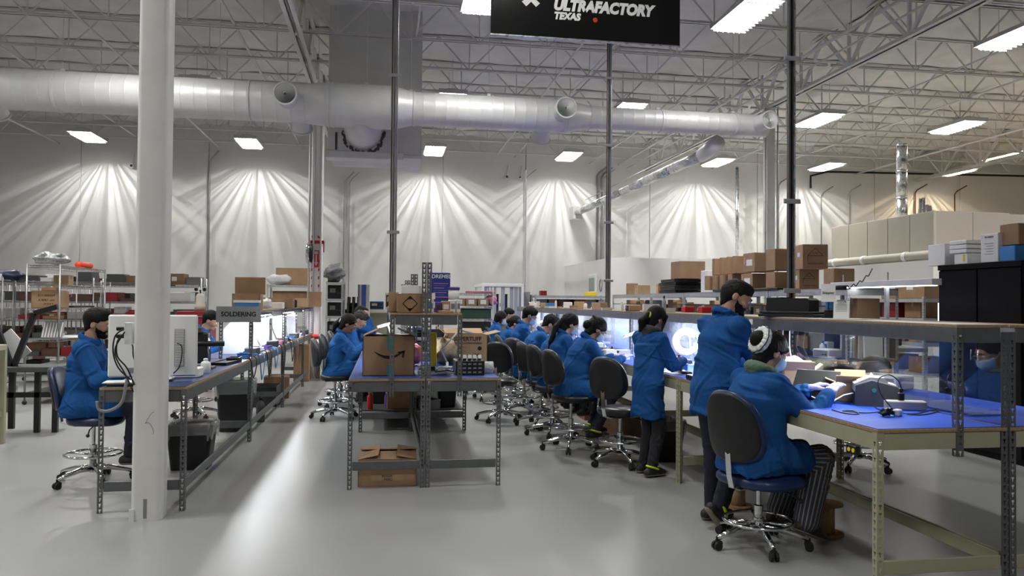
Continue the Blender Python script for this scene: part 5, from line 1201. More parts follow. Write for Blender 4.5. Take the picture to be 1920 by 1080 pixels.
t = thing('side_bench', 'pale bench with small instruments behind the middle island workers', 'workbench', (atY(690, 600, 18.8).x, 18.8, 0)); MB().b2(-.55, .65, 0, .6, 1.32, 1.40, .006).build('top', 'beige', t)
for sx in (-.5, .6): 
    for yy in (.05, .55): MB().b2(sx-.025, sx+.025, yy-.025, yy+.025, 0, 1.32).build('leg', 'beige', t)
MB().b2(-.55, .65, .3, .32, .3, 1.32).build('back_panel', 'beige', t)
c = atY(690, 580, 18.9); device('blue instrument on the pale bench behind the middle workers', (c.x+.2, 19.0, 1.40), (.35, .25, .2), 'deepblue'); device('black instrument left on the pale bench behind the middle workers', (c.x-.35, 19.0, 1.40), (.3, .25, .16), 'black'); device('tall beige instrument on the pale bench behind the middle workers', (c.x+.52, 19.0, 1.40), (.22, .25, .42), 'beige')
# ---------------------------------------------------------------- red tool chest and gauge behind the left bench
t = thing('tool_chest', 'dark red tool chest behind the near left bench', 'tool chest', (atY(362, 600, 14.0).x, 14.0, 0)); MB().b2(-.28, .28, 0, .5, .1, 1.40, .01).build('body', 'redcab', t)
for k in range(5): 
    d = MB().b2(-.25, .25, -.015, 0, .18+k*.24, .39+k*.24, .004).build('drawer', 'redcab', t); MB().b2(-.2, .2, -.03, -.015, .34+k*.24, .36+k*.24).build('handle', 'chrome', d)
for sx in (-.22, .22):
    for yy in (.08, .42): MB().cyl((sx-.02, yy, .05), (sx+.02, yy, .05), .05, 12).build('caster', 'rubber', t)
t = thing('vacuum_pump', 'pale vacuum pump with gauges standing on the red tool chest', 'pump', (atY(374, 570, 14.2).x, 14.25, 1.40)); MB().lathe([(.09, 0), (.09, .10), (.075, .12), (.075, .26), (.05, .30), (.02, .31)], n=16).build('body', 'beige', t, True); MB().cyl((0, 0, .3), (0, 0, .38), .012, 8).build('stem', 'black', t)
for sx in (-1, 1): MB().cyl((sx*.07, -.02, .38), (sx*.07, .02, .38), .03, 12).build('gauge', 'black', t); MB().cyl((0, 0, .38), (sx*.07, 0, .38), .008, 6).build('pipe', 'chrome', t)
tag(MB().cyl((atY(317, 500, 13.5).x, 13.5, 0), (atY(317, 500, 13.5).x, 13.5, 2.08), .018, 10).build('black_rod', 'black', None, True), 'thin black upright rod behind the near column', 'rod')
# ---------------------------------------------------------------- wire racks at far left
L6 = (.12, .42, .82, 1.2, 1.62, 2.05)
wr0 = wire_rack('tall chrome wire rack nearest the camera at far left', -5.32, -4.86, 12.6, 14.5, 2.12, (.16, .55, .98, 1.45, 1.80, 2.10))
for i, (x0, x1, y0, y1) in enumerate(((-8.3, -7.0, 15.6, 16.1), (-6.9, -5.5, 15.8, 16.3), (-5.4, -4.3, 15.9, 16.4), (-6.4, -5.1, 17.2, 17.7), (-5.0, -3.9, 17.4, 17.9), (-7.9, -6.7, 17.3, 17.8), (-9.6, -8.2, 18.6, 19.1), (-8.1, -6.9, 19.3, 19.8), (-6.8, -5.6, 19.3, 19.8), (-5.5, -4.4, 19.4, 19.9))):
    wire_rack(f'chrome wire rack of stored parts behind the front rack, {ordn(i)} of the back group', x0, x1, y0, y1, (1.98, 2.0, 1.95, 2.08, 2.06, 2.1, 2.05, 2.1, 2.12, 2.1)[i], (.15, .5, .85, 1.2, 1.55, 1.92))
    for j, z in enumerate((.15, .5, .85, 1.2, 1.55, 1.92)):
        xx = x0+.06; q_ = 0
        while xx < x1-.2:
            w_ = rnd.uniform(.22, .5); w_ = min(w_, x1-.04-xx); m = rnd.choice(['redcab', 'carddark', 'darkgrey', 'midgrey', 'redcab', 'brown', 'white', 'black', 'card', 'zinc', 'darkgrey', 'black']); h_ = rnd.uniform(.06, .24)
            lab = f'on the {ordn(i)} back wire rack, {ordn(j)} level, {ordn(q_)} along'
            if rnd.random() < .5: tray(f'{cname[m]} storage tray {lab}', (xx+w_/2, (y0+y1)/2, z+.006), (w_-.02, .4, h_*.8), m, 0, name='storage_tray', fill=rnd.choice(['darkgrey', 'redcab', 'paper', 'carddark']), group='stored goods on wire racks')
            else: carton(f'{cname[m]} storage carton {lab}', (xx+w_/2, (y0+y1)/2, z+.006), (w_-.03, .38, h_), 0, m, name='storage_carton', tape=None, flaps=False, group='stored goods on wire racks', sticker=[('-y', 0, h_*.5, .1, h_*.4, 'paper')] if m in ('card', 'carddark') else None)
            xx += w_+.02; q_ += 1
bagblob('shiny silver foil bag on top of the front wire rack', (-5.10, 12.85, 2.105), .17, (1.25, 1.0, .5), 'silverbag', seed=2, amp=.35)
tag(MB().tube([(-4.98, 13.6, 2.16), (-4.93, 14.0, 2.16)], .05, 14).build('orange_tube', 'orange', None, True), 'bright orange tube lying on top of the front wire rack', 'tube')
tag(MB().box((-4.98, 13.95, 2.115), (.10, .8, .02), None, .004).build('orange_cover', 'orange', None), 'flat orange cover under the orange tube on the front wire rack', 'cover')
t = carton('brown carton with black handwriting on the front wire rack', (-5.06, 12.78, 1.455), (.42, .3, .26), 0, 'card'); carton('small brown carton stacked on the handwritten carton', (-5.05, 12.78, 1.717), (.2, .2, .07), 0, 'card'); carton('small white-sided carton beside the handwritten carton stack', (-5.0, 13.1, 1.805), (.22, .2, .16), 0, 'cardlight')
text('511-000459', .05, 'ink', t, (0, -.1515, .19), RX, shear=.2); text('A 90%7. out', .045, 'ink', t, (.0, -.1515, .12), RX, shear=.2); text('10 JULY', .042, 'ink', t, (.03, -.1515, .06), RX, shear=.2)
t = thing('louvred_panel', 'grey slotted panel leaning on the front wire rack lower shelf', 'panel', (-5.0, 12.75, .99)); MB().box((0, 0, .13), (.30, .015, .27), (R(-25), 0, R(0))).build('plate', 'midgrey', t)
for k in range(7): MB().box((-.13+k*.042, -.012, .13), (.012, .012, .24), (R(-25), 0, 0)).build('slat', 'white', t)
tag(MB().box((-4.98, 13.4, .99), (.3, .8, .012), (0, 0, .2), .004).build('white_board', 'white', None), 'white board lying on the front wire rack', 'board')
tag(MB().box((-5.1, 13.75, 1.47), (.36, .9, .03), (0, 0, 0), .004).build('black_board', 'black', None), 'black flat board stack on the front wire rack', 'board')
tag(MB().box((-5.1, 13.4, .57), (.38, 1.5, .02), (0, 0, 0), .004).build('grey_board', 'darkgrey', None), 'dark grey board on the low shelf of the front wire rack', 'board'); tag(MB().box((-5.1, 13.5, .178), (.42, 1.7, .02), (0, 0, 0), .004).build('bottom_board', 'darkgrey', None), 'dark grey board on the bottom shelf of the front wire rack', 'board')
bagblob('dark blue cloth bundle on the wire racks at far left', (-7.0, 15.85, 1.93), .18, (1.4, .8, .5), 'navyvinyl', seed=6, name='cloth_bundle', cat='cloth')
# bench fragment, monitor arm and bin at the left edge
p = atY(-48, 640, 8.6); t = thing('edge_bench', 'cream workbench cut off by the left edge of the picture', 'workbench', (p.x, 8.6, 0)); MB().b2(-1.2, .0, 0, .7, 1.03, 1.09, .004).build('top', 'beige', t); MB().b2(-.06, 0, 0, .05, 0, 1.03).build('leg', 'olive', t); MB().b2(-.06, 0, .65, .7, 0, 1.03).build('leg', 'olive', t); MB().b2(-1.2, 0, .01, .03, .95, 1.02).build('front_beam', 'olive', t); MB().b2(-.045, -.02, .0, .7, .3, .36).build('side_beam', 'olive', t)
p = atY(22, 600, 10.0); t = thing('folding_stand', 'black folding machine stand with angled legs at far left', 'stand', (p.x, 10.0, 0))
for a_, b_ in (((-.25, 0, 1.5), (.02, 0, .75)), ((.02, 0, .75), (.25, 0, 1.42)), ((.25, 0, 1.42), (.5, 0, 1.5)), ((.02, 0, .75), (.02, 0, .05)), ((.3, 0, .78), (.3, 0, .0)), ((-.2, 0, .45), (.5, 0, .45)), ((.5, .0, .78), (.5, 0, 0))): MB().box(((a_[0]+b_[0])/2, 0, (a_[2]+b_[2])/2), ((Vector(b_)-Vector(a_)).length, .05, .06), (Vector(b_)-Vector(a_)).to_track_quat('X', 'Z').to_matrix()).build('bar', 'black', t)
MB().box((.1, .1, .76), (.9, .5, .06), None, .006).build('bed', 'darkgrey', t); MB().box((-.05, .1, 1.0), (.3, .02, .36), (0, R(-40), 0)).build('white_guard', 'white', t)
trash_can('small dark bin with liner cut off at the left edge', (atZ(2, 772, 0).x, atZ(2, 772, 0).y, 0), .3, .3, .36, body='darkgrey')
# ---------------------------------------------------------------- middle island
az = carton('large brown shipping carton with smile arrow logo and open flaps on the middle bench', (.038, 7.12, T), (.455, .42, .35), 0, 'card', open_=(None, None, R(156), R(156)))
sm = []
for k in range(25):
    u = -1+2*k/24; x = u*.125; z = .165+.05*(u*u)-.02*u*0; w_ = .004+.011*(1-abs(u)**1.6); sm.append((x, z, w_))
mb = MB(); P = [(x, z+w_*.9) for x, z, w_ in sm]+[(x, z-w_) for x, z, w_ in reversed(sm)]
for k in range(24):
    (x, z, a_), (x2, z2, b_) = sm[k], sm[k+1]; mb.prism([(x, z-a_), (x2, z2-b_), (x2, z2+b_*.9), (x, z+a_*.9)], -.2125, -.2102)
mb.prism([(.075, .212), (.142, .224), (.14, .21), (.085, .198)], -.2125, -.2102); mb.prism([(.126, .222), (.142, .224), (.128, .160), (.115, .165)], -.2125, -.2102); mb.build('smile_logo', 'ink', az)
for z0, z1 in ((.225, .35), (.0, .10)): MB().b2(-.012, .045, -.2122, -.2102, z0, z1).build('teal_tape', 'teal', az)
su = carton('open tan carton printed SUPERTUFF with planter drawing on the middle bench', (.875, 8.4, T), (.43, .42, .31), 0, 'cardlight', open_=(None, R(15), R(40), R(14)))
text('SUPERTUFF', .062, 'ink', su, (-.0, -.2115, .265), RX, bold=.001, sx=.95); text('UNIVERSAL SYSTEMS OF GOOD', .026, 'ink', su, (.0, -.2115, .22), RX, sx=.85)
for k in range(5): MB().b2(-.19, -.02-.03*(k % 2), -.2112, -.2102, .18-k*.024, .183-k*.024).build('print_line', 'ink', su)
pl = MB(); 
pl.prism([(.07, .02), (.13, .02), (.135, .07), (.065, .07)], -.2112, -.2102); pl.build('pot_print', 'ink', su); MB().prism([(.073, .023), (.127, .023), (.131, .067), (.069, .067)], -.2118, -.2110).build('pot_fill', 'cardlight', su)
MB().prism([(.095, .08), (.105, .08), (.13, .115), (.10, .10), (.07, .115)], -.2112, -.2102).build('plant_print', 'ink', su); MB().lathe([(.001, 0), (.022, 0), (.022, .001), (.001, .001)], (.13, -.2105, .165), 14, Euler((R(90), 0, 0)).to_matrix()).build('scoop_print', 'ink', su)
cr = thing('black_crate', 'black slotted crate of boxed parts at the right end of the middle bench', 'crate', (.765, 7.06, T)); MB().b2(-.13, .13, -.15, .15, 0, .13, .004).build('body', 'black', cr)
for r_ in range(3):
    for k in range(5): MB().b2(-.115+k*.047, -.085+k*.047, -.153, -.149, .02+r_*.037, .035+r_*.037).build('slot', 'midgrey', cr)
for k in range(5): MB().box((-.09+k*.045, -.06, .145), (.032, .1, .035), (R(-25), 0, 0)).build('parts_card', 'paper', cr)
t = thing('wrap_roll', 'clear bubble wrap roll at the right corner of the middle bench', 'roll', (.935, 7.12, T)); MB().cyl((-.065, 0, .055), (.065, 0, .055), .054, 18).build('wrap', 'bubble', t, True); MB().cyl((-.066, 0, .055), (.066, 0, .055), .02, 12).build('core', 'card', t)
t = thing('power_strip', 'white power strip with plugged chargers on the middle bench', 'power strip', (.43, 7.0, T), R(12)); MB().box((0, 0, .02), (.26, .055, .04), None, .006).build('body', 'white', t)
for k in range(3): MB().box((-.08+k*.08, 0, .055), (.045, .04, .04), None, .006).build('plug', 'white' if k != 1 else 'black', t)
for i, (a_, m) in enumerate(((0, 'white'), (1.3, 'black'), (2.4, 'white'), (3.7, 'black'))): cable(f'tangled {cname[m]} charger cable on the middle bench, {ordn(i)} loop', [(.42+.12*math.cos(a_+k*.9)+.02*k, 7.1+.16*math.sin(a_*2+k*.8), T+.012+.03*abs(math.sin(k+a_))) for k in range(8)], .005, m)
tag(MB().box((.50, 8.0, T+.17), (.06, .10, .34), None, .005).build('yellow_case', 'yellow', None), 'tall narrow yellow case standing on the middle bench', 'case'); bagblob('pink plastic bag of parts on the middle bench', (.30, 8.0, T), .10, (1, 1, 1), 'pink', seed=11); bagblob('crumpled brown kraft paper on the middle bench', (.62, 8.2, T), .15, (1.0, 1.2, .9), 'tan', seed=12, name='kraft_paper', cat='paper', amp=.3)
device('black tool chest of drawers on the middle bench behind the yellow case', (.66, 8.95, T), (.3, .3, .34), 'black', name='drawer_box', cat='drawers'); device('second black equipment box on the middle bench under the shelf', (.22, 8.6, T), (.22, .25, .3), 'black', name='equipment_box', cat='box')
arm_lamp('white articulated lamp over the left side of the middle bench', .16, 8.9, T, -.25, .40, lit=True); arm_lamp('white articulated lamp over the right side of the middle bench', .62, 7.7, T, .25, .38); arm_lamp('lit desk lamp in front of the woman at the middle island', -.18, 10.4, T, .2, .22, lit=True)
for i in range(8):
    m = ['white', 'bluebox', 'black', 'white', 'cardlight', 'midgrey', 'white', 'yellow'][i]; tray(f'{cname[m]} work tray in front of the middle island workers, {ordn(i)} from the camera', (-.14+.05*(i % 3), 9.9+i*.55, T), (.2, .28, .05), m, .1*i, fill='midgrey')
for i in range(8):
    m = ['white', 'black', 'zinc', 'white', 'black', 'midgrey', 'black', 'white'][i]; device(f'{cname[m]} bench box in the middle of the island under the shelf, {ordn(i)} from the camera', (.46+.08*(i % 2), 9.9+i*.6, T), (.18, .25, .2+.05*(i % 3)), m, R(-90 if i % 2 else 0))
# island shelf
S = 1.5
d1 = carton('brown carton with black diamond mark on the middle shelf', (.215, 6.86, S), (.225, .22, .165), 0, 'card')
dm = MB(); o_ = [(0, .15), (.068, .083), (0, .016), (-.068, .083)]; i_ = [(0, .139), (.058, .083), (0, .027), (-.058, .083)]
for k in range(4): k2 = (k+1) % 4; dm.prism([o_[k], o_[k2], i_[k2], i_[k]], -.1125, -.1102)
dm.prism([(0, .15), (.026, .124), (-.026, .124)], -.1125, -.1102); dm.prism([(0, .016), (.026, .042), (-.026, .042)], -.1125, -.1102); dm.build('diamond_mark', 'ink', d1)
carton('brown carton left of the diamond carton on the middle shelf', (.075, 7.12, S), (.09, .3, .18), 0, 'card'); tag(MB().box((.235, 6.9, S+.165+.04), (.185, .2, .075), None, .004).build('white_carton', 'white', None), 'plain white carton stacked on the diamond carton', 'box')
db = carton('tall navy blue tool carton with white brand print on the middle shelf', (.525, 7.55, S), (.20, .12, .385), 0, 'blueprint', tape=None, flaps=False); text('DREMEL', .052, 'paper', db, (.01, -.0615, .345), RX, bold=.001, shear=.15)
for k in range(7): MB().b2(-.06, .08-.02*(k % 3), -.0615, -.0602, .275-k*.022, .281-k*.022).build('print_line', 'bluebox' if k % 2 else 'pink', db)
for k in range(2): MB().b2(-.09, -.045, -.0618, -.0602, .04+k*.085, .10+k*.085).build('picture_print', 'paper', db)
t = thing('lidded_jar', 'white tub with dark purple lid beside the navy tool carton', 'tub', (.66, 7.5, S)); MB().cyl((0, 0, .10), (0, 0, .22), .055, 18).build('tub', 'white', t, True); MB().cyl((0, 0, .22), (0, 0, .245), .06, 18).build('lid', 'purple', t, True); MB().cyl((0, 0, 0), (0, 0, .10), .06, 18).build('lower_tub', 'white', t, True)
for i, (x, w_, h, m) in enumerate(((.40, .07, .125, 'white'), (.475, .05, .10, 'purple'), (.54, .07, .11, 'cardlight'), (.60, .05, .12, 'white'), (.65, .035, .125, 'paper'))):
    t = carton(f'small printed product carton standing on the right middle shelf, {ordn(i)} from the post', (x, 7.0, S), (w_, .09, h), .05*i, m, tape=None, flaps=False, group='product cartons'); MB().b2(-w_*.35, w_*.35, -.0465, -.045, h*.3, h*.7).build('picture_print', ['bluebox', 'brown', 'paper', 'midgrey', 'midgrey'][i], t)
tag(MB().box((.53, 6.80, S+.012), (.13, .1, .022), None, .004).build('tan_booklet', 'cardlight', None), 'thin tan booklet at the front edge of the middle shelf', 'booklet')
for i in range(7):
    m = ['card', 'white', 'carddark', 'black', 'cardlight', 'white', 'card'][i]; carton(f'{cname.get(m, m)} carton farther along the middle shelf, {ordn(i)} from the camera', (.20 if i % 2 else .52, 8.3+i*.9, S), (.2, .3, .12+.05*(i % 3)), 0, m)
# under the island
fb = carton('worn open-topped brown carton on the floor under the near middle bench', (.045, 7.02, 0), (.50, .52, .235), R(-2), 'card', open_=(R(174), R(172), R(168), R(170))); MB().b2(-.14, .14, -.262, -.2602, .05, .10).build('clear_tape', 'tape', fb)
text('ROGER\n- HERO', .028, 'ink', fb, (.0, -.2625, .075), RX)
MB().box((0, 0, .2), (.46, .48, .02), None, .004).build('packing', 'carddark', fb)
for nm, x0, x1 in (('left', -.28, .33), ('right', .38, .99)): tag(MB().b2(x0, x1, 9.70, 12.4, .238, .252).build('lower_shelf', 'darkgrey', None), f'dark board laid on the lower rails of the {nm} island bench', 'shelf')
bottle('translucent red water bottle with grey lid under the middle island', (-.17, 9.78, .252), .23, .038, 'red', 'midgrey'); bottle('dark patterned flask under the middle island', (.04, 9.9, .252), .22, .035, 'purple', 'white')
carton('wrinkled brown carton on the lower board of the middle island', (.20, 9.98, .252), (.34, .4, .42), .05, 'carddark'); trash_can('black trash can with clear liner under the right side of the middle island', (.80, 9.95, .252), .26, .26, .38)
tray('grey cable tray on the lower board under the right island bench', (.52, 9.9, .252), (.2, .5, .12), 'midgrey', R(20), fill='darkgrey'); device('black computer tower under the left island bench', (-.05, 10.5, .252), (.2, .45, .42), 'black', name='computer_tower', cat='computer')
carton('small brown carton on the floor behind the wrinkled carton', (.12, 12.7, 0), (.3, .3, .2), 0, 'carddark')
# ================================================================== RIGHT BENCH ROW, NEAR UNIT
T = .94
def on(px, py, z=T): p = atZ(px, py, z); return (p.x, p.y, z)
c = on(1632, 764); t = thing('label_printer', 'grey desktop label printer feeding a white label strip', 'printer', (c[0]+.11, c[1]+.12, T), R(-28))
MB().prism([(-.10, 0), (.12, 0), (.13, .07), (.10, .105), (-.02, .135), (-.10, .105)], -.085, .085).build('body', 'darkgrey', t); MB().prism([(-.103, .075), (.132, .078), (.10, .112), (-.02, .140), (-.103, .112)], -.08, .08).build('upper_shell', mat('printergrey', (.42, .43, .44), .4), t)
MB().prism([(-.105, .085), (.06, .125), (.04, .150), (-.03, .150), (-.105, .115)], -.075, .075).build('lid', 'midgrey', t); MB().prism([(-.085, .1235), (-.035, .1505), (-.03, .1525), (-.086, .127)], -.06, .06).build('printed_panel', 'paper', t)
MB().cyl((-.01, -.09, .085), (-.01, -.084, .085), .011, 12).build('power_button', 'teal', t); MB().b2(-.104, -.1, -.06, .06, .05, .075).build('label_slot', 'black', t)
P = [(-.10, 0, .06), (-.15, 0, .045), (-.20, 0, .012), (-.26, .0, .008), (-.31, 0, .03)]; mb = MB()
for k in range(4): (xa, _, za), (xb, _, zb) = P[k], P[k+1]; mb.box(((xa+xb)/2, 0, (za+zb)/2), (math.hypot(xb-xa, zb-za)+.004, .05, .0012), (0, -math.atan2(zb-za, xb-xa), 0))
mb.build('label_strip', 'paper', t); t.scale = (1.25, 1.25, 1.25)
c = on(1703, 770); t = thing('power_strip', 'cream surge power strip with a black plug beside the label printer', 'power strip', (c[0], c[1]+.03, T), R(-18)); MB().box((0, 0, .025), (.20, .055, .05), None, .006).build('body', 'beige', t)
MB().box((-.02, 0, .07), (.03, .03, .045), None, .006).build('plug', 'black', t); MB().box((-.02, 0, .10), (.018, .018, .03), None, .004).build('plug_neck', 'black', t); t.scale = (1.2, 1.2, 1.2)
q = Vector((c[0]-.02, c[1]+.03, T+.11)); cable('black power cord arching up from the cream power strip', [q, q+Vector((-.01, .02, .07)), q+Vector((-.06, .05, .11)), q+Vector((-.13, .05, .08)), q+Vector((-.14, .02, .0)), q+Vector((-.08, -.0, -.09))], .004)
t = thing('power_adapter', 'long black power adapter brick lying beside the printer', 'adapter', on(1683, 762), R(-14)); MB().box((0, 0, .016), (.16, .05, .03), None, .006).build('body', 'black', t); MB().b2(-.03, .03, -.026, -.025, .01, .022).build('label', 'midgrey', t)
t = thing('charger_cube', 'small white charger cube at the front of the blue mat', 'charger', on(1683, 780), R(20)); MB().box((0, 0, .02), (.045, .04, .04), None, .006).build('body', 'white', t); MB().b2(-.006, .006, -.03, -.02, .012, .028).build('prong', 'chrome', t)
bagblob('black crinkled cable tie bag near the edge of the blue mat', on(1663, 781), .035, (1.2, .9, .55), 'black', seed=21, amp=.5)
for i, pp in enumerate((((1560, 768), (1585, 775), (1610, 776), (1600, 770), (1580, 770), (1620, 774), (1650, 772)), ((1690, 774), (1715, 776), (1740, 770), (1758, 768), (1750, 774), (1725, 778), (1700, 777)), ((1655, 752), (1640, 760), (1650, 768), (1668, 764), (1672, 752)))):
    cable(f'thin black cable coiled on the near blue mat, {ordn(i)} coil from the left', [on(a_, b_, T+.005) for a_, b_ in pp], .0036)
p = on(1540, 742); t = thing('tilted_tablet', 'flat grey tablet display tilted on a stand before the seated woman', 'tablet', (2.97, 4.98, T), R(-48))
MB().box((0, .03, .105), (.30, .012, .24), (R(-42), 0, 0), .004).build('screen', mat('tabletgrey', (.035, .038, .038), .6, spec=.2), t); MB().box((0, .036, .103), (.31, .012, .25), (R(-42), 0, 0), .004).build('bezel', 'midgrey', t); MB().box((.0, .09, .06), (.12, .02, .13), (R(15), 0, 0)).build('stand', 'black', t); MB().box((0, .04, .006), (.2, .2, .012), None, .004).build('foot', 'black', t)
c = on(1522, 722); carton('open brown parts carton marked 18 at the back of the near right bench', (3.16, 5.52, T), (.22, .18, .16), R(-25), 'cardlight', open_=(R(60), R(50), R(40), R(40))); o = bpy.data.objects['cardboard_box']
carton('second open brown carton at the back of the near right bench', (3.20, 4.90, T), (.2, .18, .13), R(-30), 'cardlight', open_=(R(40), R(65), R(20), R(60)))
carton('tan carton with loose white packing at the back of the near bench', (3.24, 5.75, T), (.2, .2, .12), R(4), 'cardlight', open_=(R(20), R(50), R(30), R(30)))
bagblob('white crumpled packing paper in the carton on the near bench', (3.24, 5.75, T+.08), .09, (1.1, 1, .8), 'white', seed=31, name='packing_paper', cat='paper')
tag(MB().box((3.0, 5.2, T+.035), (.05, .004, .07), (R(15), 0, R(25))).build('yellow_tag', 'yellow', None), 'bright yellow tag standing among the open cartons', 'tag')
bottle('clear spray bottle behind the seated woman on the near bench', (2.95, 5.85, T), .2, .035, 'bubble', 'white')
bx = bpy.data.objects
# small switch box and spools below
t = thing('switch_box', 'small black outlet box under the near corner of the right bench', 'outlet', (2.605, 3.90, .77)); MB().b2(-.03, 0, 0, .09, 0, .05, .003).build('box', 'black', t)
for k in (.02, .06): MB().cyl((-.034, k, .025), (-.03, k, .025), .012, 10).build('socket', 'yellow', t)
def spool(label, x, y, h, r=.11):
    t = thing('cardboard_spool', label, 'spool', (x, y, 0)); MB().cyl((0, 0, 0), (0, 0, .015), r, 24).build('lower_flange', 'card', t); MB().cyl((0, 0, .015), (0, 0, h-.015), r*.5, 20).build('core', 'cardlight', t, True); MB().cyl((0, 0, h-.015), (0, 0, h), r*.95, 24).build('upper_flange', 'card', t)
spool('empty cardboard spool standing behind the seated woman shoe', 3.06, 4.98, .22, .12); spool('second empty cardboard spool behind the standing man feet', 2.78, 5.75, .2, .11)
# shelf of the near unit
S = 1.503
t = thing('black_monitor_base', 'wide black plastic equipment cover on the right shelf beside the man', 'equipment cover', (3.21, 5.70, S), R(-62)); MB().box((0, 0, .013), (.50, .20, .024), None, .005).build('lower_slab', 'black', t); MB().box((.0, 0, .036), (.47, .2, .02), None, .005).build('upper_slab', 'black', t); MB().prism([(-.19, .046), (.19, .046), (.19, .135), (.165, .15), (-.19, .15)], -.07, .07).build('hood', 'black', t); MB().prism([(-.25, .15), (-.05, .158), (-.05, .15)], -.07, .07).build('lip', 'black', t)
c = atX(1590, 597, 3.3); t = thing('shipping_notice', 'white paper notice reading Shipping clipped up on the right shelf', 'notice', (3.30, c.y+.25, S), R(-50)); MB().box((0, 0, .19), (.105, .003, .135)).build('sheet', 'paper', t); text('Shipping', .026, 'ink', t, (0, -.002, .19), RX, bold=.0005); MB().cyl((0, .006, 0), (0, .006, .20), .004, 6).build('stand', 'black', t); MB().box((0, .006, .004), (.08, .06, .008)).build('foot', 'black', t)
t = thing('clipboard', 'white clipboard with silver clip standing on the right shelf', 'clipboard', (3.26, c.y+.02, S), R(-50)); MB().box((0, 0, .065), (.11, .005, .13), (R(-6), 0, 0)).build('board', 'paper', t); MB().box((0, -.004, .128), (.06, .014, .018), None, .004).build('clip', 'chrome', t)
for k in range(7): MB().box((0, -.0035, .03+k*.012), (.08, .001, .0025), (R(-6), 0, 0)).build('print_line', 'midgrey', t)
t = thing('spray_gun', 'black handheld barcode scanner hanging on a coiled cord at the right shelf', 'scanner', (3.34, c.y+.30, S), R(-40)); MB().box((0, 0, .16), (.05, .05, .19), None, .01).build('blue_body', 'bluebox', t); MB().box((0, -.03, .19), (.03, .05, .06), None, .008).build('trigger', 'black', t); MB().cyl((0, 0, .23), (.12, 0, .23), .018, 12).build('nozzle', 'black', t, True); MB().box((0, 0, .03), (.07, .07, .06), None, .006).build('foot', 'black', t)
cable('black coiled cord stretching from the scanner along the light bar', [(3.42+.02*k+.0, c.y+.22+.004*k, S+.235+.012*math.sin(k*2.1)+.0008*k*k) for k in range(14)], .004)
tag(MB().box((3.22, 4.9, S+.003), (.2, .3, .002), (0, 0, .2)).build('paper_sheet', 'paper', None), 'loose sheet of paper lying on the near right shelf', 'paper')
tag(MB().box((3.20, 6.9, S+.008), (.18, .3, .012), (0, 0, -.3)).build('paper_stack', 'paper', None), 'stack of papers on the right shelf behind the man', 'paper')
tag(MB().b2(3.073, 3.0765, 6.10, 6.16, 1.43, 1.475).build('beam_note', 'paper', None), 'small white note stuck on the shelf beam beside the man', 'note')
for i, dx in enumerate((0, .05, .1)): cable(f'white cord hanging from the right shelf behind the cartons, {ordn(i)} cord', [(3.33, 5.95+dx*2.2, 1.40), (3.34, 5.97+dx*2.2, 1.25), (3.32, 5.9+dx*2.2, 1.12), (3.33, 5.95+dx*2.2, .96)], .005, 'white')
# ---------------------------------------------------------------- right row: far units
rl = thing('ring_lamp', 'round lit ring magnifier lamp glowing above the bench between the two standing workers', 'lamp', (3.16, 7.75, T))
cz = 1.20-T; rot = Euler((R(90), 0, R(-25))).to_matrix()
MB().tube([Vector((0, 0, cz))+rot@Vector((.105*math.cos(a), .105*math.sin(a), 0)) for a in np.linspace(.6, 6.28*.97, 30)], .026, 10).build('ring_tube', 'ringlamp', rl, True); MB().tube([Vector((0, .02, cz))+rot@Vector((.135*math.cos(a), .135*math.sin(a), 0)) for a in np.linspace(0, 6.28, 33)[:-1]], .012, 8, closed=True).build('rim', 'white', rl, True)
MB().tube([(.0, .05, cz+.12), (.10, .16, .30), (.14, .2, .02)], .009, 8).build('arm', 'white', rl, True); MB().cyl((.14, .2, 0), (.14, .2, .03), .05, 16).build('base', 'white', rl)
k2 = ['white', 'cardlight', 'zinc', 'black', 'bluebox', 'paper', 'midgrey', 'white', 'white', 'cardlight']
def scatter(n, x0, x1, y0, y1, z, where, seed, tall=1.0):
    r_ = random.Random(seed)
    for i in range(n):
        x = r_.uniform(x0, x1); y = y0+(y1-y0)*(i+.5)/n; m = k2[r_.randrange(10)]; kd = i % 5; lab = f'{where}, {ordn(i)} from the camera'
        if kd == 0: bottle(f'small {cname[m]} bottle {lab}', (x, y, z), r_.uniform(.09, .17)*tall, r_.uniform(.02, .032), m, r_.choice(['white', 'red', 'black']))
        elif kd == 1: tray(f'{cname[m]} parts tray {lab}', (x, y, z), (r_.uniform(.12, .22), r_.uniform(.15, .3), r_.uniform(.03, .07)), m, r_.uniform(-.3, .3), fill='midgrey')
        elif kd == 2: carton(f'small {cname[m]} carton {lab}', (x, y, z), (r_.uniform(.12, .2), r_.uniform(.15, .28), r_.uniform(.05, .13)*tall), r_.uniform(-.3, .3), m, tape=None)
        elif kd == 3: device(f'{cname[m]} bench meter {lab}', (x, y, z), (r_.uniform(.12, .18), .16, r_.uniform(.07, .12)*tall), m, R(-90)+r_.uniform(-.3, .3))
        else:
            t = thing('tape_roll', f'{cname[m]} tape roll {lab}', 'tape roll', (x, y, z)); MB().lathe([(.025, 0), (.05, 0), (.05, .03), (.025, .03), (.025, 0)], n=20).build('tape', m, t, True); MB().lathe([(.022, 0), (.0255, 0), (.0255, .03), (.022, .03), (.022, 0)], n=20).build('core', 'card', t, True)
scatter(15, 2.70, 3.05, 7.0, 11.2, T, 'on the aisle side of the right bench', 41); scatter(13, 2.72, 3.05, 11.4, 17.2, T, 'on the far aisle side of the right bench', 42)
scatter(15, 3.14, 3.34, 8.2, 14.0, 1.50, 'on top of the right shelf', 43, 1.15); scatter(10, 3.14, 3.34, 14.2, 17.6, 1.50, 'on the far right shelf', 44, 1.2)
scatter(12, 3.5, 4.0, 6.9, 13.5, T, 'on the far side of the right bench', 45)
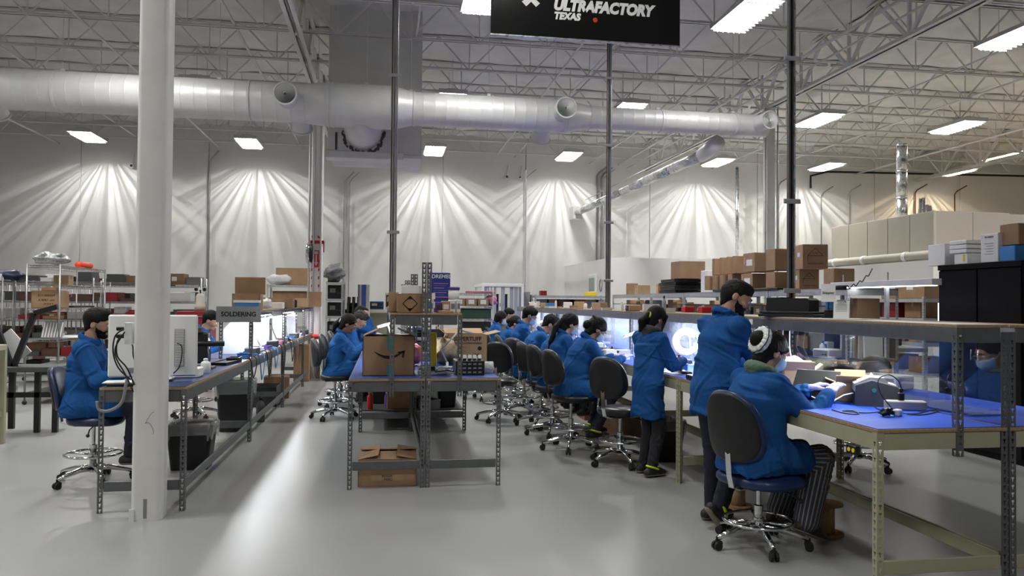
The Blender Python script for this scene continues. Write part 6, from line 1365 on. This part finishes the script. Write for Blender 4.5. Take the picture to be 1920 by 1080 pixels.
for i, (y, h) in enumerate(((8.9, .30), (10.6, .34), (12.4, .3), (14.2, .32))):
    arm_lamp(f'white articulated lamp on the right bench row, {ordn(i)} from the camera', 3.1, y, T, -.3, h, lit=True); tag(MB().box((3.5, y+.5, T+.17), (.03, .6, .30), None, .004).build('blue_sheet', mat('sheetblue%d' % i, (.10, .17, .42), .5), None), f'blue sheet standing behind the clear screen, {ordn(i)} from the camera', 'sheet', 'blue sheets')
t = thing('pliers', 'black gripped pliers lying on papers by the standing woman', 'pliers', (2.78, 6.95, T+.006), R(-70))
for s in (-1, 1): MB().tube([(-.02, s*.004, .008), (.02, s*.012, .008), (.12, s*.02, .008)], [.006, .011, .009], 8).build('grip', 'black', t, True); MB().tube([(-.02, s*.004, .008), (-.07, s*.003, .008)], [.008, .003], 6).build('jaw', 'zinc', t, True)
for i, (x, y, a_) in enumerate(((2.75, 7.05, .2), (2.85, 7.3, -.3), (2.72, 7.45, .1), (2.95, 6.75, .4))): tag(MB().box((x, y, T+.002+.001*i), (.2, .28, .002), (0, 0, a_)).build('work_sheet', 'paper', None), f'white work sheet on the bench before the standing woman, {ordn(i)} sheet', 'paper', 'work sheets')
tag(MB().box((2.66, 6.3, T+.02), (.08, .3, .04), None, .006).build('soldering_tool_case', 'black', None), 'long black tool pouch at the bench edge behind the man', 'pouch')
t = thing('pink_cushion', 'long rosy pink foam pad lying on the far side of the right bench', 'foam pad', (3.85, 6.9, T)); o = MB().tube([(-.05, -.35, .10), (0, -.15, .125), (.0, .15, .125), (.03, .4, .09)], [.05, .085, .085, .04], 14).build('pad', 'rosy', t, True); MB().box((0, 0, .025), (.14, .5, .05), None, .006).build('support', 'midgrey', t)
device('white flat printer box on the far side of the near right bench', (3.95, 5.6, T), (.34, .3, .11), 'white', R(-60), 'midgrey', name='document_box', cat='box')
tag(MB().box((3.62, 4.9, T+.008), (.30, 1.6, .012), (0, R(0), 0), .003).build('blue_sheet', 'deepblue', None), 'dark blue antistatic sheet draped on the far side of the near bench', 'sheet')
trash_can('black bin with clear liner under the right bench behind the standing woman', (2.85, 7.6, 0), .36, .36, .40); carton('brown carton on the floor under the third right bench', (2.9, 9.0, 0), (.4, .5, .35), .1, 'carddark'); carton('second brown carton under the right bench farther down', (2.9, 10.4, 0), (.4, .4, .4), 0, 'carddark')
copy_tree(seat0, (4.62, 6.95, 0), R(200), 'chrome-based stool tucked in on the far side of the right bench')
# ---------------------------------------------------------------- storage row behind the right benches (along Y at x = 5.8)
RK = [8.95, 11.0, 12.7, 14.4, 16.3, 19.2]; TZ = 1.82
for i in range(5):
    y0, y1 = RK[i]+.01, RK[i+1]-.01
    t = thing('storage_bench', f'grey steel storage bench with high shelf behind the right row, {ordn(i)} section', 'workbench', (5.8, y0, 0), 0, 'storage benches'); L = y1-y0; W = .72
    for x, sx in ((0, 1), (W, -1)):
        for y, sy in ((0, 1), (L, -1)): link('post', post_mesh(TZ, sx, sy, 'zinc'), t, (x, y, 0))
    MB().b2(0, W, 0, L, TZ-.02, TZ, .002).build('shelf_board', 'midgrey', t); MB().b2(-.004, .012, 0, L, TZ-.09, TZ-.02, .002).build('shelf_beam', 'zinc', t); MB().b2(0, W, -.003, .012, TZ-.09, TZ-.02, .002).build('end_beam', 'zinc', t)
    MB().b2(-.2, W, 0, L, .88, .90, .002).build('worktop', 'chip', t); MB().b2(-.2, W-.02, .01, L-.01, .90, .904).build('mat', 'deepblue', t); MB().b2(-.2, -.18, 0, L, .80, .88).build('front_beam', 'olive', t)
    MB().b2(W-.02, W, .05, L-.05, .92, 1.35).build('back_board', 'darkgrey', t); MB().b2(.25, .35, .2, L-.2, TZ-.05, TZ-.022).build('lamp_housing', 'white', t); MB().b2(.26, .34, .22, L-.22, TZ-.056, TZ-.05).build('lamp_diffuser', 'ledstrip', t); MB().b2(.0, .01, 0, L, TZ-.24, TZ-.225).build('hang_rail', 'black', t)
    MB().b2(.05, W, .02, L-.02, 1.385, 1.40).build('mid_shelf', 'midgrey', t)
    rr_ = random.Random(70+i)
    for j in range(5 if i < 3 else 4):
        m = rr_.choice(['card', 'carddark', 'black', 'darkgrey', 'card', 'cardlight', 'midgrey', 'carddark', 'black']); carton(f'{cname[m]} carton on the middle level of storage section {ordn(i)}, {ordn(j)} from the camera', (6.2+rr_.uniform(-.08, .05), y0+.2+(L-.4)*j/4., 1.402), (rr_.uniform(.25, .4), rr_.uniform(.22, .32), rr_.uniform(.16, .29)), 0, m, name='stored_carton', group='cartons on the storage middle level', sticker=[('-x', 0, .1, .1, .06, 'paper')] if m in ('card', 'cardlight') else None)
def rk(label, l, r, t, b, zb, **kw): return pxbox(label, l, r, t, b, zb, x=kw.pop('x', 6.1), **kw)
hb = dict(m='card')
rk('large plain carton on top of the black foam pile', 1258, 1321, 483, 515, TZ+.29, asp=1.0)
for i in range(9):
    a_ = random.uniform(-.05, .05); c = atX(1276, 530, 6.1); tag(MB().box((6.12+a_*.6, c.y+a_*2, TZ+.016+i*.032), (.62, .85, .028), (0, 0, a_)).build('foam_sheet', 'black', None), f'black foam sheet in the pile under the large carton, {ordn(i)} from the bottom', 'foam sheet', 'black foam pile')
c = atX(1330, 530, 6.1); tag(MB().box((6.1, c.y, TZ+.21), (.22, .30, .42), None, .01).build('foam_block', 'white', None), 'white foam block standing beside the black foam pile', 'foam block')
c = atX(1420, 535, 6.1); tag(MB().box((6.12, c.y-.1, TZ+.02), (.68, 2.3, .036), None, .004).build('black_mat', 'black', None), 'black mat under the double row of cartons', 'mat')
Z1 = TZ+.04
for i, px in enumerate((1338, 1353, 1367, 1383)): c = atX(px, 530, 6.0); carton(f'slim brown carton standing in the lower row, {ordn(i)} from the left', (6.0, c.y, Z1), (.3, .125, .26), 0, 'card', group='slim cartons')
for i, px in enumerate((1352, 1366, 1379, 1391)): c = atX(px, 500, 6.02); carton(f'slim brown carton standing in the upper row, {ordn(i)} from the left', (6.02, c.y, Z1+.265), (.3, .105, .30), 0, 'card', group='slim cartons')
for i, (px, y0, lab) in enumerate(((1418, 0, 'lower'), (1422, 1, 'upper'))):
    c = atX(px, 500, 6.0); h = .24 if i == 0 else .31; carton(f'brown carton with white label in the {lab} row beside the slim cartons', (6.0, c.y, Z1+i*.265), (.34, .40, h), 0, 'card', sticker=[('-x', -.02, h*.5, .2, .10, 'paper'), ('-x', .15, h*.6, .03, .12, 'pink')])
    c = atX(1462, 500, 6.0); carton(f'plain brown carton in the {lab} row beside the tall power pole', (6.0, c.y, Z1+i*.265), (.32, .26, .24 if i == 0 else .33), R(3), 'card')
def house_print(t, x, y, z):
    mb = MB(); b_ = -y/2-.002
    for p, q in (((-.5, .55), (0, .85)), ((0, .85), (.5, .55)), ((-.5, .55), (.5, .55)), ((-.5, .55), (-.5, .3))):
        a_, c_ = Vector((p[0]*x*.6, 0, p[1]*z)), Vector((q[0]*x*.6, 0, q[1]*z)); d = c_-a_; mb.box(((a_.x+c_.x)/2, b_, (a_.z+c_.z)/2), (d.length, .001, .006), d.to_track_quat('X', 'Z').to_matrix())
    mb.build('house_print', 'ink', t); text('T.M.I', z*.10, 'ink', t, (0, b_, z*.64), RX); text('MADE IN CHINA', z*.085, 'ink', t, (0, b_, z*.22), RX)
for i, (l, r, t_, b_, z0, lab) in enumerate(((1488, 1548, 499, 541, TZ, 'lower'), (1490, 1566, 453, 499, TZ+.30, 'upper'))):
    c = atX((l+r)/2, b_, 6.15); d = hdepth(c); sz = ((r-l)*.62/1442*d, (r-l)*.55/1442*d, (b_-t_)/1442*d if i else .30); t = carton(f'{lab} worn brown carton with printed triangle and MADE IN CHINA', (6.15, c.y+.1, z0), sz, R(-10), 'card', sticker=[('-x', 0, sz[2]*.6, .1, .06, 'mask')]); house_print(t, *sz)
rk('plain brown carton at the right end of the high shelf', 1546, 1600, 502, 540, TZ, asp=.8)
rk('small brown carton at the far left end of the high shelf', 1174, 1196, 526, 547, TZ, asp=.8, m='card'); rk('second brown carton at the far left end of the high shelf', 1190, 1219, 530, 547, TZ, asp=.8, m='cardlight'); rk('brown carton stacked beside the black foam pile', 1240, 1258, 513, 530, TZ, asp=.7, m='card', x=6.38, hz=.3); rk('small tan carton behind the black foam pile', 1230, 1246, 525, 545, TZ, asp=.8, m='cardlight', x=6.3)
for i, (px, w_, h, m) in enumerate(((1240, .5, .6, 'card'), (1280, .5, .62, 'black'), (1310, .7, .55, 'black'), (1380, .6, .5, 'carddark'), (1425, .3, .3, 'cardlight'), (1445, .3, .3, 'cardlight'), (1520, .5, .25, 'carddark'), (1550, .4, .35, 'midgrey'))):
    c = atX(px, 580, 6.15); t = carton(f'{cname.get(m, m)} carton on the storage worktop under the high shelf, {ordn(i)} from the left', (6.15, c.y, .905), (w_*.8, w_, h), 0, m)
    if i in (4, 5): MB().b2(-w_*.4-.002, -w_*.4, -.06, .06, .1, .2).build('green_label', 'green', t)
for i, px in enumerate((1290, 1300)): c = atX(px, 590, 4.0); tag(MB().box((3.6, 8.3+i*.5, 1.50+.035+.0*i), (.12, .12, .07), None, .006).build('red_tub', 'red', None), f'small red tub on the right shelf behind the standing woman, {ordn(i)} tub', 'tub')
# desk phone, notes and files seen through the clear screen
t = thing('desk_phone', 'black desk phone on the blue storage worktop', 'phone', (5.78, 9.9, .905), R(-70)); MB().prism([(-.1, 0), (.1, 0), (.1, .03), (-.1, .10)], -.1, .1, 'x').build('base', 'black', t); MB().tube([(-.13, -.09, .09), (-.13, 0, .11), (-.13, .09, .06)], [.025, .014, .025], 8).build('handset', 'black', t, True); MB().box((.02, -.02, .075), (.1, .06, .006), (R(-20), 0, 0)).build('display', 'midgrey', t)
for i in range(7): c = (6.30, 10.3-(i % 4)*.28-.1*(i//4), 1.16+.13*(i//4)); tag(MB().box((6.485, c[1], c[2]), (.003, .1, .09)).build('sticky_note', mat(f'note{i}', (.62, .62, .42) if i % 3 else (.55, .6, .6), .8), None), f'square sticky note on the board behind the desk phone, {ordn(i)} note', 'note', 'sticky notes')
for i in range(8): tag(MB().box((6.2, 9.02+i*.055, .905+.16), (.26, .04, .32), (R(2*(i % 3)-2), 0, 0), .003).build('file_binder', ['paper', 'beige', 'paper', 'cardlight', 'beige', 'paper', 'green', 'beige'][i], None), f'upright file binder at the near end of the storage worktop, {ordn(i)} from the cabinet', 'binder', 'file binders')
device('white office box on the storage worktop beside the files', (5.8, 9.35, .905), (.3, .3, .12), 'white', R(-80), 'midgrey', name='office_box', cat='box'); bottle('white spray bottle on the storage worktop', (5.85, 9.6, .905), .22, .04, 'white', 'bluebox'); device('white printed carton on the storage worktop by the phone', (5.95, 9.65, .905), (.14, .12, .2), 'white', R(-80), 'bluebox', name='printed_carton', cat='box')
t = thing('glass_dome', 'dark curved plastic lid standing behind the open cartons', 'lid', (3.9, 6.15, T)); MB().lathe([(.16, 0), (.155, .06), (.12, .12), (.06, .15), (.001, .155)], n=24).build('dome', 'black', t, True); MB().cyl((0, 0, .155), (0, 0, .175), .015, 10).build('knob', 'black', t)
# light bar above the storage row near the cabinet
a_, b_ = atX(1545, 556, 5.9), atX(1757, 535, 5.9)
lb = thing('light_bar', 'long grey light bar with glowing underside before the black cabinet', 'lamp', (5.9, 0, 0)); MB().b2(-.06, .06, b_.y, 9.4, 1.83, 1.90, .004).build('housing', 'steelwhite', lb); MB().b2(-.045, .045, b_.y+.05, 9.35, 1.822, 1.83).build('diffuser', 'ledstrip', lb)
for y in (8.3, 9.2): MB().cyl((0, y, 1.9), (0, y, 2.0), .01, 6).build('bracket', 'zinc', lb); 
MB().b2(-.02, .02, 9.2, 9.24, 0, 1.83).build('support_post', 'zinc', lb); MB().b2(-.02, .02, 8.3, 8.34, 0, 1.83).build('support_post', 'zinc', lb)
# black cabinet
cb = thing('storage_cabinet', 'tall black two-door steel cabinet at the right edge with boxes on top', 'cabinet', (6.3, 6.78, 0)); W, L, H = .5, 1.18, 2.07
MB().b2(.02, W, 0, L, .05, H, .005).build('body', 'cabblack', cb); MB().b2(-.005, W, -.005, L+.005, H-.06, H+.0, .004).build('top_rim', 'cabblack', cb); MB().b2(.04, W, .02, L-.02, 0, .05).build('plinth', 'cabblack', cb)
for k in range(2):
    d = MB().b2(0, .02, .01+k*(L/2), L/2-.005+k*(L/2)-.005, .07, H-.07, .003).build('door', 'cabblack', cb); y = L/2+(.05 if k else -.05); hd = MB().tube([(-.004, y, 1.13), (-.03, y, 1.13), (-.035, y, 1.08), (-.03, y, 1.02)], .009, 8).build('handle', 'chrome', d, True); hd.data.materials
H += .0
def cabtop(px, w_, d_, h, m, label, z=0.0, x=6.52, **kw):
    c = atX(px, 480, x); return carton(label, (x, c.y, H+z), (d_, w_, h), 0, m, **kw)
cabtop(1780, .28, .34, .25, 'white', 'large plain white carton on top of the black cabinet at its left end', tape=None)
for i in range(3): cabtop(1818, .26, .3, .045, 'white', f'flat white mailer carton stacked on the black cabinet, {ordn(i)} up', z=.125+i*.05, x=6.5, tape=None, flaps=False, group='white mailers')
cabtop(1822, .2, .28, .12, 'white', 'small white carton with yellow sticker under the mailers', x=6.5, tape=None, sticker=[('-x', -.05, .07, .03, .08, 'yellow')])
t = cabtop(1878, .24, .3, .31, 'white', 'tall white carton with printed list label on the black cabinet', x=6.5, tape=None, sticker=[('-x', 0, .14, .17, .20, 'paper')])
text('9V 9V019', .03, 'ink', t, (-.1525, 0, .27), (R(90), 0, R(-90)))
for k in range(5): MB().b2(-.1535, -.1516, -.06, .06-.02*(k % 2), .20-k*.028, .204-k*.028).build('print_line', 'ink', t)
cabtop(1912, .2, .3, .16, 'bluebox', 'blue carton at the right end of the black cabinet top', x=6.5, tape=None); cabtop(1916, .25, .3, .22, 'card', 'brown carton stacked on the blue carton at the right edge', z=.17, x=6.55)
# storage beyond the cabinet (seen between notice and cabinet)
steel_rack('steel shelving of red bins and cartons seen beyond the light bar', 8.6, 9.3, 11.2, 13.2, 1.75, (.5, 1.0, 1.4, 1.72))
for i, (y, m, z) in enumerate(((11.5, 'card', 1.0), (12.0, 'carddark', 1.0), (12.5, 'card', 1.0), (11.6, 'carddark', 1.4), (12.2, 'redcab', 1.4), (12.8, 'midgrey', 1.4), (11.5, 'carddark', .5), (12.3, 'card', .5))):
    carton(f'{cname.get(m, m)} carton on the far shelving beyond the light bar, {ordn(i)} box', (8.95, y, z), (.5, .4, .26), 0, m)
carton('long brown carton on top of the far shelving beyond the light bar', (8.9, 11.8, 1.72), (.5, 1.1, .3), 0, 'card', sticker=[('-x', -.2, .2, .16, .1, 'paper'), ('-x', .25, .2, .16, .1, 'paper')]); device('black monitor on the far bench beyond the right shelf', (7.6, 10.6, 1.0), (.1, .35, .4), 'black', 0, name='monitor', cat='monitor')
steel_rack('low grey steel rack under the black monitor', 7.35, 7.9, 10.2, 11.1, 1.0, (.3, .98)); t = thing('glowing_whiteboard', 'bright white board glowing behind the black cabinet', 'board', (8.3, 9.9, 1.2)); MB().b2(0, .02, 0, .6, 0, .45, .004).build('board', 'boardglow', t); MB().b2(0, .03, -.02, .62, -.04, 0).build('ledge', 'black', t); MB().b2(.02, .05, .25, .35, -1.2, .3).build('stand', 'black', t)  # plain white board, its brightness put in as emission
# ---------------------------------------------------------------- centre back
p = atY(872, 600, 15.8); q = atY(925, 600, 15.8)
wire_rack('chrome wire rack with black bins at the back beside the curtain booth', p.x-.45, q.x, 15.9, 16.4, 1.92, (.3, .65, .98, 1.25, 1.5, 1.78))
cx_ = (p.x+q.x)/2
for i, z in enumerate((.66, .99, 1.26)): tray(f'black grooved tote on the wire rack beside the booth, {ordn(i)} level', (cx_-.05, 16.12, z), (.62, .4, .20), 'green' if i == 2 else 'black', 0, name='tote', cat='tote', fill='black')
for i in range(3): carton(f'small labelled brown carton on the wire rack beside the booth, {ordn(i)} from left', (cx_-.4+i*.25, 16.1, 1.515), (.22, .3, .16), 0, 'card', sticker=[('-y', 0, .09, .12, .09, 'paper')])
bagblob('pink bag on the wire rack beside the booth', (cx_+.28, 16.1, 1.515), .11, (1.2, 1, .9), 'pink', seed=51); tag(MB().box((cx_+.05, 16.1, 1.81), (.6, .3, .05), None, .01).build('striped_roll', 'rosy', None), 'flat pinkish roll on top of the wire rack beside the booth', 'roll'); tag(MB().box((cx_-.05, 16.1, 1.0-.66), (.6, .35, .08), None, .01).build('tan_board', 'cardlight', None), 'tan board on the low level of the wire rack by the booth', 'board')
p = atY(905, 600, 18.6); q = atY(979, 600, 18.6); bz = atY(940, 532, 18.6).z
bo = thing('curtain_booth', 'white framed clean booth with clear strip curtains at the back wall', 'booth', (p.x, 18.6, 0)); W = q.x-p.x
MB().b2(-.03, W+.03, -.03, 1.6, bz-.07, bz, .005).build('roof_frame', 'white', bo)
for x in (0, W):
    for y in (0, 1.55): MB().b2(x-.03, x+.03, y-.03, y+.03, 0, bz-.07).build('post', 'white', bo)
for k in range(9): 
    if k in (3, 5): continue
    MB().b2(W*k/9+.01, W*(k+1)/9-.005, -.01, -.006, .1, bz-.08).build('curtain_strip', mat('strip%d' % k, (.36, .39, .46), .25, alpha=.6), bo)
for k in (3, 5): MB().b2(W*k/9+.02, W*(k+1)/9-.03, .1, .14, 0, bz-.25).build('dark_post', 'navyvinyl', bo)
MB().b2(W*3/9+.1, W*5/9, .1, .13, 1.5, 1.58).build('cross_bar', 'beige', bo)
t = thing('switch_gear', 'grey electrical disconnect box mounted beside the booth', 'electrical box', (atY(985, 575, 19.0).x, 19.0, 1.45)); MB().b2(-.12, .12, 0, .15, 0, .42, .006).build('box', 'midgrey', t); MB().b2(.12, .15, .02, .06, .15, .35).build('lever', 'darkgrey', t); MB().cyl((0, .08, .42), (0, .08, 3.5), .02, 8).build('conduit', 'zinc', t); MB().b2(-.03, .03, .04, .1, -1.45, 0).build('stand_post', 'zinc', t)
p = atY(1003, 575, 18.6); q = atY(1138, 575, 18.6); steel_rack('long grey steel shelving at the back behind the right row', p.x, q.x, 18.6, 19.1, 1.80, (.5, 1.0, 1.45, 1.78)); 
for i, (u, m, w_) in enumerate(((.12, 'midgrey', .3), (.25, 'card', .3), (.42, 'brown', .5), (.6, 'carddark', .4), (.8, 'midgrey', .35), (.92, 'white', .25))): carton(f'{cname.get(m, m)} carton on the long back shelving, {ordn(i)} from the left', (p.x+(q.x-p.x)*u, 18.85, 1.45), (w_, .35, .24), 0, m)
tag(MB().box((p.x+.25, 18.85, 1.78+.06), (.16, .2, .12), None, .006).build('maroon_box', 'redcab', None), 'small maroon box on top of the long back shelving', 'box'); tag(MB().box((p.x+(q.x-p.x)*.8, 18.8, 1.78+.05), (.26, .2, .1), None, .006).build('yellow_box', 'yellow', None), 'yellow box on top of the long back shelving', 'box')
t = thing('hose_coil', 'coil of grey hose hanging on the white room wall', 'hose', (5.65, atX(1131, 530, 5.7).y, 1.95), R(-90)); MB().tube([(.0, -.02*math.cos(a*3), 0)[0:0] or (.11*math.cos(a), -.01-.004*a/6, .16*math.sin(a)+.12) for a in np.linspace(0, 18.8, 60)], .012, 6).build('coil', 'midgrey', t, True); MB().cyl((0, .155, .27), (0, -.02, .27), .012, 8).build('hook', 'zinc', t)
# a person in camouflage at the very back
person('person in a camouflage jacket seated behind the far end of the right row', (2.34, 15.55, 0), R(0), hip=(0, 0, .70), lean=8, hpitch=25, hands=((.3, .15, .95), (.3, -.15, .95)), seated=True, feet=((.38, .12, .30), (.36, -.12, .30)), kpole=(1, 0, .6), gid=30, hair='short')
for ch_ in list(bpy.data.objects):
    if ch_.parent and ch_.parent.get('label', '').startswith('person in a camouflage') and ch_.name.startswith('smock'): ch_.name = 'jacket'; ch_.data.materials[0] = MATS['camo']
copy_tree(seat0, (2.34, 15.55, 0), R(0), 'drafting stool under the person in camouflage')
